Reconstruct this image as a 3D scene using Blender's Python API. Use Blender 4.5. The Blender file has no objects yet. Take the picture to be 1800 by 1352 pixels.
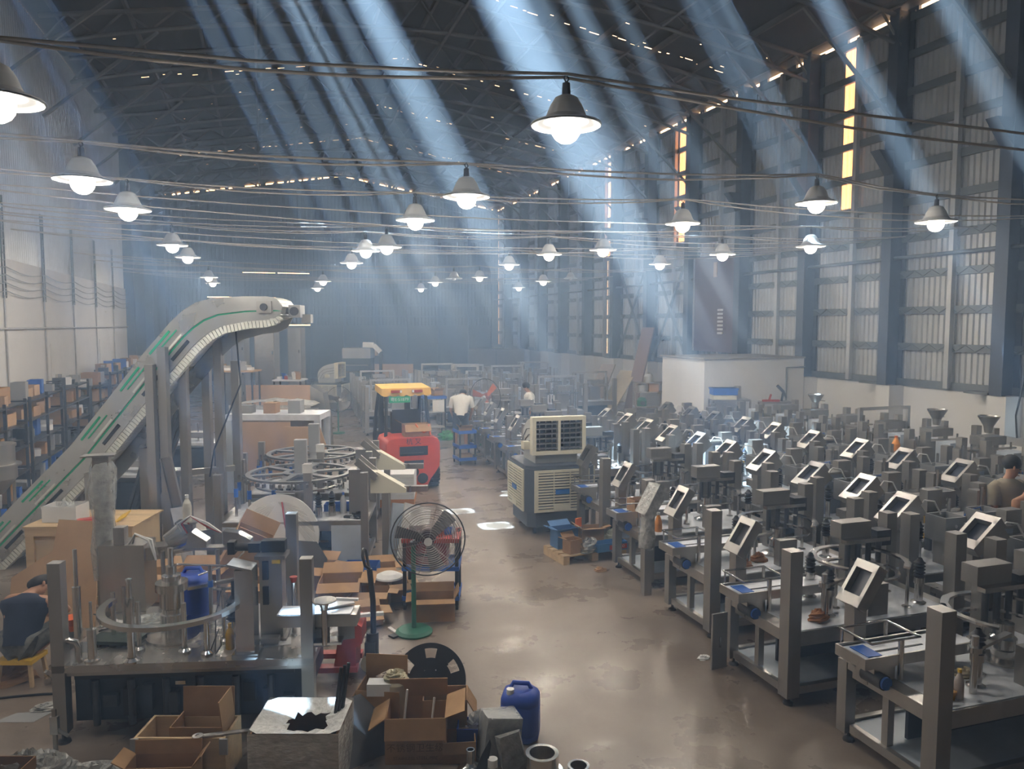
import bpy, math, random
from mathutils import Vector, Matrix, Euler
from math import sin, cos, pi, radians
random.seed(7)
SC = bpy.context.scene
COL = SC.collection
# ------------------------------------------------------------------ camera
F = 1350.0; H = 3.4
PITCH = math.atan(106.0 / F)
YAW = math.atan(438.0 / F * cos(PITCH))
CR = Vector((cos(YAW), -sin(YAW), 0))
CF = Vector((sin(YAW) * cos(PITCH), cos(YAW) * cos(PITCH), -sin(PITCH)))
CU = Vector((sin(YAW) * sin(PITCH), cos(YAW) * sin(PITCH), cos(PITCH)))
CAM = Vector((0, 0, H))
cd = bpy.data.cameras.new('camera'); cam = bpy.data.objects.new('camera', cd); COL.objects.link(cam)
cd.sensor_width = 36.0; cd.lens = F / 1800 * 36.0; cd.clip_end = 300; cd.clip_start = 0.05
cam.matrix_world = Matrix(((CR.x, CU.x, -CF.x, CAM.x), (CR.y, CU.y, -CF.y, CAM.y), (CR.z, CU.z, -CF.z, CAM.z), (0, 0, 0, 1)))
SC.camera = cam
# ------------------------------------------------------------------ world, sun, exposure
w = bpy.data.worlds.new('sky'); SC.world = w; w.use_nodes = True
w.cycles.sampling_method = 'NONE'; wb = w.node_tree.nodes['Background']; wb.inputs[0].default_value = (1.0, 0.66, 0.42, 1); wb.inputs[1].default_value = 6.0
SUN_DIR = (CR * 0.458 - CU * 0.889).normalized()
SUN_E = 1200.0; SUN_BACK = 20.0   # the sun reaches the hall only through openings in the roof: one narrow beam per opening (made with the roof)
LAMP_POWER = 430.0
vs = SC.view_settings; vs.view_transform = 'Standard'; vs.look = 'None'; vs.gamma = 1.0; vs.exposure = 0.42; vs.use_curve_mapping = False
cy = SC.cycles
cy.max_bounces = 5; cy.diffuse_bounces = 3; cy.glossy_bounces = 3; cy.transmission_bounces = 4; cy.volume_bounces = 0; cy.transparent_max_bounces = 12
cy.use_denoising = True; cy.sample_clamp_indirect = 4.0; cy.caustics_reflective = False; cy.caustics_refractive = False
cy.use_light_tree = True; cy.use_adaptive_sampling = True; cy.adaptive_threshold = 0.11; cy.adaptive_min_samples = 20

# ------------------------------------------------------------------ pixels to points
def ray(px, py):
    return (CF * F + CR * (px - 900.0) + CU * (676.0 - py)).normalized()
def onz(px, py, z=0.0):
    d = ray(px, py); t = (z - H) / d.z
    return CAM + d * t
def onx(px, py, x):
    d = ray(px, py); return CAM + d * (x / d.x)
def ony(px, py, y):
    d = ray(px, py); return CAM + d * (y / d.y)
def atd(px, py, zc):
    d = ray(px, py); return CAM + d * (zc / d.dot(CF))

# ------------------------------------------------------------------ materials
MATS = {}
def mat(name, rgb, rough=0.6, metal=0.0, var=0.12, scale=6.0, bump=0.0, emit=0.0, spec=0.5, stretch=None, alpha=1.0, trans=0.0, rvar=0.0):
    if name in MATS: return MATS[name]
    m = bpy.data.materials.new(name); m.use_nodes = True
    nt = m.node_tree; n = nt.nodes; b = n['Principled BSDF']; L = nt.links.new
    b.inputs['Base Color'].default_value = (*rgb, 1)
    b.inputs['Roughness'].default_value = rough; b.inputs['Metallic'].default_value = metal
    b.inputs['Specular IOR Level'].default_value = spec
    if alpha < 1: b.inputs['Alpha'].default_value = alpha
    if trans > 0: b.inputs['Transmission Weight'].default_value = trans
    if var > 0 or bump > 0 or rvar > 0:
        tc = n.new('ShaderNodeTexCoord'); src = tc.outputs['Object']
        if stretch:
            mp = n.new('ShaderNodeMapping'); mp.inputs['Scale'].default_value = stretch; L(src, mp.inputs[0]); src = mp.outputs[0]
        nz = n.new('ShaderNodeTexNoise'); nz.inputs['Scale'].default_value = scale; nz.inputs['Detail'].default_value = 4; nz.inputs['Roughness'].default_value = 0.6
        L(src, nz.inputs['Vector'])
        cr = n.new('ShaderNodeValToRGB')
        cr.color_ramp.elements[0].position = 0.3; cr.color_ramp.elements[1].position = 0.7
        cr.color_ramp.elements[0].color = (*[c * (1 - var) for c in rgb], 1)
        cr.color_ramp.elements[1].color = (*[min(1, c * (1 + var)) for c in rgb], 1)
        L(nz.outputs['Fac'], cr.inputs[0]); L(cr.outputs[0], b.inputs['Base Color'])
        if rvar > 0:
            mr = n.new('ShaderNodeMapRange'); mr.inputs[1].default_value = 0.3; mr.inputs[2].default_value = 0.7
            mr.inputs[3].default_value = max(0.03, rough - rvar); mr.inputs[4].default_value = rough + rvar
            L(nz.outputs['Fac'], mr.inputs[0]); L(mr.outputs[0], b.inputs['Roughness'])
        if bump > 0:
            bp = n.new('ShaderNodeBump'); bp.inputs['Strength'].default_value = bump; bp.inputs['Distance'].default_value = 0.03
            L(nz.outputs['Fac'], bp.inputs['Height']); L(bp.outputs[0], b.inputs['Normal'])
    if emit > 0:
        b.inputs['Emission Color'].default_value = (*rgb, 1); b.inputs['Emission Strength'].default_value = emit
    MATS[name] = m
    return m
STEEL = mat('stainless steel', (0.44, 0.425, 0.40), 0.34, 0.92, 0.14, 3.0, rvar=0.08, stretch=(1, 1, 0.15))
STEELD = mat('brushed steel post', (0.36, 0.345, 0.325), 0.42, 0.8, 0.14, 2.5, rvar=0.06, stretch=(1, 1, 0.12))
STEELB = mat('polished steel', (0.62, 0.60, 0.57), 0.2, 1.0, 0.08, 4.0, rvar=0.06)
FILM = mat('protective film', (0.68, 0.72, 0.78), 0.38, 0.15, 0.2, 4.0, rvar=0.1)
FILMB = mat('pale blue film', (0.5, 0.56, 0.63), 0.35, 0.1, 0.12, 3.0)
NAVY = mat('navy paint', (0.022, 0.03, 0.05), 0.45, 0.0, 0.25, 5.0)  # dark navy coat for inner panels, bodies, vents and screens
BLACK = mat('black rubber', (0.012, 0.012, 0.014), 0.5, 0.0, 0.2, 9.0)
DARKM = mat('dark machine steel', (0.07, 0.072, 0.08), 0.4, 0.6, 0.3, 7.0)
GREYB = mat('grey painted box', (0.33, 0.335, 0.34), 0.5, 0.2, 0.08, 4.0)
ALU = mat('aluminium', (0.6, 0.6, 0.6), 0.32, 0.9, 0.1, 6.0)
CARD = mat('cardboard', (0.37, 0.225, 0.115), 0.85, 0.0, 0.14, 4.0, spec=0.2)
CARDL = mat('light cardboard', (0.47, 0.31, 0.18), 0.85, 0.0, 0.12, 3.0, spec=0.2)
CARDD = mat('dark cardboard', (0.22, 0.125, 0.06), 0.85, 0.0, 0.16, 4.0, spec=0.2)
PLY = mat('plywood', (0.56, 0.37, 0.23), 0.7, 0.0, 0.12, 2.0, spec=0.25, stretch=(1, 1, 0.25))
WOOD = mat('pale pine', (0.52, 0.38, 0.22), 0.7, 0.0, 0.18, 3.0, spec=0.25, stretch=(0.4, 4, 4))
BLUE = mat('blue plastic', (0.02, 0.07, 0.42), 0.42, 0.0, 0.1, 4.0)
BLUEP = mat('blue paint', (0.03, 0.13, 0.5), 0.45, 0.0, 0.15, 6.0)
RED = mat('red paint', (0.42, 0.055, 0.035), 0.45, 0.0, 0.15, 6.0)
WHITE = mat('white plastic', (0.7, 0.7, 0.68), 0.5, 0.0, 0.06, 5.0)
CREAM = mat('cream plastic', (0.66, 0.63, 0.50), 0.5, 0.0, 0.06, 5.0)
GREEN = mat('green paint', (0.03, 0.16, 0.10), 0.45, 0.0, 0.15, 6.0)
GREENL = mat('green strip', (0.0, 0.36, 0.17), 0.4, 0.0, 0.1, 5.0)
ORANGE = mat('orange plastic', (0.75, 0.16, 0.02), 0.5, 0.0, 0.1, 5.0)
YELLOW = mat('yellow paint', (0.72, 0.45, 0.03), 0.5, 0.0, 0.1, 5.0)
PAPER = mat('paper', (0.72, 0.72, 0.72), 0.8, 0.0, 0.06, 5.0)
SKIN = mat('skin', (0.42, 0.22, 0.13), 0.55, 0.0, 0.08, 5.0)
HAIR = mat('black hair', (0.012, 0.01, 0.01), 0.6, 0.0, 0.2, 30.0, bump=0.3)
WRAP = mat('crinkled clear film', (0.62, 0.64, 0.62), 0.16, 0.0, 0.25, 14.0, bump=0.9, alpha=0.42, spec=0.9)
WRAPD = mat('crumpled film', (0.40, 0.40, 0.38), 0.22, 0.0, 0.35, 14.0, bump=0.9, spec=0.9)
TRANSP = mat('clear plastic', (0.8, 0.8, 0.8), 0.12, 0.0, 0.0, alpha=0.45)
AMBER = mat('amber liquid', (0.75, 0.28, 0.03), 0.2, 0.0, 0.05, 4.0)

# ------------------------------------------------------------------ mesh builder
class MB:
    def __init__(self): self.v = []; self.f = []; self.s = []
    def add(self, vs_, fs, smooth=False):
        o = len(self.v); self.v += [tuple(p) for p in vs_]
        self.f += [tuple(i + o for i in q) for q in fs]; self.s += [smooth] * len(fs); return self
    def hexa(self, p):
        return self.add(p, [(0, 3, 2, 1), (4, 5, 6, 7), (0, 1, 5, 4), (1, 2, 6, 5), (2, 3, 7, 6), (3, 0, 4, 7)])
    def box(self, x0, x1, y0, y1, z0, z1):
        return self.hexa([(x0, y0, z0), (x1, y0, z0), (x1, y1, z0), (x0, y1, z0), (x0, y0, z1), (x1, y0, z1), (x1, y1, z1), (x0, y1, z1)])
    def bc(self, c, s, rz=0.0, rot=None):
        M = rot if rot is not None else Matrix.Rotation(rz, 3, 'Z')
        c = Vector(c); hx, hy, hz = s[0] / 2, s[1] / 2, s[2] / 2
        return self.hexa([c + M @ Vector(q) for q in ((-hx, -hy, -hz), (hx, -hy, -hz), (hx, hy, -hz), (-hx, hy, -hz), (-hx, -hy, hz), (hx, -hy, hz), (hx, hy, hz), (-hx, hy, hz))])
    def bar(self, a, b, w, t=None, up=(0, 0, 1)):
        a = Vector(a); b = Vector(b); t = t or w; d = (b - a).normalized(); u = Vector(up)
        if abs(d.dot(u)) > 0.98: u = Vector((0, 1, 0))
        s = d.cross(u).normalized() * (w / 2); n = s.cross(d).normalized() * (t / 2)
        return self.hexa([a - s - n, a + s - n, a + s + n, a - s + n, b - s - n, b + s - n, b + s + n, b - s + n])
    def cyl(self, a, b, r0, r1=None, n=12, cap=True):
        a = Vector(a); b = Vector(b); r1 = r0 if r1 is None else r1; d = (b - a).normalized()
        u = d.orthogonal().normalized(); w_ = d.cross(u)
        ra = [a + (u * cos(2 * pi * i / n) + w_ * sin(2 * pi * i / n)) * r0 for i in range(n)]
        rb = [b + (u * cos(2 * pi * i / n) + w_ * sin(2 * pi * i / n)) * r1 for i in range(n)]
        self.add(ra + rb, [(i, (i + 1) % n, n + (i + 1) % n, n + i) for i in range(n)], True)
        if cap:
            if r0 > 1e-5: self.add(ra, [tuple(reversed(range(n)))])
            if r1 > 1e-5: self.add(rb, [tuple(range(n))])
        return self
    def lathe(self, prof, c=(0, 0, 0), n=20, ax='Z', smooth=True):
        c = Vector(c); k = len(prof)
        def ring(r, z):
            out = []
            for i in range(n):
                t = 2 * pi * i / n
                p = (r * cos(t), r * sin(t), z) if ax == 'Z' else ((z, r * cos(t), r * sin(t)) if ax == 'X' else (r * sin(t), z, r * cos(t)))
                out.append(c + Vector(p))
            return out
        for (r0, z0), (r1, z1) in zip(prof, prof[1:]):   # every step of the profile keeps its edge
            self.add(ring(r0, z0) + ring(r1, z1), [(i, (i + 1) % n, n + (i + 1) % n, n + i) for i in range(n)], smooth)
        return self
    def tube(self, path, r, n=6, closed=False, cap=True):
        P = [Vector(p) for p in path]; m = len(P); rings = []; prev = None
        for i, p in enumerate(P):
            if closed: d = P[(i + 1) % m] - P[i - 1]
            else: d = (P[min(i + 1, m - 1)] - P[max(i - 1, 0)])
            d = d.normalized() if d.length > 1e-9 else Vector((0, 0, 1))
            if prev is None: u = d.orthogonal().normalized()
            else:
                u = prev - d * prev.dot(d); u = u.normalized() if u.length > 1e-6 else d.orthogonal().normalized()
            prev = u; w_ = d.cross(u); rr = r[i] if isinstance(r, (list, tuple)) else r
            rings.append([p + (u * cos(2 * pi * k / n) + w_ * sin(2 * pi * k / n)) * rr for k in range(n)])
        vs_ = [q for R in rings for q in R]
        fs = [(j * n + i, j * n + (i + 1) % n, ((j + 1) % m) * n + (i + 1) % n, ((j + 1) % m) * n + i) for j in range(m if closed else m - 1) for i in range(n)]
        self.add(vs_, fs, n > 4)
        if cap and not closed:
            self.add(rings[0], [tuple(reversed(range(n)))]); self.add(rings[-1], [tuple(range(n))])
        return self
    def prism(self, poly, t0, t1, M=None, smooth=False):
        M = M or Matrix.Identity(4); n = len(poly)
        a = [M @ Vector((x, y, t0)) for x, y in poly]; b = [M @ Vector((x, y, t1)) for x, y in poly]
        self.add(a + b, [(i, (i + 1) % n, n + (i + 1) % n, n + i) for i in range(n)], smooth)
        self.add(a, [tuple(reversed(range(n)))]); self.add(b, [tuple(range(n))]); return self
    def ball(self, c, r, nu=12, nv=8, sq=(1, 1, 1)):
        c = Vector(c); vs_ = [c + Vector((0, 0, -r * sq[2]))]
        for j in range(1, nv):
            t = -pi / 2 + pi * j / nv
            for i in range(nu):
                a = 2 * pi * i / nu; vs_.append(c + Vector((r * cos(t) * cos(a) * sq[0], r * cos(t) * sin(a) * sq[1], r * sin(t) * sq[2])))
        vs_.append(c + Vector((0, 0, r * sq[2]))); top = len(vs_) - 1
        fs = [(0, 1 + (i + 1) % nu, 1 + i) for i in range(nu)]
        for j in range(nv - 2):
            fs += [(1 + j * nu + i, 1 + j * nu + (i + 1) % nu, 1 + (j + 1) * nu + (i + 1) % nu, 1 + (j + 1) * nu + i) for i in range(nu)]
        fs += [(1 + (nv - 2) * nu + i, 1 + (nv - 2) * nu + (i + 1) % nu, top) for i in range(nu)]
        return self.add(vs_, fs, True)
    def xf(self, M):
        self.v = [tuple(M @ Vector(p)) for p in self.v]; return self
    def jitter(self, a, seed=1):
        r = random.Random(seed); self.v = [tuple(c + r.uniform(-a, a) for c in p) for p in self.v]; return self
    def build(self, name, m, parent=None, loc=None, rz=None):
        me = bpy.data.meshes.new(name); me.from_pydata(self.v, [], self.f); me.polygons.foreach_set('use_smooth', self.s)
        me.materials.append(m); me.update()
        o = bpy.data.objects.new(name, me); COL.objects.link(o)
        if parent is not None: o.parent = parent
        if loc is not None: o.location = loc
        if rz is not None: o.rotation_euler = (0, 0, rz)
        return o
def tag(o, label=None, cat=None, group=None, kind=None):
    if label: o['label'] = label
    if cat: o['category'] = cat
    if group: o['group'] = group
    if kind: o['kind'] = kind
    return o
def thing(name, label, cat, loc=(0, 0, 0), rz=0.0, group=None):
    o = bpy.data.objects.new(name, None); COL.objects.link(o); o.empty_display_size = 0.1
    o.location = loc; o.rotation_euler = (0, 0, rz); return tag(o, label, cat, group)
def dup(root, loc, rz=0.0, label=None, scale=None):
    r = root.copy(); COL.objects.link(r); r.location = loc; r.rotation_euler = (0, 0, rz)
    if scale: r.scale = scale
    if label: r['label'] = label
    for ch in root.children:
        c = ch.copy(); COL.objects.link(c); c.parent = r
        for g in ch.children:
            d = g.copy(); COL.objects.link(d); d.parent = c
    return r
ORD = ['first', 'second', 'third', 'fourth', 'fifth', 'sixth', 'seventh', 'eighth', 'ninth', 'tenth', 'eleventh', 'twelfth', 'thirteenth', 'fourteenth', 'fifteenth', 'sixteenth', 'seventeenth', 'eighteenth', 'nineteenth', 'twentieth', 'twenty-first', 'twenty-second', 'twenty-third', 'twenty-fourth', 'twenty-fifth', 'twenty-sixth', 'twenty-seventh', 'twenty-eighth', 'twenty-ninth', 'thirtieth']
# ------------------------------------------------------------------ the hall shell
XL, XR, YN, YF = -5.2, 15.0, -6.0, 49.4
EAVE, RIDGE = 10.97, 12.65
XM = (XL + XR) / 2
def roofz(x): return EAVE + (RIDGE - EAVE) * (1 - abs(x - XM) / (XR - XM))
BAY = 3.112
COLY = [12.09 + BAY * k for k in range(-5, 13)]
def concrete():
    m = bpy.data.materials.new('worn concrete floor'); m.use_nodes = True; nt = m.node_tree; n = nt.nodes; L = nt.links.new; b = n['Principled BSDF']
    tc = n.new('ShaderNodeTexCoord')
    def noise(s, det, st=None):
        z = n.new('ShaderNodeTexNoise'); z.inputs['Scale'].default_value = s; z.inputs['Detail'].default_value = det; z.inputs['Roughness'].default_value = 0.62
        if st:
            mp = n.new('ShaderNodeMapping'); mp.inputs['Scale'].default_value = st; L(tc.outputs['Object'], mp.inputs[0]); L(mp.outputs[0], z.inputs['Vector'])
        else: L(tc.outputs['Object'], z.inputs['Vector'])
        return z
    a = noise(0.55, 5); c = noise(1.3, 9); e = noise(14, 3)
    r1 = n.new('ShaderNodeValToRGB'); r1.color_ramp.elements[0].position = 0.3; r1.color_ramp.elements[1].position = 0.72
    r1.color_ramp.elements[0].color = (0.165, 0.125, 0.095, 1); r1.color_ramp.elements[1].color = (0.30, 0.25, 0.205, 1); L(a.outputs['Fac'], r1.inputs[0])
    mx = n.new('ShaderNodeMix'); mx.data_type = 'RGBA'; mx.blend_type = 'MULTIPLY'; mx.inputs['Factor'].default_value = 0.75
    r2 = n.new('ShaderNodeValToRGB'); r2.color_ramp.elements[0].position = 0.3; r2.color_ramp.elements[1].position = 0.75
    r2.color_ramp.elements[0].color = (0.9, 0.9, 0.9, 1); r2.color_ramp.elements[1].color = (1, 1, 1, 1); L(c.outputs['Fac'], r2.inputs[0])
    L(r1.outputs[0], mx.inputs['A']); L(r2.outputs[0], mx.inputs['B']); L(mx.outputs['Result'], b.inputs['Base Color'])
    mr = n.new('ShaderNodeMapRange'); mr.inputs[1].default_value = 0.3; mr.inputs[2].default_value = 0.7; mr.inputs[3].default_value = 0.16; mr.inputs[4].default_value = 0.5
    L(c.outputs['Fac'], mr.inputs[0]); L(mr.outputs[0], b.inputs['Roughness'])
    bp = n.new('ShaderNodeBump'); bp.inputs['Strength'].default_value = 0.12; bp.inputs['Distance'].default_value = 0.02
    L(e.outputs['Fac'], bp.inputs['Height']); L(bp.outputs[0], b.inputs['Normal'])
    return m
tag(MB().box(XL - .3, XR + .3, YN, YF + .3, -0.2, 0).build('floor', concrete()), kind='structure')
WALLW = mat('white painted wall', (0.62, 0.62, 0.62), 0.8, 0.0, 0.06, 1.2, bump=0.05)
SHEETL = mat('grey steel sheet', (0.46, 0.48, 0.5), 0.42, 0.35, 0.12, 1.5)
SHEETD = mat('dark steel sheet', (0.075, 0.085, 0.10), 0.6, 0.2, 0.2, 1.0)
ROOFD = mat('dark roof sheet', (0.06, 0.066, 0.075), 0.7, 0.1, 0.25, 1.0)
COLM = mat('dark blue grey column paint', (0.06, 0.075, 0.105), 0.5, 0.2, 0.15, 1.5)
GIRT = mat('galvanised girt', (0.17, 0.19, 0.21), 0.5, 0.6, 0.15, 3.0)
TRUSSM = mat('grey truss paint', (0.16, 0.165, 0.17), 0.55, 0.3, 0.15, 3.0)
# translucent sheets in the right wall
TL = bpy.data.materials.new('translucent wall sheet'); TL.use_nodes = True
_n = TL.node_tree.nodes; _n.remove(_n['Principled BSDF']); _t = _n.new('ShaderNodeBsdfTranslucent'); _t.inputs[0].default_value = (0.95, 0.72, 0.58, 1)
_z = _n.new('ShaderNodeTexNoise'); _z.inputs['Scale'].default_value = 5; _c = _n.new('ShaderNodeValToRGB'); _c.color_ramp.elements[0].color = (.5, .3, .21, 1); _c.color_ramp.elements[1].color = (.68, .44, .33, 1)
TL.node_tree.links.new(_z.outputs[0], _c.inputs[0]); TL.node_tree.links.new(_c.outputs[0], _t.inputs[0])
TL.node_tree.links.new(_t.outputs[0], _n['Material Output'].inputs['Surface'])
def corr(mb, x, y0, y1, z0, z1, depth=0.035, pitch=0.16):
    """a ribbed sheet standing in the plane X = x"""
    n = max(1, round((y1 - y0) / pitch)); ys = []
    for i in range(n):
        a = y0 + (y1 - y0) * i / n; p = (y1 - y0) / n
        ys += [(a, 0), (a + p * .55, 0), (a + p * .7, depth), (a + p * .85, depth)]
    ys.append((y1, 0))
    vs_ = [(x + d, y, z0) for y, d in ys] + [(x + d, y, z1) for y, d in ys]; k = len(ys)
    return mb.add(vs_, [(i, i + 1, k + i + 1, k + i) for i in range(k - 1)])
# --- right wall
WT = 1.93
wr = tag(MB().box(XR, XR + .25, YN, YF, 0, WT).build('wall_right', WALLW), kind='structure')
strips = [(16.82, 17.42), (25.58, 26.05), (32.0, 32.3), (41.6, 41.9)]
WTOP = EAVE - 0.16
def wall_sheet(y0, y1):
    segs = []; y = y0
    for a, b in strips:
        if y0 <= a and b <= y1:
            segs += [(y, a, 0), (a, b, 1)]; y = b
    segs.append((y, y1, 0))
    for a, b, t in segs:
        if b - a < .02: continue
        if t:
            corr(MB(), XR + .05, a, b, WT, 6.5).build('wall_sheet', SHEETL, wr)
            corr(MB(), XR + .05, a, b, 6.5, WTOP).build('translucent_sheet', TL, wr)
        else: corr(MB(), XR + .05, a, b, WT, WTOP).build('wall_sheet', SHEETL, wr)
for k in range(len(COLY) - 1):
    y0 = COLY[k]; y1 = COLY[k + 1]; ym = (y0 + y1) / 2
    if y1 < 0: continue
    wall_sheet(y0, ym); wall_sheet(ym, y1)
    MB().box(XR - .16, XR - .04, ym - .06, ym + .06, WT, WTOP).build('mid_post', SHEETL, wr)
MB().box(XR, XR + .1, YN, COLY[3], WT, EAVE - .1).build('wall_sheet', SHEETL, wr)
for i in range(11):
    z = WT + .05 + .875 * i
    g = MB().box(XR - .05, XR + .045, YN, YF, z - .09, z + .09)
    if 1 <= i <= 4:
        for s in range(60):
            y = 8 + s * .5; g.bar((XR - .06, y, z - .07), (XR - .06, y + .25, z + .07), .02).bar((XR - .06, y + .25, z + .07), (XR - .06, y + .5, z - .07), .02)
    g.build('girt', GIRT, wr)
MB().tube([(XR - .25, y, 5.0) for y in (YN, YF)], .045, 8).build('pipe', GIRT, wr)
for k, y in enumerate(COLY):
    if y < -2: continue
    c = MB().box(XR - .5, XR - .46, y - .15, y + .15, 0 if y < 0 else WT - .02, EAVE - .1).box(XR - .04, XR, y - .15, y + .15, WT - .02, EAVE - .1).box(XR - .46, XR - .04, y - .02, y + .02, WT - .02, EAVE - .1)
    c = c.build('column', COLM, wr)
    MB().prism([(-.95, 0), (-.5, -.55), (-.5, 0)], -.14, .14, Matrix.Translation((XR, y, 7.55)) @ Matrix.Rotation(pi / 2, 4, 'X')).build('corbel', COLM, wr)
    MB().box(XR - .45, XR, y - .22, y + .22, 0, WT - .03).build('pier', WALLW, wr)
    MB().box(XR - .45, XR, y + .21, y + .8, WT - .03, WT + .02).build('ledge', GIRT, wr)
# eave blocks leaving a broken slit of daylight under the roof edge
r_ = random.Random(3); y = 4.0
while y < YF:
    l = r_.uniform(.15, .5); MB().box(XR + .02, XR + .1, y, y + l, WTOP - .02, EAVE + .1).build('eave_block', COLM, wr); y += l + r_.uniform(.35, 1.5)
for ya, yb in ((COLY[9], COLY[10]), (COLY[10], COLY[11])):
    MB().tube([(XR - .3, ya + .15, 2.0), (XR - .3, yb - .15, 6.2)], .05, 8).build('brace_rod', GIRT, wr)
    MB().tube([(XR - .22, yb - .15, 2.0), (XR - .22, ya + .15, 6.2)], .05, 8).build('brace_rod', GIRT, wr)
# purple sheet door with louvre between two columns
yd0, yd1 = COLY[8] + .2, COLY[9] - .2
PURP = mat('purple brown sheet', (0.12, 0.075, 0.095), 0.55, 0.1, 0.12, 1.5)
d1 = tag(MB().box(XR - .3, XR - .2, yd0, yd1, 2.46, 5.75).build('door_1', PURP), kind='structure')
for i in range(7): MB().bc((XR - .32, yd0 + .95, 3.1 + .13 * i), (.03, .3, .07)).build('louvre', WHITE, d1)
MB().box(XR - .33, XR - .3, yd1 - .1, yd1 - .02, 2.46, 5.75).build('door_frame', SHEETL, d1)
MB().box(XR - .33, XR - .3, yd0 + 1.2, yd0 + 1.4, 5.0, 5.5).build('notice', CARDL, d1)
# white masonry room standing against the right wall
XB, YB0, YB1, ZB = 11.29, 18.06, 20.35, 2.45
rm = tag(MB().box(XB, XR - .5, YB0, YB1, 0, ZB).build('wall_block', WALLW), kind='structure')
MB().box(XB - .06, XR - .5, YB0 - .06, YB1 + .06, ZB, ZB + .04).build('coping', mat('rough cement', (.3, .29, .27), .9, 0, .2, 5), rm)
rm2 = MB().tube([(13.9, YB0 - .03, 0), (13.9, YB0 - .03, 2.2), (14.5, YB0 - .03, 2.2)], .025, 6).build('conduit', GIRT, rm)
# --- left wall
PCON = mat('pale conduit', (.42, .42, .43), .6); LT = 4.8; YW = 34.2
wl = tag(MB().box(XL - .25, XL, YN, YW, 0, LT).build('wall_left', WALLW), kind='structure')
for k in range(0, 10):
    y0 = 3.2 + BAY * k
    corr(MB(), XL - .08, y0, y0 + BAY, LT, EAVE - .02).build('wall_sheet', SHEETL, wl)
    la = MB()
    for q in (-.09, .09): la.bar((XL + .05, y0 + q, 3.95), (XL + .05, y0 + q, 6.1), .03)
    for s in range(14): la.bar((XL + .05, y0 - .09, 4.0 + s * .15), (XL + .05, y0 + .09, 4.0 + s * .15), .025)
    la.build('cable_ladder', GIRT, wl)
    MB().tube([(XL + .03, y0 + .05, 0), (XL + .03, y0 + .05, 4.0)], .022, 6).build('conduit', PCON, wl)
    if k % 2 == 0: MB().box(XL, XL + .02, y0 + .5, y0 + 2.4, 0.2, 2.9).box(XL, XL + .021, y0 + .55, y0 + 2.35, .2, 2.85).build('wall_recess', WALLW, wl)
    for q in range(4):
        z = 4.1 + .17 * q
        MB().tube([(XL + .09, y0 + BAY * t / 6, z - .1 * sin(pi * t / 6)) for t in range(7)], .012, 4).build('cable', GIRT, wl)
MB().tube([(XL + .05, y, 3.3) for y in (0, YW)], .025, 6).build('conduit', PCON, wl)
MB().box(XL - .2, XL - .1, YN, 3.2, LT, EAVE).build('wall_sheet', SHEETL, wl)
for k in range(5):
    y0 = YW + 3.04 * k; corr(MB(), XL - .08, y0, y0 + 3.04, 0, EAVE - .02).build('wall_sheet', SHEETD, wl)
for y in (34.3, 40, 45): MB().box(XL - .06, XL + .3, y - .12, y + .12, 0, EAVE).build('column', COLM, wl)
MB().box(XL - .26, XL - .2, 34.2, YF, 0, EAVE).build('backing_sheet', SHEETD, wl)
# --- back wall, with thin bright joints between its sheets
wb_ = tag(MB().box(XL, XR, YF, YF + .1, 0, 3.32).build('wall_back', mat('dark grey board', (.085, .085, .09), .7, 0, .15, .8)), kind='structure')
def sheet_xz(x0, x1, z0, z1f0, z1f1, nm='wall_sheet'):
    mb = MB(); n = max(1, round((x1 - x0) / .22)); pts = []
    for i in range(n):
        a = x0 + (x1 - x0) * i / n; p = (x1 - x0) / n; pts += [(a, 0), (a + p * .55, 0), (a + p * .7, .04), (a + p * .85, .04)]
    pts.append((x1, 0)); k = len(pts)
    tz = lambda x: z1f0 + (z1f1 - z1f0) * (x - x0) / (x1 - x0)
    mb.add([(x, YF + d, z0) for x, d in pts] + [(x, YF + d, tz(x)) for x, d in pts], [(i, i + 1, k + i + 1, k + i) for i in range(k - 1)])
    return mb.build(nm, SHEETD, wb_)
nx = 10
for i in range(nx):
    x0 = XL + (XR - XL) * i / nx; x1 = XL + (XR - XL) * (i + 1) / nx
    gap = .05 if i in (1, 2, 3) else 0.0
    sheet_xz(x0, x1, 3.32 + gap, 5.0, 5.0); g2 = .04 if i in (1, 2) else 0.0
    sheet_xz(x0, x1, 5.0 + g2, 6.5, 6.5); g3 = .035 if i in (2, 3) else 0.0
    top0 = roofz(x0) - .12; top1 = roofz(x1) - .12
    sheet_xz(x0, x1, 6.5 + g3, top0, top1)
    MB().box(x0 - .08, x0 + .08, YF - .2, YF - .02, 0, roofz(x0) - .1).build('column', COLM, wb_)
    rr = random.Random(i); x = x0
    while x < x1:
        l = rr.uniform(.1, .35); MB().box(x, min(x + l, x1), YF + .02, YF + .08, roofz(x) - .2, roofz(x) + .04).build('gable_block', COLM, wb_); x += l + rr.uniform(.15, .6)
for z in (3.9, 4.6, 5.6, 7.2, 8.8): MB().box(XL, XR, YF - .09, YF - .02, z - .06, z + .06).build('girt', COLM, wb_)
tag(MB().box(XL - .25, XR + .25, YN - .1, YN, 0, RIDGE + .1).build('wall_near', WALLW), kind='structure')
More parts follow.
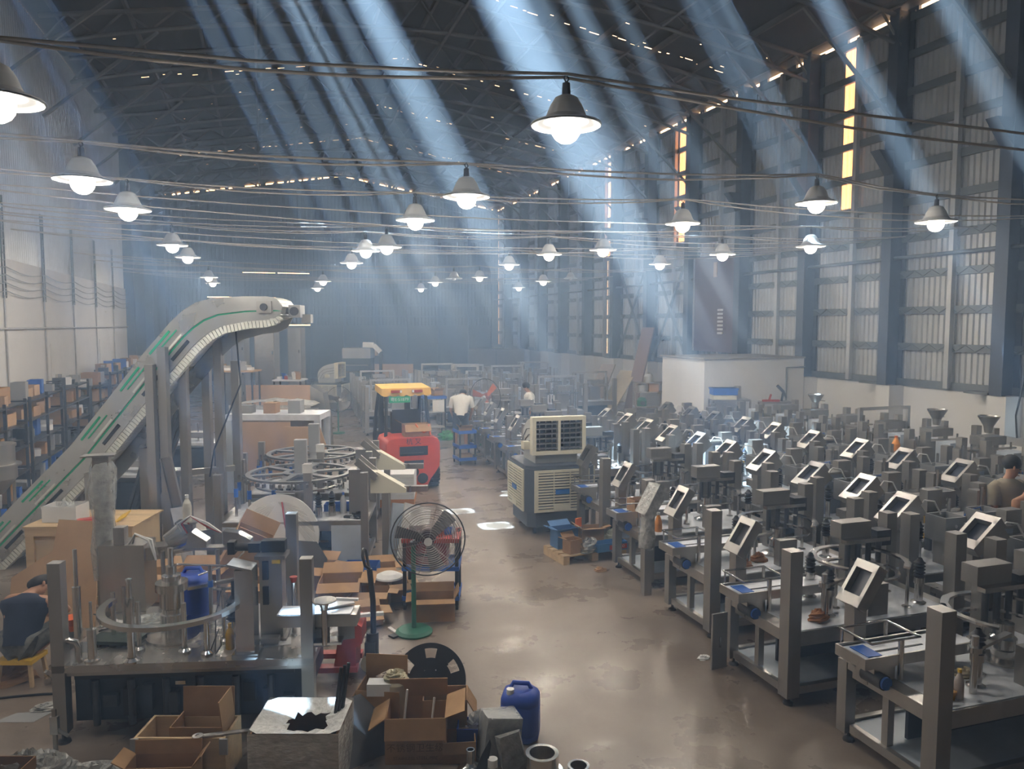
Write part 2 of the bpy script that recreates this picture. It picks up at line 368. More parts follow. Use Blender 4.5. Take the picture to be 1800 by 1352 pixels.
# --- sunbeams: each enters by a real opening in the roof
beams = [  # x at y=300 in the photograph, depth, half width, strength
    (58, 6.2, .14, .6), (136, 6.6, .11, .6), (216, 7.2, .08, .3), (500, 14.0, .09, 0.35), (553, 13.0, .11, 0.5), (608, 15.5, .12, 0.5),
    (672, 14.5, .17, 1.0), (738, 16.5, .13, 0.6), (800, 15.0, .24, 1.3), (1040, 13.5, .32, 1.5), (1098, 17.0, .2, 0.5), (1162, 16.0, .16, 0.7), (1236, 17.5, .13, 0.4),
    (1372, 15.0, .13, 0.5), (1412, 16.5, .19, 1.2), (1607, 15.5, .16, 0.9), (1822, 14.0, .2, 0.8)]
holes = []; shafts = []
for x3, zc, hw, ln in beams:
    hw *= 1.0
    p = atd(x3, 300, zc)
    t = 0.0
    for _ in range(400):
        q = p - SUN_DIR * t
        if q.z >= roofz(q.x): break
        t += .05
    if q.x < XL + hw: print('BEAM outside', x3, q)
    q2 = q - SUN_DIR * SUN_BACK; sl = bpy.data.lights.new('sunbeam', 'SPOT'); so = bpy.data.objects.new('sunbeam', sl); COL.objects.link(so)
    sl.energy = ln * SUN_E * SUN_BACK ** 2 * 4 * pi; sl.spot_size = 2 * math.atan(hw * 1.25 / SUN_BACK); sl.spot_blend = 0.6; sl.shadow_soft_size = 0.12; sl.color = (.36, .62, 1.0)
    so.location = q2; so.rotation_euler = (-SUN_DIR).to_track_quat('Z', 'Y').to_euler()
    holes.append((q.x - hw * 1.5 - .03, q.x + hw * 1.5 + .03, q.y - hw * 1.35, q.y + hw * 1.35)); shafts.append((q, hw))
r_ = random.Random(11)
for yg, xa, xb in ((21.2, 6.0, 13.5), (21.2, -3.5, 1.5), (27.5, 4.5, 12), (27.6, -3.5, 3.5), (33.5, 4.8, 13.5), (39.5, -3.5, 13)):
    x = xa
    while x < xb:
        l = r_.uniform(.06, .3)
        holes.append((x, x + l, yg + r_.uniform(-.14, .14), 0)); h = holes[-1]; holes[-1] = (h[0], h[1], h[2], h[2] + r_.uniform(.015, .05)); x += l + r_.uniform(.05, .45)
for i in range(50):
    x = r_.uniform(XL + .5, XR - .5); yy = r_.uniform(19, 45); holes.append((x, x + r_.uniform(.04, .12), yy, yy + .03))
ys = sorted({YN, YF + .3, *[h[2] for h in holes], *[h[3] for h in holes]})
rf = MB()
X0, X1 = XL - .3, XR + .07
for a, b in zip(ys, ys[1:]):
    if b - a < 1e-6: continue
    ms = sorted((h[0], h[1]) for h in holes if h[2] <= a + 1e-6 and h[3] >= b - 1e-6)
    cur = X0; iv = []
    for h0, h1 in ms:
        if h0 > cur: iv.append((cur, h0))
        cur = max(cur, h1)
    iv.append((cur, X1))
    for u0, u1 in iv:
        for s0, s1 in ((u0, min(u1, XM)), (max(u0, XM), u1)):
            if s1 - s0 > 1e-6: rf.add([(s0, a, roofz(s0)), (s0, b, roofz(s0)), (s1, b, roofz(s1)), (s1, a, roofz(s1))], [(0, 1, 2, 3)])
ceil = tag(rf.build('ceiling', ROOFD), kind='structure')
for i in range(13):
    x = XL + .6 + (XR - XL - 1.2) * i / 12; MB().box(x - .04, x + .04, YN, YF, roofz(x) - .2, roofz(x) - .04).build('purlin', TRUSSM, ceil)
# curved tube trusses
def chord(t, dz): x = XL + .3 + (XR - XL - .6) * t; return x, roofz(x) - .3 - dz
for k, y in enumerate(COLY):
    if y < 6: continue
    tr = MB(); n = 16
    tr.tube([(chord(i / n, 0)[0], y, chord(i / n, 0)[1]) for i in range(n + 1)], .06, 6)
    tr = tr.build('roof_truss', TRUSSM, ceil)
    bot = [Vector((chord(i / n, 0)[0], y, EAVE - .9 + 1.35 * (1 - (2 * i / n - 1) ** 2))) for i in range(n + 1)]
    MB().tube(bot, .055, 6).build('bottom_chord', TRUSSM, tr)
    for i in range(n):
        tx, tz = chord((i + .5) / n, 0); up = Vector((tx, y, tz))
        MB().bar(bot[i], up, .045).build('web_bar', TRUSSM, tr); MB().bar(up, bot[i + 1], .045).build('web_bar', TRUSSM, tr)
    for sx, xx in ((1, XL + .3), (-1, XR - .5)):
        MB().bar((xx, y, EAVE - 2.6), (xx + sx * 2.6, y, EAVE - .35), .07).build('knee_brace', TRUSSM, tr)
for x in (0.0, 5.0, 10.0):
    MB().tube([(x, y, EAVE - .1 + (.4 if x == 5 else .2)) for y in (6, YF)], .04, 6).build('tie_rod', TRUSSM, ceil)
# ------------------------------------------------------------------ smoke
def volmat(name, col, dens):
    m = bpy.data.materials.new(name); m.use_nodes = True; n = m.node_tree.nodes; n.remove(n['Principled BSDF'])
    v = n.new('ShaderNodeVolumeScatter'); v.inputs['Color'].default_value = (*col, 1); v.inputs['Density'].default_value = dens
    v.inputs['Anisotropy'].default_value = 0.0; m.node_tree.links.new(v.outputs[0], n['Material Output'].inputs['Volume']); return m
tag(MB().box(XL - .6, XR + .6, YN - .5, YF + .6, -.5, RIDGE + .5).build('smoke_haze', volmat('thin blue smoke', (.44, .65, 1.0), 0.021)), 'thin bluish smoke filling the whole hall', 'smoke', kind='stuff')
sm = MB()  # denser smoke tubes added along each beam so the beams show up
for q, hw in shafts:
    L_ = min((q.z - (1.6 if q.x > -3.5 else 3.5)) / -SUN_DIR.z, (XR - .7 - q.x) / SUN_DIR.x); k = 12
    sm.tube([q + SUN_DIR * (.1 + (L_ - .1) * i / k) for i in range(k + 1)], [hw * 1.35 * (1 + .9 * L_ * i / k / SUN_BACK) * (1 if i < 7 else max(.02, (k - i) / 5.0)) for i in range(k + 1)], 10)
tag(sm.build('beam_smoke', volmat('added beam smoke', (.9, .95, 1.0), 0.09)), 'pale blue shafts of denser smoke added along the beams from the roof', 'smoke', kind='stuff')
# ------------------------------------------------------------------ pendant lamps on cross cables
ZL, ZC = 4.9, 5.22
lamps = [(-8, 178), (145, 318), (225, 370), (303, 432), (330, 453), (367, 488), (374, 498), (995, 222), (820, 347), (730, 388), (680, 435), (643, 442), (618, 463), (568, 495), (558, 507),
         (1435, 358), (1200, 394), (1060, 440), (965, 448), (895, 466), (843, 488), (765, 497), (740, 508), (1645, 391), (1425, 434), (1270, 448), (1160, 465), (955, 495), (912, 506)]
BULB = bpy.data.materials.new('lit bulb'); BULB.use_nodes = True
_n = BULB.node_tree.nodes; _n.remove(_n['Principled BSDF']); _e = _n.new('ShaderNodeEmission'); _e.inputs[0].default_value = (1.0, 0.96, 0.9, 1); _e.inputs[1].default_value = 5.0; BULB.cycles.emission_sampling = 'NONE'
BULB.node_tree.links.new(_e.outputs[0], _n['Material Output'].inputs['Surface'])
SHADE = mat('grey enamel shade', (0.55, 0.55, 0.53), 0.45, 0.0, 0.04)
WHITEE = mat('white enamel', (0.85, 0.85, 0.83), 0.4, 0.0, 0.0)
def make_lamp():
    t = thing('pendant_lamp', 'x', 'lamp', group='pendant lamps on the cross cables')
    MB().lathe([(.001, .24), (.05, .235), (.09, .215), (.125, .16), (.16, .075), (.19, .045), (.275, .022), (.28, .012), (.26, .016), (.18, .04), (.15, .07), (.115, .155), (.08, .21), (.001, .225)], n=24).build('lamp_shade', SHADE, t)
    MB().lathe([(.001, .2), (.075, .19), (.105, .14), (.15, .055), (.18, .03), (.275, .004), (.272, .0)], n=24).build('reflector', WHITEE, t)
    MB().cyl((0, 0, .24), (0, 0, .33), .035, .03, 10).build('lamp_holder', DARKM, t)
    MB().tube([(0, 0, .33), (.02, 0, .36), (0, 0, .40), (-.02, 0, .37), (0, 0, .33)], .007, 5).build('hook', DARKM, t)
    MB().ball((0, 0, -.02), .118, 12, 8).build('bulb', BULB, t)
    ld = bpy.data.lights.new('lamp_light', 'POINT'); ld.energy = LAMP_POWER; ld.shadow_soft_size = .135; ld.color = (1.0, .96, .91)
    lo = bpy.data.objects.new('lamp_light', ld); COL.objects.link(lo); lo.parent = t; lo.location = (0, 0, -.02)
    return t
lp = make_lamp(); first = True
def near_words(i):
    return None
LAB = {0: 'lit pendant lamp cut off at the left edge of the picture', 1: 'lit pendant lamp nearest the left wall, whole in view', 2: 'second whole lit pendant lamp along the left wall row', 3: 'third lit pendant lamp in the row beside the left wall', 4: 'fourth lit pendant lamp in the row beside the left wall',
       5: 'last but one lit pendant lamp of the left wall row', 6: 'last lit pendant lamp of the left wall row', 7: 'largest lit pendant lamp, hanging over the aisle', 8: 'second largest lit pendant lamp behind the big aisle lamp', 9: 'lit pendant lamp left of and behind the two largest',
       10: 'right one of two close lit lamps in the middle row', 11: 'left one of two close lit lamps in the middle row', 12: 'lit pendant lamp just beyond the close pair in the middle row', 13: 'last but one lit lamp of the middle row', 14: 'farthest lit lamp of the middle row, above the conveyor motor',
       15: 'large lit pendant lamp beside the orange window strip on the right', 16: 'lit pendant lamp under the second orange window strip', 17: 'lit pendant lamp below the tall bright slit', 18: 'lit pendant lamp left of the one below the bright slit', 19: 'lit pendant lamp sixth along the right inner row',
       20: 'small lit pendant lamp over the far machines, seventh in the inner right row', 21: 'small far lit lamp, last but one of the inner right row', 22: 'farthest small lit lamp of the inner right row', 23: 'lit pendant lamp closest to the right edge', 24: 'lit pendant lamp second along the outer right row',
       25: 'lit pendant lamp in front of the purple sheet door', 26: 'lit pendant lamp fourth along the outer right row', 27: 'small far lit lamp, last but one of the outer right row', 28: 'farthest small lit lamp of the outer right row'}
rows = {5.75: (7, 0), 8.85: (15, 8, 23, 1), 10.95: (16, 9, 2), 12.6: (24,), 14.5: (17, 25, 10), 15.8: (18, 3, 11), 17.4: (26,), 19.1: (19, 4, 12), 24.9: (20, 27), 27.4: (5, 21, 13), 30.4: (28, 6), 33.0: (22, 14)}
ROWY = {i: y for y, g in rows.items() for i in g}; rowpts = {}
for i, (px, py) in enumerate(lamps):
    p = ony(px, py, ROWY[i])
    rowpts.setdefault(ROWY[i], []).append((p.x, p.z + .385))
    if i == 0: o = lp; o.location = p
    else: o = dup(lp, p)
    o['label'] = LAB[i]
# cables run across the hall above the lamps
CABLE = mat('pale cable', (0.42, 0.38, 0.33), 0.6, 0.0, 0.1)
UNLIT = ((798, 490, 24.9, 'unlit pendant lamp between lit ones in the far middle'), (1003, 490, 27.4, 'unlit pendant lamp right of the far lit ones'))
for px, py, yr, lab in UNLIT:
    o = thing('pendant_lamp', lab, 'lamp', ony(px, py, yr)); rowpts[yr].append((o.location.x, o.location.z + .385))
    for ch in lp.children:
        if ch.type == 'LIGHT': continue
        if ch.name.startswith('bulb'): MB().ball((0, 0, .005), .07, 10, 8).build('bulb', WHITE, o)
        else:
            c = ch.copy(); COL.objects.link(c); c.parent = o
for i, (y, pts) in enumerate(sorted(rowpts.items())):
    rr = random.Random(i); P = [(XL + .12, 5.42)] + sorted(pts) + [(XR - .6, 5.45)]
    t = thing('overhead_cable', ORD[i] + ' overhead cable across the hall, counted from the camera', 'cable', (0, y, 0), group='cables across the hall')
    for q in (0, 1):
        path = []
        for (x0, z0), (x1, z1) in zip(P, P[1:]):
            n = max(2, int((x1 - x0) / .7))
            for s in range(n): f = s / n; path.append((x0 + (x1 - x0) * f, q * .06 + rr.uniform(-.012, .012), z0 + (z1 - z0) * f - .012 * (x1 - x0) * 4 * f * (1 - f) * (1 + q) + .012 + rr.uniform(-.006, .006)))
        path.append((P[-1][0], 0, P[-1][1])); MB().tube(path, .013 if i < 2 else .011, 5).build('wire', CABLE, t)
# ------------------------------------------------------------------ machines on the right
def bellows(mb, c, z0, z1, r):
    n = 5; pr = [(r * .35, z1 + .03)]
    for i in range(n):
        a = z1 + (z0 - z1) * i / n; b = z1 + (z0 - z1) * (i + .5) / n
        pr += [(r * .62, a), (r, b)]
    pr += [(r * .6, z0), (0.001, z0)]
    pr = [(q, z) for q, z in reversed(pr)]
    mb.lathe(pr, (c[0], c[1], 0), 10)
def arc(cx, cy, z, r, a0, a1, n=14): return [(cx + r * cos(radians(a0 + (a1 - a0) * i / n)), cy + r * sin(radians(a0 + (a1 - a0) * i / n)), z) for i in range(n + 1)]
def arcplate(mb, cx, cy, z, r0, r1, a0, a1, t=.02, n=14):
    P = []
    for i in range(n + 1):
        a = radians(a0 + (a1 - a0) * i / n); P.append((cos(a), sin(a)))
    vs_ = [(cx + r * c, cy + r * s, zz) for zz in (z, z + t) for r in (r0, r1) for c, s in P]; k = n + 1; f = []
    for i in range(n):
        f += [(i, i + 1, k + i + 1, k + i)[::-1][::-1], (2 * k + i, 3 * k + i, 3 * k + i + 1, 2 * k + i + 1), (i, 2 * k + i, 2 * k + i + 1, i + 1), (k + i, k + i + 1, 3 * k + i + 1, 3 * k + i)]
    f += [(0, k, 3 * k, 2 * k), (n, 2 * k + n, 3 * k + n, k + n)]
    return mb.add(vs_, f)
def hmi(t, x, y, zt, s=1.0, style=0):
    """slanted screen box on a square post, leaning back to the right"""
    post = MB().box(x, x + .12 * s, y, y + .11 * s, .66, zt - .26 * s).build('screen_post', STEELD, t)
    R = Matrix.Rotation(radians(33 if style == 0 else 50), 3, 'Y'); c = Vector((x + .11 * s, y + .055 * s, zt - .12 * s)); w_, d_, h_ = .1 * s, .24 * s, .38 * s
    q = lambda a, b, e: c + R @ Vector((a, b, e))
    mb = MB(); fr = .035 * s; x0, x1 = -w_ / 2, w_ / 2
    # frame of four bars around a recessed pane
    mb.bc(q(0, 0, h_ / 2 - fr), (w_, d_, 2 * fr), rot=R).bc(q(0, 0, -h_ / 2 + fr * 1.3), (w_, d_, 2.6 * fr), rot=R).bc(q(0, -d_ / 2 + fr / 2, 0), (w_, fr, h_ * .8), rot=R).bc(q(0, d_ / 2 - fr / 2, 0), (w_, fr, h_ * .8), rot=R)
    if style: mb.bc(q(.1 * s, 0, .02), (.14 * s, d_ * .9, h_ * .8), rot=R)
    b = mb.build('screen_box', STEEL, t)
    MB().bc(q(.015, 0, 0), (.02, d_ * .8, h_ * .62), rot=R).build('screen', NAVY if style else DARKM, b)
    return b
def feet(t, W, D):
    for x in (.07, W - .07):
        for y in (.07, D - .07): MB().cyl((x, y, .03), (x, y, .12), .014, n=6).lathe([(.0, 0), (.05, 0), (.045, .02), (.015, .035)], (x, y, 0), 8).build('levelling_foot', DARKM, t)
def posts(t, W, D, h, w=.13, skip=()):
    for i, (x, y) in enumerate(((0, 0), (W - w, 0), (W - w, D - w), (0, D - w))):
        if i in skip: continue
        MB().box(x, x + w, y, y + w, .08, h).build('corner_post', STEELD, t)
def base(t, W, D, zt, w=.13, top=None, panel=NAVY):
    MB().box(.005, W - .005, .005, D - .005, zt - .055, zt).build('table_top', STEEL, t)
    MB().box(w + .01, W - w - .01, .02, D - .02, zt + .001, zt + .006).build('table_film', top or FILM, t)
    MB().box(w, W - w, .02, .06, zt - .14, zt - .055).box(.03, .07, w, D - w, zt - .12, zt - .055).build('apron', STEEL, t)
    MB().box(w, W - w, .02, .07, .10, .17).box(w, W - w, D - .07, D - .02, .10, .17).box(.02, .07, w, D - w, .10, .17).box(W - .07, W - .02, w, D - w, .10, .17).build('bottom_rail', STEEL, t)
    MB().box(.07, W - .07, .07, D - .07, .12, .15).build('bottom_shelf', FILMB, t)
    MB().box(.05, .11, D * .5, D * .5 + .06, .17, zt - .1).build('side_leg', STEELD, t)
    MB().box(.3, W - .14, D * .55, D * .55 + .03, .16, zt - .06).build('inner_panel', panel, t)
    feet(t, W, D)
def wire_guard(mb, x0, x1, y0, y1, z):
    mb.tube([(x0, y0, z), (x1, y0, z), (x1, y1, z), (x0, y1, z)], .011, 5, closed=True)
def machine_a(name, label, group, var=0):
    """ring-guided filler: posts, conveyor stub, screen box, ring rail"""
    W, D, zt, h = 2.0, .98, .68, 1.41
    t = thing(name, label, 'machine', group=group); posts(t, W, D, h, skip=(3,)); base(t, W, D, zt)
    MB().box(0, .1, D - .1, D, .08, zt).build('corner_leg', STEELD, t)
    hmi(t, .02, D - .14, 1.42)
    # conveyor stub reaching over the aisle side
    c = MB().box(-.16, .95, .52, .80, .80, .86).build('conveyor', STEEL, t)
    MB().box(-.16, .95, .50, .515, .80, .885).box(-.16, .95, .805, .82, .80, .885).box(-.175, -.16, .5, .82, .80, .885).build('conveyor_edge', STEEL, c)
    MB().box(-.15, .94, .53, .79, .861, .866).build('conveyor_film', FILM, c); MB().box(-.02, .5, .62, .64, .867, .871).build('slot', BLACK, c)
    MB().box(-.1, .03, .55, .75, .871, .876).build('blue_tape', BLUEP, c)
    MB().box(-.06, .14, .53, .72, .66, .80).build('gearbox', STEEL, t)
    MB().cyl((-.02, .46, .7), (-.02, .66, .7), .06, n=12).build('motor', DARKM, t); MB().cyl((-.02, .44, .7), (-.02, .46, .7), .05, n=12).build('motor_cap', BLUEP, t)
    g = MB(); wire_guard(g, -.12, .34, .5, .84, 1.0); g.build('wire_guard', STEELB, t)
    MB().cyl((.16, .5, .68), (.16, .5, 1.0), .022, n=8).cyl((.34, .84, .68), (.34, .84, 1.0), .016, n=8).cyl((-.1, .84, .86), (-.1, .84, 1.0), .01, n=6).build('guard_stand', STEELB, t)
    cx, cy_ = 1.22, .52
    r1 = MB(); arcplate(r1, cx, cy_, 1.08, .40, .46, -60, 215); r1.build('guide_ring', STEELB, t)
    r2 = MB(); arcplate(r2, cx, cy_, .97, .33, .37, -110, 120); r2.build('inner_guide', STEELB, t)
    for a in (-50, 10, 70, 130, 200): MB().cyl((cx + .43 * cos(radians(a)), cy_ + .43 * sin(radians(a)), zt), (cx + .43 * cos(radians(a)), cy_ + .43 * sin(radians(a)), 1.09), .017, n=8).lathe([(.045, zt), (.045, zt + .015), (.02, zt + .02)], (cx + .43 * cos(radians(a)), cy_ + .43 * sin(radians(a)), 0), 8).build('ring_stand', STEELB, t)
    MB().lathe([(.0, zt), (.17, zt), (.17, zt + .02), (.085, zt + .04), (.085, zt + .1), (.10, zt + .12), (.10, zt + .2), (.075, zt + .22), (.075, zt + .32), (.0, zt + .33)], (cx, cy_, 0), 16).build('turret', STEELB, t)
    for q, (x, y) in enumerate(((.62, .24), (.8, .72), (1.7, .25))):
        s = MB().lathe([(.07, zt), (.07, zt + .015), (.04, zt + .03), (.04, zt + .2), (.05, zt + .2), (.05, zt + .26), (.0, zt + .26)], (x, y, 0), 10).build('spindle', STEELB, t)
        b = MB(); bellows(b, (x, y), zt + .26, zt + .42, .055); b.build('bellows', BLACK, s)
    MB().cyl((.5, .16, zt), (.5, .16, 1.12), .026, n=10).cyl((.5, .16, 1.0), (.5, .16, 1.04), .05, n=10).build('round_stand', STEELB, t)
    hd = MB().box(1.2, 1.58, .76, .92, 1.22, 1.38).build('head_box', STEELD, t)
    MB().box(1.3, 1.46, .8, .9, zt, 1.22).build('head_column', STEELD, t)
    MB().box(1.62, 1.8, .72, .86, 1.12, 1.28).build('slide_block', DARKM, t)
    for q in range(4): MB().cyl((1.25 + .13 * q, .72, .92), (1.25 + .13 * q, .72, 1.2), .028, n=8).build('filling_nozzle', DARKM, t)
    MB().box(1.2, 1.75, .68, .76, 1.18, 1.22).build('nozzle_plate', STEELB, t)
    MB().box(.95, 1.18, .1, .2, zt, .98).build('clamp_stand', STEELD, t)
    MB().bar((.5, .16, 1.02), (1.0, .3, 1.02), .05, .025).build('swing_arm', STEELB, t)
    return t
def machine_b(name, label, group, var=0):
    """capping machine with a wedge-shaped screen box, open grey hoppers and film-covered cabinet"""
    W, D, zt, h = 1.85, .82, .70, 1.38
    t = thing(name, label, 'machine', group=group); posts(t, W, D, h, skip=(3,)); base(t, W, D, zt, panel=NAVY if var == 0 else FILMB)
    hmi(t, .06, .3, 1.47, 1.15, 1)
    MB().box(0, .1, D - .1, D, .08, zt).build('corner_leg', STEELD, t)
    for q, (x, y) in enumerate(((.62, .12), (1.28, .2))):
        hb = MB().box(x, x + .02, y, y + .28, 1.0, 1.26).box(x + .28, x + .3, y, y + .28, 1.0, 1.26).box(x, x + .3, y, y + .02, 1.0, 1.26).box(x, x + .3, y + .26, y + .28, 1.0, 1.26).box(x, x + .3, y, y + .28, .98, 1.0).build('open_box', GREYB, t)
        MB().cyl((x + .15, y - .004, 1.16), (x + .15, y + .01, 1.16), .02, n=8).cyl((x + .15, y - .004, 1.08), (x + .15, y + .01, 1.08), .02, n=8).build('button', WHITE, hb)
        MB().box(x + .07, x + .23, y + .06, y + .22, zt, .98).build('box_column', STEELD, t)
    for q, x in enumerate((.42, 1.05, 1.66)):
        y = .58 - .1 * (q % 2)
        MB().cyl((x, y, zt), (x, y, 1.3 + .08 * q), .02, n=8).build('guide_rod', STEELB, t)
        s = MB().lathe([(.06, zt), (.06, zt + .015), (.032, zt + .03), (.032, zt + .26), (.042, zt + .26), (.0, zt + .27)], (x + .1, y - .2, 0), 10).build('spindle', STEELB, t)
        b = MB(); bellows(b, (x + .1, y - .2), zt + .27, zt + .44, .05); b.build('bellows', BLACK, s)
    MB().lathe([(.0, .98), (.24, .98), (.24, 1.01), (.05, 1.02), (.05, 1.1), (.0, 1.1)], (.98, .56, 0), 16).cyl((.98, .56, zt), (.98, .56, .98), .05, n=10).build('rotary_plate', STEEL, t)
    MB().box(.92, 1.14, .66, .78, 1.16, 1.44).build('head_box', STEELD, t); MB().box(1.0, 1.08, .68, .76, zt, 1.16).build('head_column', DARKM, t)
    MB().box(1.4, 1.74, .58, .76, zt, 1.12).build('cabinet', STEELD, t); MB().box(1.42, 1.72, .565, .58, zt + .05, 1.1).build('cabinet_door', FILMB if var else NAVY, t)
    MB().box(.2, .5, .62, .78, .9, 1.0).cyl((.35, .7, zt), (.35, .7, .9), .03, n=8).build('motor_block', STEEL, t)
    h1 = MB().tube([(.5, .4, 1.3), (.56, .36, 1.42), (.68, .34, 1.4), (.74, .3, 1.26)], .01, 5).build('air_hose', WHITE, t)
    MB().tube([(1.2, .5, 1.0), (1.3, .45, 1.22), (1.46, .42, 1.26), (1.5, .4, 1.1)], .008, 5).build('air_hose', BLUEP, t)
    MB().bar((.7, .55, 1.2), (1.35, .62, 1.2), .05, .03).build('cross_arm', STEELB, t)
    MB().cyl((1.0, .1, 1.0), (1.0, .16, 1.0), .022, n=8).cyl((1.0, .13, zt), (1.0, .13, 1.02), .012, n=6).build('stop_button', YELLOW, t)
    if var:
        MB().box(.55, .95, .6, .76, zt, 1.28).build('film_cabinet', FILMB, t); MB().box(.5, 1.02, .56, .8, 1.28, 1.31).build('cabinet_lid', STEEL, t)
    return t
def machine_c(name, label, group, var=0):
    """taller unit with a funnel or portal, used along the right wall and in the far block"""
    W, D, zt, h = 1.7, .85, .75, 1.52
    t = thing(name, label, 'machine', group=group); posts(t, W, D, h, .12); base(t, W, D, zt, .12, FILM, NAVY)
    MB().box(.25, .6, .45, .75, zt, 1.35).build('cabinet', FILMB if var != 1 else STEELD, t)
    MB().box(.9, 1.3, .5, .78, zt, 1.2).build('drive_box', STEELD, t)
    MB().box(.85, 1.35, .3, .6, 1.3, 1.45).cyl((1.1, .62, 1.2), (1.1, .62, 1.4), .04, n=8).build('head_box', STEEL, t)
    for x in (.5, .72, 1.4): MB().cyl((x, .25, zt), (x, .25, 1.35), .018, n=8).build('guide_rod', STEELB, t)
    MB().bar((.4, .25, 1.25), (1.5, .25, 1.25), .05, .03).build('cross_arm', STEELB, t)
    for q in range(3): MB().box(.48 + .09 * q, .51 + .09 * q, .2, .22, .95, 1.2).build('guide_plate', PAPER, t)
    if var == 0:
        MB().lathe([(.05, 1.5), (.07, 1.62), (.17, 1.8), (.175, 1.8), (.175, 1.785), (.08, 1.62), (.06, 1.5)], (1.1, .45, 0), 16).build('funnel', STEEL, t)
        MB().bar((1.17, .5, 1.66), (1.6, .75, 1.6), .02).build('funnel_arm', STEEL, t)
    elif var == 1:
        MB().box(.2, .26, .3, .36, zt, 1.75).box(1.4, 1.46, .3, .36, zt, 1.75).box(.2, 1.46, .3, .36, 1.7, 1.76).build('portal', ALU, t)
    else:
        MB().lathe([(.0, zt), (.2, zt), (.2, zt + .02), (.05, zt + .03), (.05, 1.1), (.26, 1.1), (.26, 1.13), (.0, 1.13)], (1.1, .42, 0), 18).build('rotary_plate', STEEL, t)
    return t
protoA = protoB = None
cnt = {}
def place(proto, loc, label, rz=0.0, scale=None):
    k = proto.name
    if k not in cnt:
        cnt[k] = 1; proto.location = loc; proto.rotation_euler = (0, 0, rz); proto['label'] = label
        if scale: proto.scale = scale
        return proto
    cnt[k] += 1; return dup(proto, loc, rz, label, scale)
# aisle row
A0 = machine_a('ring_filling_machine', 'x', 'ring filling machines along the aisle')
rowA = [(4.42, 4.0, 'steel ring filling machine at the bottom right corner, cut by the frame'), (4.34, 5.5, 'steel ring filling machine second from the bottom right corner'),
        (4.5, 7.0, 'steel ring filling machine third from the bottom right corner'), (4.6, 8.66, 'steel ring filling machine beside the pallet of cartons'), (4.74, 10.28, 'steel ring filling machine right behind the air cooler'),
        (4.75, 13.0, 'steel ring filling machine first behind the air cooler on the aisle'), (4.9, 14.4, 'steel ring filling machine second behind the air cooler on the aisle'), (5.0, 15.8, 'steel ring filling machine third behind the air cooler on the aisle'),
        (5.15, 17.2, 'steel ring filling machine near the bending man, fourth behind the cooler'), (5.3, 18.6, 'steel ring filling machine farthest along the aisle edge')]
for x, y, l in rowA: place(A0, (x, y, 0), l)
B0 = machine_b('capping_machine', 'x', 'capping machines behind the aisle row'); B1 = machine_b('capping_machine', 'x', 'capping machines behind the aisle row', 1)
rb = random.Random(5); wordsB = ['nearest', 'second', 'third', 'fourth', 'fifth', 'sixth', 'seventh', 'eighth', 'ninth', 'tenth', 'eleventh', 'twelfth']
for i in range(11):
    y = 5.3 + 1.0 * i + rb.uniform(-.05, .05); place(B0 if i % 3 else B1, ((6.45 if i < 2 else 6.78 + .025 * i) + rb.uniform(0, .05), y, 0), wordsB[i] + ' capping machine with slanted screen box in the row behind the ring machines')
for i in range(9):
    y = 7.75 + 1.05 * i + rb.uniform(-.06, .06); place(B1 if i % 3 == 0 else B0, (9.0 + rb.uniform(-.03, .05), y, 0), wordsB[i] + ' capping machine in the middle row toward the white wall')
C0 = machine_c('filling_machine', 'x', 'filling machines along the right wall'); C1 = machine_c('filling_machine', 'x', 'filling machines along the right wall', 1); C2 = machine_c('filling_machine', 'x', 'filling machines along the right wall', 2)
for i in range(7):
    y = 8.6 + 1.1 * i; place((C2, C0, C2, C1)[i % 4] if i != 2 else C0, (11.0 + rb.uniform(-.08, .08), y, 0), wordsB[i] + ' filling machine from the right edge in the row by the white wall')
# far block beyond the walking man
k = 0
for r in range(5):
    for c in range(4):
        x = 5.6 + 2.1 * c + rb.uniform(-.15, .15); y = 21.5 + 2.6 * r + rb.uniform(-.2, .2)
        if c == 3 or (c == 2 and r == 0): continue
        place((C2, C1, C0, C1)[(r * 3 + c) % 4] if r > 0 else (C2, C1)[c % 2], (x, y, 0), 'hazy steel machine in %s row and %s column of the far block' % (ORD[r], ORD[c]), scale=(1, 1, rb.uniform(.92, 1.08))); k += 1
for r in range(4):
    place((C1, C2, C1, C2)[r], (2.9 + .12 * r, 23.5 + 2.3 * r, 0), 'hazy steel machine left of the far block, %s behind the forklift' % ORD[r], scale=(1, 1, .97))
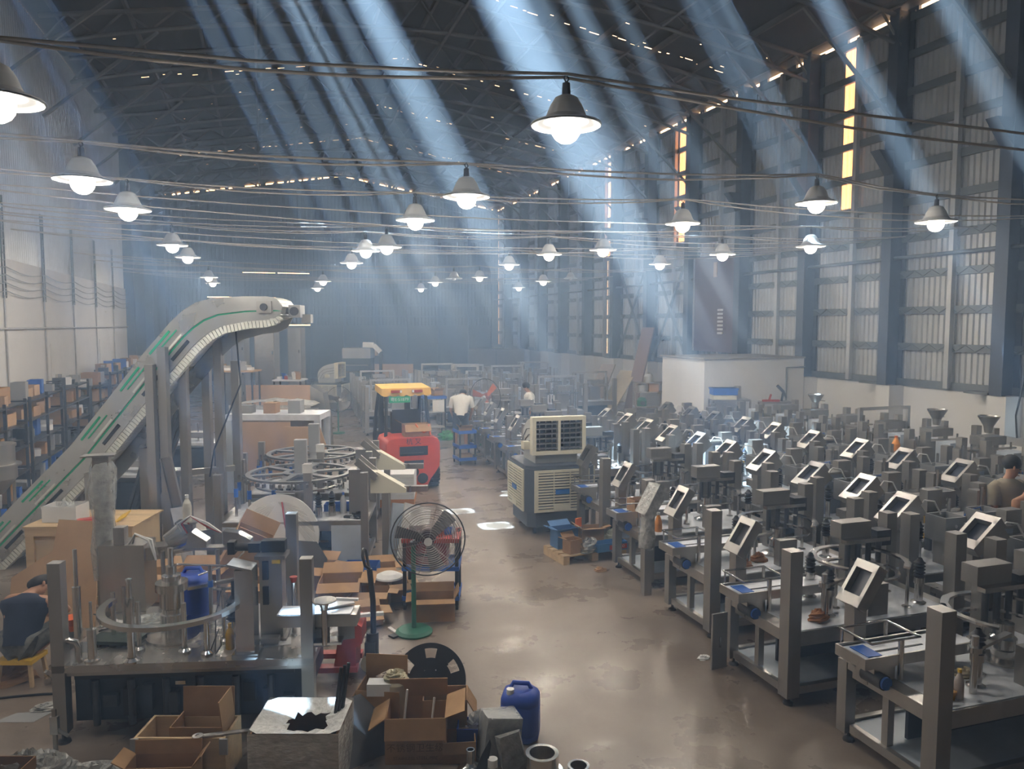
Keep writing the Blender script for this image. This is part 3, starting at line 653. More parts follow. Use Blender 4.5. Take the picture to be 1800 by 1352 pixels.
# ------------------------------------------------------------------ small shared props
def bottle(name, label, loc, h, r, body, cap, liquid=None, group=None, shape=0):
    t = thing(name, label, 'bottle', loc, group=group)
    if shape == 0: pr = [(0.001, 0), (r, 0), (r, h * .55), (r * .85, h * .68), (r * .38, h * .84), (r * .38, h * .9)]
    else: pr = [(0.001, 0), (r, 0), (r, h * .45), (r * .55, h * .75), (r * .28, h * .88), (r * .28, h * .92)]
    MB().lathe(pr, n=14).build('body', body, t)
    if liquid: MB().lathe([(0.001, .004), (r * .96, .004), (r * .96, h * .5), (0.001, h * .5)], n=14).build('contents', liquid, t)
    MB().cyl((0, 0, h * .88), (0, 0, h), r * .42, n=10).build('cap', cap, t); return t
def open_carton(name, label, loc, rz, w, d, h, m=None, flaps=(1, 1, 1, 1), ang=(40, 40, 40, 40), group=None, tilt=None, fl=.5):
    """box without a lid and with up to four flaps; angles are from vertical"""
    m = m or CARD; t = thing(name, label, 'box', loc, rz, group)
    if tilt: t.rotation_euler = tilt
    k = .008
    MB().box(-w / 2, w / 2, -d / 2, d / 2, 0, k).build('bottom', m, t)
    MB().box(-w / 2, w / 2, -d / 2, -d / 2 + k, k, h).build('side', m, t); MB().box(-w / 2, w / 2, d / 2 - k, d / 2, k, h).build('side', m, t)
    MB().box(-w / 2, -w / 2 + k, -d / 2 + k, d / 2 - k, k, h).build('side', m, t); MB().box(w / 2 - k, w / 2, -d / 2 + k, d / 2 - k, k, h).build('side', m, t)
    f = fl * min(w, d)
    for i, (on, a) in enumerate(zip(flaps, ang)):
        if not on: continue
        mb = MB(); L_ = w if i < 2 else d; mb.box(-L_ / 2, L_ / 2, -k / 2, k / 2, 0, f)
        M = Matrix.Rotation((0, pi, -pi / 2, pi / 2)[i] if i < 2 else (pi / 2 if i == 3 else -pi / 2), 4, 'Z')
        pos = [(0, -d / 2 + k / 2, h), (0, d / 2 - k / 2, h), (-w / 2 + k / 2, 0, h), (w / 2 - k / 2, 0, h)][i]
        out = [(0, -1), (0, 1), (-1, 0), (1, 0)][i]; zr = {0: 0, 1: pi, 2: -pi / 2, 3: pi / 2}[i]
        mb.xf(Matrix.Translation(pos) @ Matrix.Rotation(zr, 4, 'Z') @ Matrix.Rotation(radians(a), 4, 'X')).build('flap', m, t)
    return t
def text3d(s, size, m, parent, loc, rot, name='lettering', ext=.001):
    c = bpy.data.curves.new(name, 'FONT'); c.body = s; c.size = size; c.extrude = ext; c.align_x = 'CENTER'; c.align_y = 'CENTER'
    o = bpy.data.objects.new(name, c); COL.objects.link(o); bpy.context.view_layer.update()
    me = bpy.data.meshes.new_from_object(o.evaluated_get(bpy.context.evaluated_depsgraph_get())); bpy.data.objects.remove(o)
    me.materials.clear(); me.materials.append(m); o = bpy.data.objects.new(name, me); COL.objects.link(o)
    o.parent = parent; o.location = loc; o.rotation_euler = rot; return o
def jerrycan(label, loc, rz, s=1.0, spout=True):
    t = thing('jerrycan', label, 'jerrycan', loc, rz); w_, d_, h_ = .29 * s, .27 * s, .40 * s
    def ring(z, k, c=.06):
        a, b = w_ / 2 * k, d_ / 2 * k; c = c * s
        return [(a - c, -b, z), (a, -b + c, z), (a, b - c, z), (a - c, b, z), (-a + c, b, z), (-a, b - c, z), (-a, -b + c, z), (-a + c, -b, z)]
    mb = MB(); Z = [(0, .9), (.015, .98), (.05, 1), (.055, .985), (.06, 1), (.28, 1), (.285, .985), (.29, 1), (.33, .99), (.37, .86), (.385, .6)]
    R = [ring(z * s, k) for z, k in Z]; vs_ = [p for r in R for p in r]; n = 8
    mb.add(vs_, [(j * n + i, j * n + (i + 1) % n, (j + 1) * n + (i + 1) % n, (j + 1) * n + i) for j in range(len(R) - 1) for i in range(n)], True)
    mb.add(R[0], [tuple(reversed(range(n)))]); mb.add(R[-1], [tuple(range(n))]); mb.build('body', BLUE, t)
    MB().tube([(-.08 * s, .02 * s, .375 * s), (-.06 * s, .02 * s, .42 * s), (.06 * s, .02 * s, .42 * s), (.08 * s, .02 * s, .375 * s)], .018 * s, 8).build('handle', BLUE, t)
    if spout: MB().cyl((-.07 * s, -.07 * s, .36 * s), (-.07 * s, -.07 * s, .41 * s), .03 * s, n=12).build('cap', WHITE, t)
    return t
def crumple(name, label, loc, sx, sy, sz, m, seed=0, cat='film', rz=0.0, n=10, group=None, parent=None):
    """a heap of crumpled sheet: a lumpy faceted dome with a flat underside"""
    r = random.Random(seed); mb = MB(); vs_ = []; N = n; M_ = n
    for j in range(M_ + 1):
        for i in range(N):
            t = j / M_ * pi / 2; a = 2 * pi * i / N + r.uniform(-.15, .15); k = r.uniform(.68, 1.12)
            vs_.append((sx * cos(t) * cos(a) * k, sy * cos(t) * sin(a) * k, max(0.0, sz * sin(t) * (k if j else 0))))
    f = []
    for j in range(M_):
        for i in range(N):
            a, b, c, d = j * N + i, j * N + (i + 1) % N, (j + 1) * N + (i + 1) % N, (j + 1) * N + i
            f += [(a, b, c), (a, c, d)]
    mb.add(vs_, f); mb.add(vs_[:N], [tuple(reversed(range(N)))])
    if parent is not None: return mb.build(name, m, parent, loc, rz)
    o = mb.build(name, m, None, loc, rz); return tag(o, label, cat, group)
# ------------------------------------------------------------------ the rotary machine at the front left
ZT = .66; RZ = -.235
o0 = onz(90, 1172, ZT); o0.z = 0
LM = thing('rotary_machine', 'stainless rotary machine with curved guide rail at the front left', 'machine', o0)
UX = Vector((cos(RZ), sin(RZ), 0)); UY = Vector((-sin(RZ), cos(RZ), 0))
def lw(px, py, z=ZT): return onz(px, py, z) - o0
def lp_(a, b, z): v = UX * a + UY * b; return Vector((v.x, v.y, z))
def lbox(a0, a1, b0, b1, z0, z1, mb=None): return (mb or MB()).bc(lp_((a0 + a1) / 2, (b0 + b1) / 2, (z0 + z1) / 2), (a1 - a0, b1 - b0, z1 - z0), RZ)
WW, DD = 2.07, 1.3
lbox(0, WW, 0, DD, ZT - .06, ZT).build('table_top', mat('smeared steel table', (.50, .485, .46), .3, .85, .25, 2.2, rvar=.14), LM)
lbox(.02, WW - .02, .03, .06, ZT - .1, ZT - .06).build('apron', STEEL, LM)
for a, b, h in ((0, 0, 1.5), (WW - .1, 0, 1.49), (0, DD - .1, 1.47), (WW - .42, DD - .3, 1.62)):
    lbox(a, a + .1, b, b + .1, .09, h).build('corner_post', STEELD, LM)
    MB().cyl(lp_(a + .05, b + .05, .02), lp_(a + .05, b + .05, .1), .02, n=8).lathe([(0.001, 0), (.055, 0), (.05, .02), (.02, .03)], lp_(a + .05, b + .05, 0), 10).build('levelling_foot', DARKM, LM)
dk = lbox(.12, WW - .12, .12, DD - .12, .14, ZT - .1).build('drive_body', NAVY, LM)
rr = random.Random(2)
for q in range(11):
    a = .2 + .16 * q; hh = rr.uniform(.08, .3); z0 = rr.uniform(.15, .3)
    lbox(a, a + rr.uniform(.06, .13), .06, .12, z0, z0 + hh).build('drive_block', (NAVY, DARKM, BLACK)[q % 3], dk)
for q in range(6): MB().cyl(lp_(.3 + .28 * q, .08, .12), lp_(.3 + .28 * q, .08, .5), .03, n=8).build('cam_shaft', DARKM, dk)
lbox(.95, 1.03, .03, .06, .46, .49).build('bracket', STEELB, dk); lbox(.15, 1.9, .05, .08, .52, .56).build('drive_rail', BLACK, dk)
# guide rail on stands
gc = onz(306, 1062, 1.08) - o0; gr = .56
g = MB(); arcplate(g, gc.x, gc.y, 1.07, gr - .05, gr + .01, -205, -15, .035, 24); g.build('guide_rail', STEELB, LM)
for px, py, r in ((232, 1163, .03), (245, 1143, .02), (325, 1146, .022), (201, 1124, .02), (364, 1150, .022), (395, 1128, .018), (220, 1112, .016)):
    p = lw(px, py); top = 1.19 if px == 232 else (1.08 if px != 364 else .95)
    MB().cyl((p.x, p.y, ZT), (p.x, p.y, top), r, n=10).lathe([(.001, ZT), (r * 2.3, ZT), (r * 2.3, ZT + .015), (r * 1.3, ZT + .035)], (p.x, p.y, 0), 12).build('rail_stand', STEELB, LM)
p = lw(232, 1163); MB().cyl((p.x, p.y, 1.1), (p.x, p.y, 1.34), .018, n=10).cyl((p.x, p.y, 1.33), (p.x, p.y, 1.35), .025, n=10).build('stand_rod', STEELB, LM)
# turret
p = lw(305, 1120)
tu = MB().lathe([(.001, ZT), (.22, ZT), (.22, ZT + .025), (.10, ZT + .03), (.10, ZT + .22), (.085, ZT + .23), (.085, ZT + .27), (.10, ZT + .28), (.10, ZT + .42), (.135, ZT + .43), (.135, ZT + .5), (.08, ZT + .5), (.08, ZT + .56), (.045, ZT + .57), (.045, ZT + .64), (.024, ZT + .64), (.024, ZT + .8), (.001, ZT + .8)], (p.x, p.y, 0), 28).build('turret', STEELB, LM)
# elbow pipe, short post, rods
p = lw(139, 1165); MB().tube([(p.x, p.y, ZT), (p.x, p.y, ZT + .13), (p.x - .02, p.y + .01, ZT + .17), (p.x - .07, p.y + .02, ZT + .185), (p.x - .11, p.y + .02, ZT + .185)], .026, 12).build('elbow_pipe', STEELB, LM)
p = lw(163, 1163); MB().lathe([(.001, ZT), (.06, ZT), (.06, ZT + .02), (.035, ZT + .03), (.035, ZT + .27), (.04, ZT + .275), (.012, ZT + .28), (.012, ZT + .5), (.001, ZT + .5)], (p.x, p.y, 0), 16).build('short_post', STEELB, LM)
p = lw(138, 1124); MB().lathe([(.001, ZT), (.034, ZT), (.034, ZT + .47), (.018, ZT + .475), (.018, ZT + .80), (.001, ZT + .8)], (p.x, p.y, 0), 14).build('stepped_rod', STEELB, LM)
p = lw(170, 1138); pl = MB().bc((p.x + .15, p.y + .06, ZT + .03), (.42, .2, .03), RZ - .15).build('cast_plate', mat('dark green casting', (.05, .07, .06), .45, .4, .2, 6), LM)
# square column with slanted cap, motor column, servo motor
p = lw(436, 1146); cpx = MB().bc((p.x, p.y, ZT + .36), (.15, .16, .72), RZ).bc((p.x, p.y, ZT + .01), (.21, .2, .02), RZ).build('square_column', STEELB, LM)
MB().bc((p.x - .03, p.y + .03, ZT + .74), (.2, .2, .02), rot=Matrix.Rotation(RZ, 3, 'Z') @ Matrix.Rotation(.25, 3, 'Y')).build('column_cap', STEEL, cpx)
MB().bc((p.x - .06, p.y - .06, ZT + .7), (.05, .012, .03), RZ).build('warning_label', YELLOW, cpx)
p = lw(482, 1118); c2 = MB().bc((p.x, p.y, ZT + .36), (.19, .16, .72), RZ).bc((p.x, p.y, ZT + .012), (.26, .24, .024), RZ).build('motor_column', STEEL, LM)
for z in (.4, .62): MB().bc((p.x - .06, p.y - .08, ZT + z), (.05, .02, .16), RZ).build('slot', NAVY, c2)
MB().bc((p.x, p.y, ZT + .73), (.26, .2, .03), RZ).build('column_plate', STEEL, c2); MB().bc((p.x + .03, p.y - .1, ZT + .7), (.07, .012, .04), RZ).build('warning_label', YELLOW, c2)
sv = MB().bc((p.x + .02, p.y + .02, ZT + .81), (.2, .1, .1), RZ).bc((p.x - .14, p.y + .05, ZT + .8), (.1, .08, .08), RZ).cyl(Vector((p.x - .3, p.y + .09, ZT + .8)), Vector((p.x - .1, p.y + .04, ZT + .8)), .035, n=10).bc((p.x - .33, p.y + .1, ZT + .8), (.06, .09, .11), RZ).build('servo_motor', BLACK, LM)
MB().bc((p.x + .05, p.y - .033, ZT + .82), (.07, .006, .05), RZ).build('motor_label', PAPER, sv)
p = lw(518, 1112); MB().cyl((p.x, p.y, ZT), (p.x, p.y, ZT + .46), .022, n=12).build('round_rod', STEELB, LM); MB().cyl((p.x, p.y, ZT + .46), (p.x, p.y, ZT + .51), .02, .035, n=10).build('red_cap', RED, LM)
p = lw(412, 1118); s = MB().cyl((p.x, p.y, ZT), (p.x, p.y, ZT + .14), .04, n=12).build('spindle', STEELB, LM); b = MB(); bellows(b, (p.x, p.y), ZT + .14, ZT + .34, .065); b.build('bellows', BLACK, s); MB().cyl((p.x, p.y, ZT + .34), (p.x, p.y, ZT + .5), .018, n=8).build('spindle_rod', DARKM, s)
p = lw(340, 1092)
MB().bc((p.x + .2, p.y, 1.0), (.5, .05, .03), .3).bc((p.x + .3, p.y + .05, .92), (.42, .03, .02), -.2).build('link_arm', STEELB, LM)
MB().tube([lw(365, 1150) + Vector((.02, 0, .02)), lw(375, 1140) + Vector((.05, .02, .16)), lw(385, 1145) + Vector((.02, 0, .05)), lw(370, 1152) + Vector((.04, -.01, .01)), lw(380, 1120) + Vector((0, 0, .2)), lw(390, 1085) + Vector((0, 0, .25))], .006, 5).build('cable', BLACK, LM)
MB().tube([lw(300, 1105) + Vector((-.6, .1, .01)), lw(220, 1098) + Vector((0, 0, .012)), lw(190, 1092) + Vector((0, .05, .012)), lw(165, 1082) + Vector((0, 0, .012))], .007, 5).build('cable', BLACK, LM)
# thin adjustable rods behind the rail
p = lw(372, 1095); MB().cyl((p.x, p.y, ZT), (p.x, p.y, 1.2), .018, n=8).build('rod_stand', STEEL, LM)
MB().tube([(p.x - .28, p.y, 1.24), (p.x + .35, p.y - .05, 1.17)], .009, 5).tube([(p.x - .1, p.y, 1.12), (p.x + .2, p.y + .02, 1.2), (p.x + .3, p.y, 1.3)], .009, 5).build('probe_rod', STEELB, LM)
MB().cyl((p.x, p.y, 1.0), (p.x, p.y, 1.06), .024, n=8).build('blue_collar', BLUEP, LM)
# outfeed conveyor on the right
q0 = onz(492, 1075, .98) - o0; q1 = onz(630, 1072, .98) - o0
cv = MB().bar((q0.x, q0.y, .93), (q1.x, q1.y, .93), .22, .1).build('outfeed_conveyor', STEEL, LM)
MB().bar((q0.x, q0.y, .985), (q1.x - .05, q1.y, .985), .2, .008).build('conveyor_film', FILM, cv)
MB().bar((q1.x - .3, q1.y + .05, .86), (q1.x - .3, q1.y + .05, .7), .12).bar((q1.x - .1, q1.y + .05, .86), (q1.x - .1, q1.y + .05, .74), .13).build('drive_box', GREYB, cv)
MB().cyl((q1.x - .29, q1.y - .12, .76), (q1.x - .29, q1.y - .12, 1.12), .025, n=10).lathe([(.025, 1.06), (.05, 1.12), (.1, 1.13), (.1, 1.14), (.001, 1.14)], (q1.x - .29, q1.y - .12, 0), 12).bc((q1.x - .29, q1.y - .06, .77), (.3, .14, .02), RZ).build('pillar', STEELB, cv)
# feeder head behind, with bottle on it
p = onz(345, 1075, ZT) - o0
fh = MB().bc((p.x - .1, p.y + .25, 1.22), (.9, .12, .025), RZ).cyl((p.x - .3, p.y + .2, ZT), (p.x - .3, p.y + .2, 1.22), .02, n=8).cyl((p.x + .2, p.y + .1, ZT), (p.x + .2, p.y + .1, 1.22), .02, n=8).build('feeder_plate', STEEL, LM)
MB().prism([(-.14, 0), (.14, 0), (.14, .06), (0, .16), (-.14, .1)], -.07, .07, Matrix.Translation((p.x - .02, p.y + .22, 1.24)) @ Matrix.Rotation(RZ, 4, 'Z') @ Matrix.Rotation(pi / 2, 4, 'X')).build('feeder_head', STEELB, fh)
MB().prism([(-.12, 0), (.14, 0), (.14, .05), (.02, .12), (-.12, .14)], -.06, .06, Matrix.Translation((p.x + .38, p.y + .18, 1.24)) @ Matrix.Rotation(RZ, 4, 'Z') @ Matrix.Rotation(pi / 2, 4, 'X')).build('feeder_head', STEELB, fh)
MB().bc((p.x - .08, p.y + .32, 1.46), (.2, .14, .02), RZ).bc((p.x - .08, p.y + .36, 1.35), (.12, .1, .22), RZ).build('bottle_shelf', STEELB, fh)
for q in range(3):
    MB().tube([(p.x - .1 + .02 * q, p.y + .2, 1.34), (p.x - .16 + .02 * q, p.y + .18, 1.48), (p.x - .04, p.y + .17, 1.55), (p.x + .12, p.y + .12, 1.48 - .02 * q), (p.x + .24, p.y + .1, 1.38)], .009, 5).build('air_hose', (WHITE, WHITE, RED)[q], fh)
p2 = onz(215, 1085, ZT) - o0
mb2 = MB().bc((p2.x + .02, p2.y + .3, .98), (.42, .3, .64), RZ).build('side_cabinet', STEEL, LM)
MB().bc((p2.x + .3, p2.y + .25, 1.2), (.28, .2, .12), RZ + .3).cyl((p2.x + .38, p2.y + .2, 1.26), (p2.x + .55, p2.y + .25, 1.32), .1, .16, 12).build('hopper', STEELB, mb2)
for q in range(2): MB().tube([(p2.x + .05 + .03 * q, p2.y + .2, 1.3), (p2.x + .12, p2.y + .1, 1.42), (p2.x + .24 + .03 * q, p2.y + .05, 1.36), (p2.x + .3, p2.y + .06, 1.16)], .01, 5).build('air_hose', WHITE, mb2)
# tall wrapped pillar at the back left
p = onz(174, 1085, ZT)
pp = thing('wrapped_pillar', 'tall steel pillar wrapped in clear film behind the front left machine', 'pillar', (p.x, p.y + .42, 0))
MB().box(-.07, .07, -.07, .07, 0, 2.12).build('pillar', STEELD, pp)
MB().tube([(0, 0, z) for z in (.9, 1.0, 1.2, 1.5, 1.8, 2.0, 2.06)], [.1, .13, .12, .11, .13, .12, .09], 9).jitter(.014, 4).build('film_wrap', WRAP, pp)
MB().bc((-.02, -.02, 2.13), (.3, .16, .015)).build('top_plate', STEEL, pp)
# things resting on the table
p = onz(405, 1140, ZT); bottle('drink_bottle', 'yellow drink bottle on the front left machine table', (p.x, p.y, ZT), .22, .036, mat('yellow bottle', (.6, .36, .03), .25), YELLOW)
sh = o0 + Vector((onz(345, 1075, ZT) - o0)) + Vector((-.08, .32, 0)); bottle('milk_bottle', 'white capped bottle with yellow label on the feeder shelf', (sh.x, sh.y, 1.47), .26, .042, mat('pale drink', (.62, .58, .48), .3), WHITE)
p = onz(480, 1130, ZT); t = tag(MB().bc((0, 0, .002), (.3, .16, .003), RZ + .2).build('paper_sheet', PAPER, None, (p.x, p.y, ZT)), 'white paper sheet with a metal block on the front left table', 'paper')
t = tag(MB().bc((0, 0, .028), (.15, .09, .05), RZ).build('metal_block', ALU, None, (p.x - .02, p.y, ZT + .004)), 'small metal block lying on the white paper sheet', 'block')
p = onz(260, 1112, ZT); crumple('clear_film', 'crumpled clear film lying behind the turret on the table', (p.x + .05, p.y + .15, ZT), .32, .2, .1, WRAP, 3)
p = onz(197, 1105, ZT); crumple('white_rag', 'white rag on the front left machine table', (p.x, p.y + .05, ZT), .12, .07, .06, WHITE, 9, 'rag')
p = onz(125, 1112, ZT); t = thing('funnel', 'small orange funnel on the table beside the left post', 'funnel', (p.x, p.y + .03, ZT)); MB().lathe([(.02, 0), (.025, .05), (.085, .13), (.08, .13), (.02, .055), (.015, 0)], n=14).build('cone', ORANGE, t)
p = onz(590, 1066, .99); t = tag(MB().bc((0, 0, .02), (.3, .12, .012), .2).bc((.1, .05, .035), (.2, .03, .02), -.4).build('paper_strips', PAPER, None, (p.x, p.y, .99)), 'white paper strips lying on the outfeed conveyor', 'paper')
p = onz(255, 1100, 0); jerrycan('blue jerrycan behind the curved rail of the front left machine', (o0 + lp_(.78, DD - .28, ZT)), RZ, 1.08, False)
# ------------------------------------------------------------------ inclined swan-neck conveyor
ZCV = 10.4
cvo = atd(462, 570, ZCV); cvo.z = 0
CVR = -YAW
cvt = thing('inclined_conveyor', 'tall inclined swan-neck conveyor with green strips and white belt', 'conveyor', cvo, CVR)
def cp(px, py): p = atd(px, py, ZCV); d = p - cvo; return Vector((d.dot(CR), 0, p.z))
topE = [cp(*q) for q in ((-70, 972), (0, 899), (115, 786), (180, 708), (250, 622), (300, 566), (322, 546), (345, 532), (375, 524), (430, 521), (470, 521), (488, 526), (497, 540))]
botE = [cp(*q) for q in ((-30, 1010), (42, 938), (157, 822), (222, 744), (292, 662), (336, 612), (352, 597), (368, 585), (390, 574), (434, 566), (466, 564), (484, 560), (494, 552))]
def strip(mb, A, B, y0, y1):
    n = len(A)
    for i in range(n - 1):
        mb.hexa([A[i] + Vector((0, y0, 0)), B[i] + Vector((0, y0, 0)), B[i + 1] + Vector((0, y0, 0)), A[i + 1] + Vector((0, y0, 0)), A[i] + Vector((0, y1, 0)), B[i] + Vector((0, y1, 0)), B[i + 1] + Vector((0, y1, 0)), A[i + 1] + Vector((0, y1, 0))])
    return mb
def mixl(A, B, t): return [a.lerp(b, t) for a, b in zip(A, B)]
CVW = .62
PLATE = mat('conveyor side plate', (.46, .46, .44), .3, .85, .12, 1.5, rvar=.08)
strip(MB(), topE, mixl(topE, botE, .56), -.01, .005).build('side_plate', PLATE, cvt)
strip(MB(), mixl(topE, botE, .62), mixl(topE, botE, .98), .0, .015).build('lower_side_plate', PLATE, cvt)
strip(MB(), mixl(topE, botE, .555), mixl(topE, botE, .625), .004, .02).build('green_edge', GREENL, cvt)
strip(MB(), topE, mixl(topE, botE, 1.5), CVW - .005, CVW + .01).build('far_side_plate', PLATE, cvt)
# white modular belt: upper run, return run, each of many short links
def resample(P, step):
    out = [P[0]]; acc = 0
    for a, b in zip(P, P[1:]):
        L_ = (b - a).length; t = step - acc
        while t < L_: out.append(a.lerp(b, t / L_)); t += step
        acc = L_ - (t - step)
    return out
BELT = mat('white modular belt', (.66, .66, .60), .45, 0, .06, 8)
bl = MB()
for run, off in ((mixl(topE, botE, .04), 0), (mixl(topE, botE, 1.0), 0)):
    R = resample(run, .055)
    for a, b in zip(R, R[1:]):
        d = (b - a).normalized(); c = (a + b) / 2 + Vector((0, CVW / 2, 0)); bl.bc(c, (.048, CVW - .03, .022), rot=Matrix(((d.x, 0, -d.z), (0, 1, 0), (d.z, 0, d.x))))
bo = bl.build('belt', BELT, cvt); bo['kind'] = 'stuff'
ch = MB(); R = resample(mixl(topE, botE, 1.12), .05)
for i, (a, b) in enumerate(zip(R, R[1:])):
    d = (b - a).normalized(); ch.bc((a + b) / 2 + Vector((0, .05, 0)), (.04, .1, .1), rot=Matrix(((d.x, 0, -d.z), (0, 1, 0), (d.z, 0, d.x))))
ch = ch.build('return_chain', BELT, cvt); ch['kind'] = 'stuff'
# slots and strips on the side plate
def along(i0, f, t, L0, L1, w, m, nm, y=-.012):
    a = topE[i0].lerp(botE[i0], t).lerp(topE[i0 + 1].lerp(botE[i0 + 1], t), f); b = topE[i0 + 1].lerp(botE[i0 + 1], t); d = (b - a).normalized()
    MB().bar(a + d * L0 + Vector((0, y, 0)), a + d * L1 + Vector((0, y, 0)), .012, w, up=(-d.z, 0, d.x)).build(nm, m, cvt)
for i0, f in ((0, .2), (1, .15), (2, .2), (3, .3), (4, .1)):
    along(i0, f, .16, .0, .42, .03, GREENL, 'green_slot'); along(i0, f, .30, .08, .5, .018, GREENL, 'green_slot')
    along(i0, f, .50, .1, .5, .028, BELT, 'white_slot'); along(i0, f, .78, .15, .5, .045, BLACK, 'dark_slot', -.004)
# head: bearing plate, shaft, motor
hb = cp(466, 540); MB().bc(hb + Vector((0, -.025, 0)), (.2, .03, .16)).build('bearing_plate', STEEL, cvt); MB().cyl(hb + Vector((0, -.06, 0)), hb + Vector((0, -.03, 0)), .05, n=14).build('bearing', DARKM, cvt)
MB().cyl(hb + Vector((0, 0, 0)), hb + Vector((0, CVW, 0)), .12, n=16).build('head_drum', BELT, cvt)
hm = cp(513, 547); MB().bc(hm + Vector((0, .25, 0)), (.16, .24, .17)).cyl(hm + Vector((-.14, .25, 0)), hm + Vector((0, .25, 0)), .04, n=10).build('gear_motor', GREYB, cvt); MB().cyl(hm + Vector((0, .11, 0)), hm + Vector((0, .13, 0)), .06, n=14).build('motor_face', DARKM, cvt)
MB().bc(cp(530, 560) + Vector((0, .3, 0)), (.13, .12, .12)).build('terminal_box', GREYB, cvt)
# supporting steel posts
for px, top, dy in ((272, 640, -.18), (290, 610, -.1), (308, 600, .2), (324, 606, .7), (352, 580, .6), (370, 640, .9)):
    p = cp(px, top); MB().box(p.x - .055, p.x + .055, dy - .055, dy + .055, 0, p.z).build('support_post', STEELD, cvt)
    MB().box(p.x - .1, p.x + .1, dy - .1, dy + .1, 0, .015).build('foot_plate', STEELD, cvt)
for px, z in ((275, 1.3), (275, .4)): a = cp(270, 700); b = cp(372, 700); MB().bar((a.x, .2, z), (b.x, .7, z), .08).build('cross_bar', STEELD, cvt)
for px, top, dy in ((148, 835, .0), (100, 850, .3), (215, 800, .5)):
    p = cp(px, top); MB().box(p.x - .06, p.x + .06, dy - .06, dy + .06, 0, p.z).build('support_post', STEELD, cvt)
MB().tube([cp(395, 575) + Vector((0, .4, 0)), cp(398, 680) + Vector((.02, .42, 0)), cp(352, 800) + Vector((.02, .3, 0)), cp(345, 850) + Vector((0, .3, 0))], .012, 5).build('power_cable', BLACK, cvt)
# leaning steel channel, film, disc by the posts
lc = thing('leaning_channel', 'bent steel channel leaning beside the conveyor posts', 'channel', onz(345, 1030, 0)); lc.rotation_euler = (radians(6), radians(-8), CVR)
MB().box(-.07, .07, -.01, 0, 0, 1.75).box(-.07, -.06, -.05, 0, 0, 1.75).box(.06, .07, -.05, 0, 0, 1.75).build('channel', STEEL, lc); MB().box(-.075, .075, -.06, -.05, 0.02, 1.1).build('film', FILM, lc)
# ------------------------------------------------------------------ star wheel machines
def star_machine(label, org, seed):
    t = thing('star_wheel_machine', label, 'machine', org, RZ, 'star wheel machines in the left row'); W, D, zt = 2.05, 1.25, .72
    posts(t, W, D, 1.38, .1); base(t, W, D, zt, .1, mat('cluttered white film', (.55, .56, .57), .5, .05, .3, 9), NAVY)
    MB().box(W - .5, W - .1, .005, .03, .1, zt - .06).build('side_panel', FILMB, t); MB().box(.1, .5, .005, .03, .1, zt - .06).build('side_panel', FILMB, t)
    MB().bar((.55, .1, .42), (W - .55, .1, .42), .03).build('inner_rail', STEELB, t)
    cx, cy_ = 1.0, .75; zr = 1.24
    MB().cyl((cx, cy_, zt), (cx, cy_, zr), .08, n=14).lathe([(.001, zr - .16), (.2, zr - .12), (.26, zr - .04), (.1, zr - .02)], (cx, cy_, 0), 18).build('wheel_hub', STEELD, t)
    ring = mat('grey casting', (.2, .205, .21), .45, .5, .12, 5)
    mb = MB(); arcplate(mb, cx, cy_, zr, .68, .75, 0, 360, .03, 40); arcplate(mb, cx, cy_, zr, .15, .24, 0, 360, .03, 20); wheel = mb.build('star_wheel', ring, t)
    for q in range(6): a = radians(60 * q + 20 * seed); MB().bar((cx + .2 * cos(a), cy_ + .2 * sin(a), zr + .015), (cx + .7 * cos(a), cy_ + .7 * sin(a), zr + .015), .1, .028).build('spoke', ring, wheel)
    mb = MB()
    for q in range(40): a = radians(9 * q); mb.bc((cx + .77 * cos(a), cy_ + .77 * sin(a), zr - .03), (.05, .03, .05), a)
    o = mb.build('gripper', ring, wheel); o['kind'] = 'stuff'
    mb = MB(); arcplate(mb, cx, cy_, zr - .15, .56, .62, 0, 360, .02, 36); mb.build('lower_ring', STEEL, t)
    for x, y in ((.2, .35), (.42, .2), (.75, .2), (.12, .8)):
        s = MB().cyl((x, y, zt), (x, y, 1.22), .02, n=8).build('guide_stand', STEELB, t); MB().cyl((x, y, 1.0), (x, y, 1.12), .03, n=10).build('blue_sleeve', BLUEP, s)
    for x, y in ((1.35, .22), (1.52, .3)):
        s = MB().cyl((x, y, zt), (x, y, zt + .15), .05, n=10).build('spindle', STEELB, t); b = MB(); bellows(b, (x, y), zt + .15, zt + .32, .05); b.build('bellows', BLACK, s)
    MB().box(1.18, 1.29, .05, .15, zt, 1.5).build('sensor_post', STEELD, t); MB().box(1.17, 1.3, .045, .06, 1.38, 1.5).build('sensor', WHITE, t)
    MB().box(1.75, 1.95, .35, .6, zt, 1.36).build('control_column', STEELD, t)
    # tilted delivery chute on the right
    R = Matrix.Rotation(radians(42), 3, 'Y'); MB().bc((2.0, .45, 1.34), (.36, .3, .04), rot=R).bc((2.0, .3, 1.37), (.36, .02, .1), rot=R).bc((2.0, .6, 1.37), (.36, .02, .1), rot=R).build('chute', STEEL, t)
    MB().prism([(0, 0), (.5, 0), (.5, .06), (.1, .3), (0, .3)], -.1, .1, Matrix.Translation((2.05, .45, 1.02)) @ Matrix.Rotation(pi / 2, 4, 'X')).build('chute_guard', CREAM, t)
    MB().box(2.5, 2.85, .4, .5, 1.02, 1.1).build('rail', STEEL, t); MB().box(2.2, 2.3, .4, .5, .0, 1.02).build('rail_leg', STEELD, t)
    for q in range(10): r = random.Random(seed * 50 + q); MB().bc((r.uniform(.3, 1.9), r.uniform(.1, .5), zt + .02), (r.uniform(.05, .16), r.uniform(.03, .1), .03), r.uniform(0, 3)).build('loose_fitting', (DARKM, BLACK, ALU)[q % 3], t)
    MB().box(.95, 1.12, .62, .74, 1.27, 1.75).build('rear_column', GREYB, t)
    return t
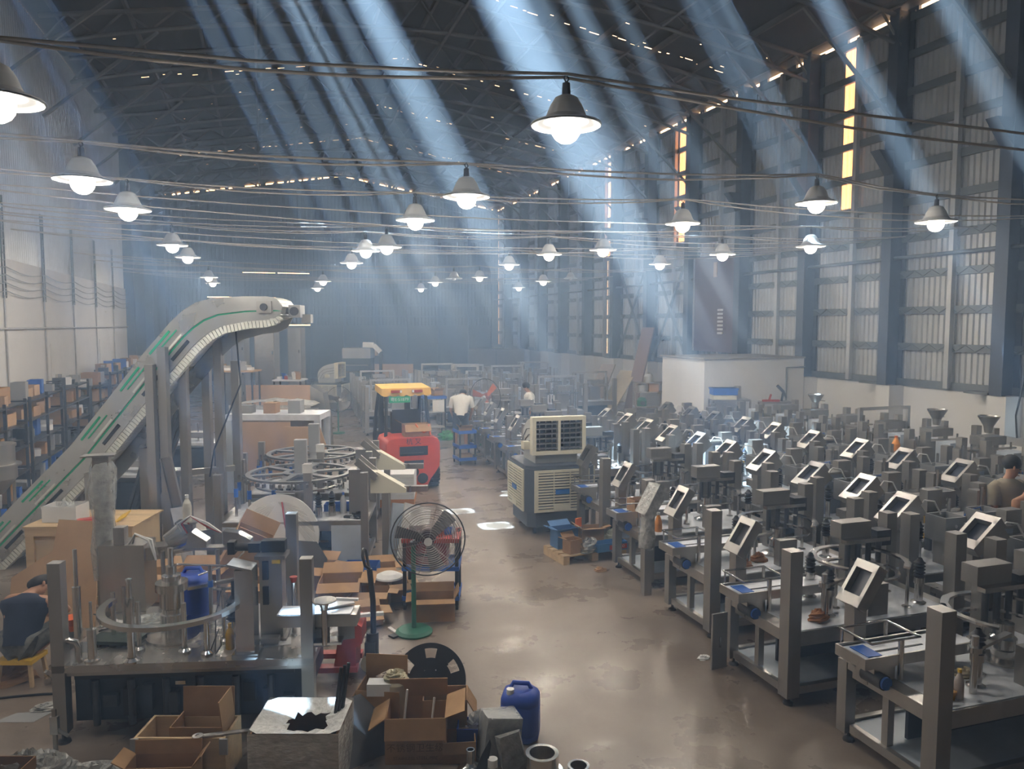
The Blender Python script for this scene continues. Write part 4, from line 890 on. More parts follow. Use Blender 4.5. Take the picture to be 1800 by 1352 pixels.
s0 = onz(660, 915, .72); s0 = Vector((s0.x, s0.y, 0)) - UX * 2.15
SM1 = star_machine('nearer star wheel machine with spoked wheel behind the film-wrapped disc', s0, 1)
SM2 = star_machine('farther star wheel machine with spoked wheel in front of the plywood board', s0 + UY * 1.75 - UX * .12, 2)
p = s0 + UX * 1.66 + UY * .42; bottle('water_bottle', 'clear water bottle with blue cap on the nearer star wheel table', (p.x, p.y, .728), .3, .045, TRANSP, BLUEP, None)
t = open_carton('blue_tray', 'shallow blue plastic tray on the nearer star wheel table', tuple(s0 + UX * 1.62 + UY * .62 + Vector((0, 0, .728))), RZ, .5, .2, .1, BLUEP, flaps=(0, 0, 0, 0)); t['category'] = 'tray'
t = crumple('black_rag', 'black rag at the right end of the nearer star wheel table', tuple(s0 + UX * 1.93 + UY * .14 + Vector((0, 0, .728))), .13, .08, .09, BLACK, 4, 'rag')
# white sheets stacked on a pallet beside it
p = onz(740, 905, 0); wp = thing('sheet_stack', 'stack of white plastic sheets on a pallet behind the floor fan', 'sheets', (p.x - .45, p.y + .55, 0), RZ)
for q in range(7): MB().box(-.55 + .01 * (q % 3), .45, -.5, .5, .3 + .065 * q, .36 + .065 * q).build('sheet', mat('white sheet', (.7, .7, .7), .55, 0, .05, 2), wp)
MB().box(-.55, .45, -.5, .5, .16, .3).build('orange_base', mat('orange board', (.5, .2, .05), .7), wp)
for q in (-.45, -.05, .35): MB().box(q - .06, q + .06, -.5, .5, 0, .16).build('pallet_bearer', WOOD, wp)
p = onz(700, 985, 0)
for q, lab in enumerate(('white board leaning in front of the star wheel machine', 'grey board leaning behind the white board')):
    o = thing('leaning_board', lab, 'board', (p.x + .16 - .1 * q, p.y - .1 + .12 * q, 0)); o.rotation_euler = (radians(-6), radians(20 - 6 * q), RZ + .9)
    MB().box(-.3, .3, -.012, .012, .02, .8).build('board', WHITE if q == 0 else FILMB, o)
# ------------------------------------------------------------------ boards and cabinets further back
def upright(name, lab, cat, px0, px1, pyt, zc, m, z0=0.0, th=.03, extra=None):
    a = atd(px0, pyt, zc); b = atd(px1, pyt, zc); c = (a + b) / 2; w_ = (b - a).length
    t = thing(name, lab, cat, (c.x, c.y, z0), CVR)
    return t, w_, a.z - z0
t, w_, h_ = upright('plywood_board', 'wide plywood board standing behind the star wheel machines', 'board', 412, 510, 742, 14.9, PLY)
MB().box(-w_ / 2, w_ / 2, 0, .02, 0, h_).build('board', PLY, t)
t, w_, h_ = upright('plywood_board', 'narrower plywood board with a cut corner, right of the wide one', 'board', 500, 570, 750, 14.7, PLY)
MB().prism([(-w_ / 2, 0), (w_ / 2 + .08, 0), (w_ / 2 + .08, h_ - .5), (w_ / 2 - .08, h_), (-w_ / 2, h_)], 0, .02, Matrix.Rotation(pi / 2, 4, 'X')).build('board', PLY, t)
t, w_, h_ = upright('machine_frame', 'white topped machine frame behind the plywood boards', 'machine', 396, 562, 729, 15.4, WHITE)
MB().box(-w_ / 2, w_ / 2, 0, .9, h_ - .12, h_).build('top_beam', FILM, t)
for x in (-w_ / 2, w_ / 2 - .12):
    for y in (0, .78): MB().box(x, x + .12, y, y + .12, 0, h_ - .12).build('frame_post', FILMB, t)
MB().box(-w_ / 2 + .1, w_ / 2 - .1, .7, .75, .2, h_ - .15).build('back_panel', GREYB, t)
for q in range(3): MB().box(-w_ / 2 + .5 * q + .2, -w_ / 2 + .5 * q + .45, .2, .5, h_, h_ + .16 + .05 * q).build('top_unit', (STEEL, CARD, GREYB)[q], t)
t, w_, h_ = upright('wrapped_machine', 'long machine wrapped in clear film behind the white frame', 'machine', 404, 545, 705, 18.4, FILM)
MB().box(-w_ / 2, w_ / 2, 0, .8, 0, h_ - .25).build('body', GREYB, t)
mbx = MB(); n = 14
for j in range(5): mbx.add([(-w_ / 2 - .03 + (w_ + .06) * i / n, -.03 + .22 * j, h_ - .24 + (.2 + .05 * random.Random(i * 7 + j).random()) * (sin(pi * (i + .5) / (n + 1)) ** .3)) for i in range(n + 1)], [])
mbx.v = mbx.v; mbx.f = [(j * (n + 1) + i, j * (n + 1) + i + 1, (j + 1) * (n + 1) + i + 1, (j + 1) * (n + 1) + i) for j in range(4) for i in range(n)]; mbx.s = [False] * len(mbx.f)
mbx.box(-w_ / 2 - .02, w_ / 2 + .02, -.03, -.02, h_ - .55, h_ - .1); mbx.build('film_cover', WRAPD, t)
for q in range(4): MB().box(-w_ / 2 + .35 * q + .15, -w_ / 2 + .35 * q + .38, -.25, -.04, h_ - .6, h_ - .25 + .06 * (q % 2)).build('fitting', (DARKM, GREYB, STEEL, CARD)[q], t)
t, w_, h_ = upright('plywood_board', 'low plywood board standing beyond the film-wrapped machine', 'board', 432, 545, 677, 22.0, PLY); MB().box(-w_ / 2, w_ / 2, 0, .03, 0, h_).build('board', PLY, t)
t, w_, h_ = upright('steel_cabinet', 'curved steel cabinet with a red button right of the wrapped machine', 'cabinet', 545, 574, 678, 19.5, STEEL)
MB().prism([(-w_ / 2, 0), (w_ / 2 + .05, 0), (w_ / 2, h_ * .55), (w_ / 2 - .1, h_ * .9), (-w_ / 2, h_)], 0, -.5, Matrix.Rotation(pi / 2, 4, 'X')).build('body', STEEL, t)
MB().cyl((w_ / 2 - .12, -.03, h_ * .5), (w_ / 2 - .12, .0, h_ * .5), .045, n=10).build('button', RED, t)
# tall stainless cupboards far behind the conveyor head
for k, (a, b, top, zc, lab) in enumerate(((380, 393, 565, 23.0, 'leftmost tall stainless cabinet under the conveyor neck'), (406, 428, 572, 26, 'tall grey stainless cabinet second from the conveyor neck'), (446, 481, 576, 23.5, 'tall bright dented stainless cabinet in the middle of the group'), (505, 528, 576, 25, 'tall stainless cabinet standing alone on the right of the group'))):
    t, w_, h_ = upright('steel_cabinet', lab, 'cabinet', a, b, top, zc, STEEL)
    MB().box(-w_ / 2, w_ / 2, 0, .55, 0, h_).build('body', STEELD, t); MB().box(-w_ / 2 + .02, w_ / 2 - .02, -.02, 0, .1, h_ - .03).build('door', mat('dented steel', (.6, .6, .6), .22, 1, .1, 2, bump=.35) if k == 2 else STEEL, t)
    for z in (.3, .5, .75): MB().box(w_ / 2 - .07, w_ / 2 - .04, -.04, -.02, h_ * z, h_ * z + .1).build('hinge', DARKM, t)
# benches with clutter between
for k, (a, b, top, zc, lab) in enumerate(((375, 445, 652, 20.5, 'cluttered workbench under the conveyor neck'), (478, 530, 668, 22.5, 'workbench with papers and red box by the tall cabinets'))):
    t, w_, h_ = upright('workbench', lab, 'bench', a, b, top, zc, STEEL)
    MB().box(-w_ / 2, w_ / 2, 0, .7, h_ - .04, h_).build('top', (CARDL, FILM)[k], t)
    for x in (-w_ / 2 + .03, w_ / 2 - .07): MB().box(x, x + .04, .02, .06, 0, h_ - .04).box(x, x + .04, .62, .66, 0, h_ - .04).build('leg', DARKM, t)
    MB().box(-w_ / 2 + .05, w_ / 2 - .05, .03, .65, .35, .38).build('shelf', DARKM, t)
    r = random.Random(k + 3)
    for q in range(6):
        x = -w_ / 2 + .1 + (w_ - .25) * q / 6; wv = r.uniform(.1, .2); hv = r.uniform(.06, .26); m_ = (CARD, PAPER, BLUEP, RED, GREYB, WHITE)[(q + k) % 6]
        pt = Vector((x + wv / 2, .2 + r.uniform(0, .2), h_)); pt = Matrix.Rotation(CVR, 3, 'Z') @ pt + Vector((t.location.x, t.location.y, 0))
        nm, lb = (('carton', 'brown carton'), ('paper_pile', 'pile of white papers'), ('blue_bin', 'blue plastic bin'), ('red_box', 'red box'), ('grey_box', 'grey box'), ('white_box', 'white box'))[(q + k) % 6]
        open_carton(nm, lb + (' on the cluttered bench under the conveyor neck' if k == 0 else ' on the bench by the tall cabinets'), pt, CVR + r.uniform(-.2, .2), wv, .2, hv, m_, flaps=(q % 2, 0, q % 2, 0))
# ------------------------------------------------------------------ forklift seen from behind
FR = mat('forklift red', (.62, .07, .03), .36, 0, .1, 3)
fo = onz(730, 866, 0); fo.y += .12
fk = thing('forklift', 'red forklift with yellow canopy seen from behind in the aisle', 'forklift', fo, .03)
prof = [(-.56, .98), (-.52, 1.06), (-.4, 1.1), (.4, 1.1), (.52, 1.06), (.56, .98), (.565, .7), (.55, .5), (.46, .36), (.36, .24), (.30, .12), (-.30, .12), (-.36, .24), (-.46, .36), (-.55, .5), (-.565, .7)]
mb = MB(); n = len(prof)
L0 = [(x * .97, 0.0, z) for x, z in prof]; L1 = [(x, .1, z) for x, z in prof]; L2 = [(x, 1.0, z if z > .3 else .3) for x, z in prof]
mb.add(L0 + L1, [(i, n + i, n + (i + 1) % n, (i + 1) % n) for i in range(n)], True); mb.add(L1 + L2, [(i, n + i, n + (i + 1) % n, (i + 1) % n) for i in range(n)], True)
mb.add(L0, [tuple(range(n))]); mb.add(L2, [tuple(reversed(range(n)))]); cw = mb.build('counterweight', FR, fk)
cw.data.flip_normals() if hasattr(cw.data, 'flip_normals') else None
MB().box(-.31, .31, -.012, .0, .80, .98).build('vent_frame', FR, cw); MB().box(-.29, .29, -.016, -.01, .74, .93).build('vent', NAVY, cw); MB().box(-.2, .2, -.016, -.004, .57, .64).build('lower_vent', NAVY, cw)
MB().bar((-.27, -.02, .79), (.2, -.02, .79), .02).build('vent_bar', DARKM, cw)
MB().lathe([(.001, -.02), (.1, -.02), (.1, .0)], (0, 0, .4), 16, 'Y').build('tow_recess', NAVY, cw); MB().cyl((0, -.04, .32), (0, -.04, .48), .018, n=8).build('tow_pin', STEELB, cw)
MB().lathe([(.001, -.016), (.11, -.016), (.11, .0)], (.18, 0, .26), 14, 'Y').build('dark_patch', NAVY, cw)
text3d('杭 叉', .14, NAVY, cw, (0, -.012, 1.02), (pi / 2, 0, 0), 'maker_letters', .002)
for sx in (-1, 1):
    w_ = MB().lathe([(.06, -.1), (.24, -.1), (.29, -.06), (.29, .06), (.24, .1), (.06, .1)], (sx * .49, .42, .29), 24, 'X').build('rear_wheel', BLACK, fk)
    MB().cyl((sx * .49 - .11, .42, .29), (sx * .49 + .11, .42, .29), .1, n=12).build('wheel_hub', FR, w_)
    tr = MB()
    for q in range(18): a = 2 * pi * q / 18; tr.bc((sx * .49, .42 + .29 * cos(a), .29 + .29 * sin(a)), (.18, .04, .03), rot=Matrix.Rotation(a + pi / 2, 3, 'X'))
    tr.build('tread', BLACK, w_)
    w_ = MB().lathe([(.08, -.13), (.29, -.13), (.35, -.08), (.35, .08), (.29, .13), (.08, .13)], (sx * .48, 1.85, .35), 24, 'X').build('front_wheel', BLACK, fk)
    MB().tube([(sx * .47, .55, 1.05), (sx * .44, .62, 1.5), (sx * .42, .75, 2.0)], .035, 8).build('rear_pillar', BLACK, fk)
    MB().tube([(sx * .5, 1.75, .9), (sx * .48, 1.6, 1.5), (sx * .44, 1.4, 2.02)], .04, 8).build('front_pillar', BLACK, fk)
    MB().box(sx * .3 - .05, sx * .3 + .05, 1.95, 2.12, .1, 2.0).build('mast_rail', BLACK, fk)
    MB().box(sx * .25 - .06, sx * .25 + .06, 2.15, 3.1, .06, .1).build('fork', DARKM, fk)
    MB().bc((sx * .22, .615, 2.0), (.22, .05, .055)).build('tail_lamp', mat('red lens', (.35, .04, .02), .25), fk); MB().bc((sx * .13, .613, 2.0), (.04, .05, .05)).build('reverse_lamp', WHITE, fk)
MB().box(-.5, .5, .9, 1.9, .35, .8).build('chassis', FR, fk)
MB().box(-.3, .3, .8, .95, 1.1, 1.55).box(-.3, .3, .9, 1.35, 1.05, 1.15).build('seat', BLACK, fk); MB().box(-.28, .28, .78, .82, 1.2, 1.6).build('seat_back', BLACK, fk)
MB().box(-.5, .5, 1.9, 1.98, .3, 1.0).build('dash', BLACK, fk); MB().tube(arc(0, 1.65, 1.4, .16, 0, 360, 16)[:-1], .015, 6, closed=True).build('steering_wheel', BLACK, fk)
MB().box(-.42, .42, 2.13, 2.2, .3, .9).build('load_rest', BLACK, fk)
cn = MB(); N = 18   # yellow cloth canopy with a scalloped hem
top = [(-.52 + 1.04 * i / N, .66, 2.06) for i in range(N + 1)]; hem = [(-.53 + 1.06 * i / N, .64, 1.92 - .03 * abs(sin(i * pi / 3))) for i in range(N + 1)]; back = [(x, 1.5, 2.1) for x, _, _ in top]
cn.add(top + hem, [(i, N + 1 + i, N + 2 + i, i + 1) for i in range(N)]); cn.add(top + back, [(i, i + 1, N + 2 + i, N + 1 + i) for i in range(N)])
for sx in (0, N): cn.add([top[sx], back[sx], (back[sx][0], 1.5, 1.96), hem[sx]], [(0, 1, 2, 3)])
cn.build('canopy', mat('yellow canopy cloth', (.70, .42, .09), .8, 0, .1, 4), fk)
pl = MB().bc((-.16, .60, 1.83), (.44, .012, .13)).build('number_plate', mat('green plate', (.0, .33, .15), .5, 0, .05), fk)
text3d('粤E·51879', .09, WHITE, pl, (-.16, .592, 1.83), (pi / 2, 0, 0), 'plate_number')
b = Matrix.Rotation(.03, 3, 'Z') @ Vector((.12, .3, 1.102)) + fo
ct = open_carton('carton', 'brown carton with an orange strap on the forklift counterweight', b, .05, .54, .3, .25, CARD, flaps=(1, 0, 1, 0), ang=(150, 0, 60, 0), fl=.55)
MB().tube([(-.05, -.16, .26), (.02, -.18, .14), (.12, -.18, .08), (.2, -.17, .12), (.22, -.16, .24), (.26, -.17, .02)], .018, 6).build('strap', ORANGE, ct)
pp_ = Matrix.Rotation(.03, 3, 'Z') @ Vector((-.2, 1.05, 1.15)) + fo
# ------------------------------------------------------------------ evaporative air coolers
SLATE = mat('slate blue housing', (.07, .085, .11), .5, 0, .1, 3)
def cooler(label, loc, rz):
    t = thing('air_cooler', label, 'air cooler', loc, rz); a = .56; c = .12
    octo = [(-a + c, -a), (a - c, -a), (a, -a + c), (a, a - c), (a - c, a), (-a + c, a), (-a, a - c), (-a, -a + c)]
    MB().prism([(x * .9, y * .9) for x, y in octo], .12, .36).build('water_tank', SLATE, t); MB().prism(octo, .36, 1.03).build('housing', SLATE, t); MB().prism([(x * .96, y * .96) for x, y in octo], 1.03, 1.07).build('housing_lid', SLATE, t)
    for x in (-.38, .38):
        for y in (-.38, .38): w_ = MB().cyl((x - .02, y, .05), (x + .02, y, .05), .05, n=12).box(x - .03, x + .03, y - .02, y + .02, .06, .13).build('caster', BLACK, t)
    for k in range(4):
        M = Matrix.Rotation(pi / 2 * k, 4, 'Z')
        g = MB().box(-.44, .44, -.585, -.562, .37, .41).box(-.44, .44, -.585, -.562, .97, 1.01).box(-.44, -.38, -.585, -.562, .41, .97).box(.38, .44, -.585, -.562, .41, .97).xf(M).build('grille', CREAM, t)
        for q in range(13): MB().box(-.38, .38, -.59, -.575, .43 + .042 * q, .453 + .042 * q).xf(M).build('slat', CREAM, g)
        for x in (-.13, .13): MB().box(x - .008, x + .008, -.58, -.57, .41, .97).xf(M).build('grille_bar', CREAM, g)
        MB().box(-.11, .11, -.602, -.588, .64, .71).xf(M).build('badge', mat('blue badge', (.02, .16, .5), .4), g)
        MB().box(-.13, .13, -.60, -.59, .39, .48).xf(M).build('control_panel', CREAM, g)
    # duct: a quarter-round elbow ending in a louvred outlet at the front
    MB().box(-.34, .34, -.3, .34, 1.07, 1.2).build('duct_collar', GREYW, t)
    pr = [(-.34, 1.2), (.34, 1.2)]
    y0 = -.32; n = 12; side = [(.36, 1.2), (.36, 1.35)] + [(.36 - .66 * (1 - cos(pi / 2 * i / n)), 1.35 + .42 * sin(pi / 2 * i / n)) for i in range(1, n + 1)] + [(y0, 1.77), (y0, 1.2)]
    MB().prism(side, -.36, .36, Matrix(((0, 0, 1, 0), (1, 0, 0, 0), (0, 1, 0, 0), (0, 0, 0, 1)))).build('duct_elbow', GREYW, t)
    fr = MB().box(-.43, .43, -.44, -.3, 1.74, 1.8).box(-.43, .43, -.44, -.3, 1.22, 1.28).box(-.43, -.37, -.44, -.3, 1.28, 1.74).box(.37, .43, -.44, -.3, 1.28, 1.74).box(-.02, .02, -.44, -.3, 1.28, 1.74).build('outlet_frame', CREAM, t)
    MB().box(-.37, .37, -.33, -.325, 1.28, 1.74).build('outlet_dark', NAVY, t)
    for sx in (-.195, .195):
        for q in range(6): MB().bc((sx, -.41, 1.32 + .075 * q), (.34, .05, .012), rot=Matrix.Rotation(.25, 3, 'X')).build('louvre', ALU, fr)
        for x in (-.1, 0, .1): MB().bc((sx + x, -.36, 1.51), (.008, .03, .46)).build('vane', ALU, fr)
    MB().box(-.47, -.36, -.1, .05, 1.26, 1.38).build('switch_box', CREAM, t)
    for q in range(3): MB().tube([(-.365, .36 - .1 * q, 1.22), (-.365, .28 - .12 * q, 1.42 - .03 * q), (-.365, .1 - .1 * q, 1.56 - .08 * q), (-.365, -.28, 1.62 - .1 * q)], .007, 5).build('seam', DARKM, t)
    return t
GREYW = mat('pale grey duct', (.47, .48, .46), .5, 0, .06, 3)
c0 = onz(975, 930, 0)
c0 = onz(978, 938, 0)
AC = cooler('large evaporative air cooler with cream grilles beside the aisle', (c0.x + .08, c0.y + .5, 0), CVR + .27); AC.scale = (1.06, 1.06, 1.06)
p = onz(582, 722, 0)
AC2 = dup(AC, (p.x, p.y, 0), CVR + 1.45, 'far air cooler with rounded white duct left of the aisle')
# ------------------------------------------------------------------ industrial fans
def fan(label, loc, rz, red=False, off=0.0):
    t = thing('floor_fan', label, 'fan', loc, rz)
    MB().lathe([(.001, 0), (.2, 0), (.205, .02), (.17, .045), (.05, .06), (.001, .06)], n=28).build('fan_base', GREEN, t); MB().cyl((0, 0, .05), (0, 0, 1.0), .026, n=10).build('pole', GREEN, t)
    zc = 1.08; R = .40
    cg = MB(); 
    MB().tube([(R * cos(2 * pi * i / 40), -.12, zc + R * sin(2 * pi * i / 40)) for i in range(40)], .008, 5, closed=True).build('cage_rim', DARKM, t)
    for k in range(14):
        r = R * (k + 1.6) / 16; y = -.12 - .10 * sin(pi / 2 * (1 - r / R))
        cg.tube([(r * cos(2 * pi * i / 32), y, zc + r * sin(2 * pi * i / 32)) for i in range(32)], 0.0032, 3, closed=True)
        cg.tube([(r * cos(2 * pi * i / 32), -.12 + .1 * sin(pi / 2 * (1 - r / R)), zc + r * sin(2 * pi * i / 32)) for i in range(32)], 0.0032, 3, closed=True)
    o = cg.build('cage_wire', STEEL, t); o['kind'] = 'stuff'
    for k in range(6):
        a = radians(60 * k + 15); MB().tube([(R * f * cos(a), -.12 - .10 * sin(pi / 2 * (1 - f)), zc + R * f * sin(a)) for f in (.1, .4, .7, 1)], .004, 4).build('cage_rib', STEEL, t)
    MB().cyl((0, -.225, zc), (0, -.235, zc), .045, n=16).build('badge', WHITE, t)
    MB().cyl((0, -.05, zc), (0, .16, zc), .085, n=16).cyl((0, .16, zc), (0, .2, zc), .085, .04, 16).build('motor', (RED if red else mat('brown motor', (.09, .04, .035), .5)), t)
    for k in range(3):
        a = radians(120 * k + 40); d = Vector((cos(a), 0, sin(a))); s = Vector((-sin(a), 0, cos(a)))
        MB().add([d * .06 - s * .04 + Vector((0, -.12, zc)), d * .06 + s * .04 + Vector((0, -.06, zc)), d * .34 + s * .12 + Vector((0, -.05, zc)), d * .36 - s * .04 + Vector((0, -.13, zc))], [(0, 1, 2, 3), (3, 2, 1, 0)]).build('blade', (ORANGE if red else mat('grey fan blade', (.16, .15, .15), .5)), t)
    MB().box(-.04, .04, -.02, .06, .98, 1.02).build('yoke', DARKM, t)
    if off:
        for c in t.children:
            if not c.name.startswith(('fan_base', 'pole', 'yoke')): c.location.x = off
        MB().bar((0, .05, 1.0), (off, .1, 1.08), .05).build('neck', DARKM, t)
    return t
p = onz(728, 1112, 0); fan('green based floor fan with round wire cage standing in the aisle', p, CVR + .12, off=.16)
p = onz(595, 762, 0); FN2 = fan('far floor fan left of the aisle near the far air cooler', p, CVR + .5)
fan('far floor fan with orange blades behind the aisle machines', (5.9, 20.55, 0), CVR - .25, True).scale = (1.1, 1.1, 1.28)
# ------------------------------------------------------------------ tool cart, pallet truck
p0 = onz(712, 1072, 0); tc_ = thing('tool_cart', 'blue and red steel tool cart loaded with cartons behind the fan', 'cart', p0, CVR)
cw_, cdp = .62, .45
for x in (0, cw_):
    for y in (0, cdp): MB().box(x - .02, x + .02, y - .02, y + .02, .06, .86).build('upright', BLACK, tc_); MB().cyl((x - .015, y, .035), (x + .015, y, .035), .035, n=10).build('caster', BLACK, tc_)
for z, m_ in ((.12, BLUEP), (.48, BLUEP), (.82, RED)):
    MB().box(-.02, cw_ + .02, -.02, cdp + .02, z, z + .012).box(-.02, cw_ + .02, -.03, -.02, z, z + .05).box(-.02, cw_ + .02, cdp + .02, cdp + .03, z, z + .05).box(-.03, -.02, -.03, cdp + .03, z, z + .05).box(cw_ + .02, cw_ + .03, -.03, cdp + .03, z, z + .05).build('tray', m_, tc_)
dr = MB().box(.02, cw_ - .12, -.015, cdp, .56, .81).build('drawer_block', mat('dark red', (.2, .03, .03), .5), tc_); MB().box(.1, cw_ - .2, -.03, -.018, .66, .69).build('drawer_handle', BLACK, dr)
def oncart(x, y, z): return p0 + Matrix.Rotation(CVR, 3, 'Z') @ Vector((x, y, z))
bottle('red_bottle', 'bottle with red label on the tool cart', oncart(.42, .2, .835), .19, .033, mat('red label', (.4, .08, .03), .4), WHITE)
bottle('clear_bottle', 'clear bottle with white cap at the right end of the tool cart', oncart(.58, .15, .835), .2, .03, TRANSP, WHITE)
open_carton('white_carton', 'small white carton on the tool cart behind the fan cage', oncart(.14, .15, .835), CVR + .2, .22, .2, .12, PAPER, flaps=(1, 0, 0, 0))
open_carton('blue_tray', 'shallow blue tray of parts on the tool cart', oncart(.4, .35, .835), CVR, .34, .15, .06, BLUEP, flaps=(0, 0, 0, 0))['category'] = 'tray'
crumple('plastic_bag', 'pink and white plastic bag on the middle shelf of the tool cart', oncart(.35, .22, .495), .16, .14, .17, mat('pinkish bag', (.6, .42, .42), .35, 0, .3, 8, bump=.6), 5, 'bag')
p = onz(765, 1086, 0); open_carton('carton', 'open brown carton on the floor under the tool cart', (p.x, p.y + .02, 0), CVR + .1, .46, .3, .26, CARD, flaps=(1, 1, 1, 1), ang=(100, 20, 100, 30), fl=.35)
# hand pallet truck
p0 = onz(652, 1178, 0); hj = thing('pallet_truck', 'worn red hand pallet truck with black handle left of the fan', 'pallet truck', p0, CVR + .05)
for y in (-.05, .07): w_ = MB().lathe([(.03, y - .03), (.085, y - .03), (.09, y - .02), (.09, y + .02), (.085, y + .03), (.03, y + .03)], (0, 0, .09), 20, 'Y').build('steer_wheel', mat('cream wheel', (.42, .38, .26), .6), hj); MB().cyl((0, y - .035, .09), (0, y + .035, .09), .035, n=10).build('hub', DARKM, w_)
MB().box(-.05, .05, -.06, .08, .16, .3).cyl((.02, .01, .16), (.02, .01, .38), .06, n=12).build('pump', DARKM, hj)
MB().prism([(-.34, .06), (-.12, .06), (-.12, .3), (-.06, .34), (-.06, .5), (-.1, .53), (-.26, .53), (-.28, .5), (-.3, .3)], -.16, .16, Matrix.Rotation(pi / 2, 4, 'X')).build('frame', RED, hj)
for y in (-.2, .12): MB().box(-1.05, -.1, y, y + .1, .07, .12).build('fork', RED, hj)
MB().tube([(.03, .0, .34), (.03, .0, .7), (.0, .0, 1.02)], .028, 8).build('handle_shaft', BLACK, hj)
MB().tube([(0, 0, 1.02), (-.03, -.09, 1.08), (-.05, -.1, 1.18), (-.06, 0, 1.22), (-.05, .1, 1.18), (-.03, .09, 1.08), (0, 0, 1.02)], .014, 6).build('handle_loop', BLACK, hj)
MB().bc((-.05, .0, .56), (.36, .05, .03), .2).build('power_strip', WHITE, hj)
# blue trolley by the bending man
p0 = onz(822, 817, 0); bt = thing('blue_trolley', 'small blue three-shelf trolley beside the far aisle machines', 'trolley', p0, .05)
for x in (-.19, .19):
    for y in (0, .5): MB().box(x - .02, x + .02, y - .02, y + .02, .05, .8).build('upright', DARKM, bt); MB().cyl((x - .015, y, .03), (x + .015, y, .03), .03, n=8).build('caster', BLACK, bt)
for z in (.1, .4, .76): MB().box(-.22, .22, -.03, .53, z, z + .015).box(-.22, .22, -.04, -.025, z, z + .08).box(-.22, -.205, -.03, .53, z, z + .08).box(.205, .22, -.03, .53, z, z + .08).build('tray', BLUEP, bt)
open_carton('carton', 'small carton on the lowest shelf of the blue trolley', (p0.x, p0.y + .2, .118), 0, .3, .25, .12, CARDL, flaps=(0, 0, 0, 0)); open_carton('carton', 'small carton on top of the blue trolley', (p0.x, p0.y + .2, .778), 0, .28, .22, .1, CARD, flaps=(1, 0, 1, 0))
# ------------------------------------------------------------------ foreground floor
def at(px, py, z): return onz(px, py, z)
# pine crate with a carton standing in it
p = at(328, 1297, .34); wc = thing('wooden_crate', 'open pine crate at the bottom of the picture before the left machine', 'crate', (p.x, p.y + .17, 0), CVR)
for y in (-.17, .15): MB().box(-.34, .34, y, y + .02, 0, .34).build('side_board', WOOD, wc)
for x in (-.34, .32): MB().box(x, x + .02, -.15, .15, 0, .34).build('end_board', WOOD, wc)
MB().box(-.32, .32, -.15, .15, 0, .02).build('bottom_board', WOOD, wc)
for x in (-.36, .3): MB().box(x, x + .06, -.185, -.17, .22, .34).build('corner_plate', GREYB, wc)
q = at(355, 1290, .34); open_carton('carton', 'tall open carton standing inside the pine crate', (p.x + .1, p.y + .17, .022), CVR, .4, .26, .36, CARD, flaps=(0, 1, 0, 1), ang=(0, 4, 0, -6), fl=.75)
q = at(290, 1330, .24); open_carton('carton', 'open carton in front of the pine crate', (q.x, q.y - .09, 0), CVR + .05, .48, .2, .26, CARD, flaps=(0, 1, 1, 1), ang=(0, 8, 60, 40), fl=.5)
q = at(400, 1290, .36); lv = thing('steel_lever', 'flat steel lever lying across the pine crate corner', 'lever', (q.x - .02, q.y + .03, .345), CVR + .25)
MB().box(-.2, .24, -.022, .022, 0, .012).build('lever_bar', STEELD, lv); MB().lathe([(.018, -.003), (.04, -.003), (.04, .016), (.018, .016)], (-.19, 0, 0), 12).build('lever_eye', STEELD, lv)
# film-wrapped carton
p = at(437, 1290, .45); wr_ = thing('wrapped_carton', 'big carton wrapped in shiny stretch film with a torn top', 'box', (p.x, p.y, 0), CVR)
W_, D_, H_ = .64, .52, .45
for a in ((0, W_, 0, .015), (0, W_, D_ - .015, D_), (0, .015, .015, D_ - .015), (W_ - .015, W_, .015, D_ - .015)): MB().box(*a, 0, H_ - .01).build('side', CARDD, wr_)
MB().box(.015, W_ - .015, .015, D_ - .015, 0, .18).build('contents', CARDD, wr_)
fm = MB(); N = 10
for (ax, ay, bx, by) in ((-.01, -.01, W_ + .01, -.01), (W_ + .01, -.01, W_ + .01, D_ + .01), (W_ + .01, D_ + .01, -.01, D_ + .01), (-.01, D_ + .01, -.01, -.01)):
    vs_ = []; r = random.Random(int(ax * 100 + ay * 10))
    nx_, ny_ = (by - ay), -(bx - ax); l = math.hypot(nx_, ny_)
    for j in range(8):
        for i in range(N + 1):
            o_ = r.uniform(0, .012) if 0 < i < N else 0
            vs_.append((ax + (bx - ax) * i / N + nx_ / l * o_, ay + (by - ay) * i / N + ny_ / l * o_, H_ * j / 7 + .005))
    fm.add(vs_, [(j * (N + 1) + i, j * (N + 1) + i + 1, (j + 1) * (N + 1) + i + 1, (j + 1) * (N + 1) + i) for j in range(7) for i in range(N)])
fm.build('film_wrap', mat('stretch film', (.75, .72, .66), .14, 0, .25, 18, bump=.8, alpha=.62, spec=.9, stretch=(1, 1, 3)), wr_)
tp = MB(); r = random.Random(8)
# film lapping over the top: a wide collar with an irregular hole
ko = []; ki = []
for i in range(28):
    a = 2 * pi * i / 28; c_, s_ = cos(a), sin(a); m_ = max(abs(c_), abs(s_)); ko.append((W_ / 2 + (W_ / 2 + .01) * c_ / m_, D_ / 2 + (D_ / 2 + .01) * s_ / m_, H_ + .006)); k_ = r.uniform(.42, .62); ki.append((W_ / 2 + .03 + W_ / 2 * c_ * k_, D_ / 2 + .02 + D_ / 2 * s_ * k_, H_ - .03 - r.uniform(0, .05)))
km = [tuple((a + b) / 2 + (r.uniform(-.01, .02) if i == 2 else 0) for i, (a, b) in enumerate(zip(u, v_))) for u, v_ in zip(ko, ki)]
tp.add(ko + km + ki, [(j * 28 + i, j * 28 + (i + 1) % 28, (j + 1) * 28 + (i + 1) % 28, (j + 1) * 28 + i) for j in range(2) for i in range(28)])
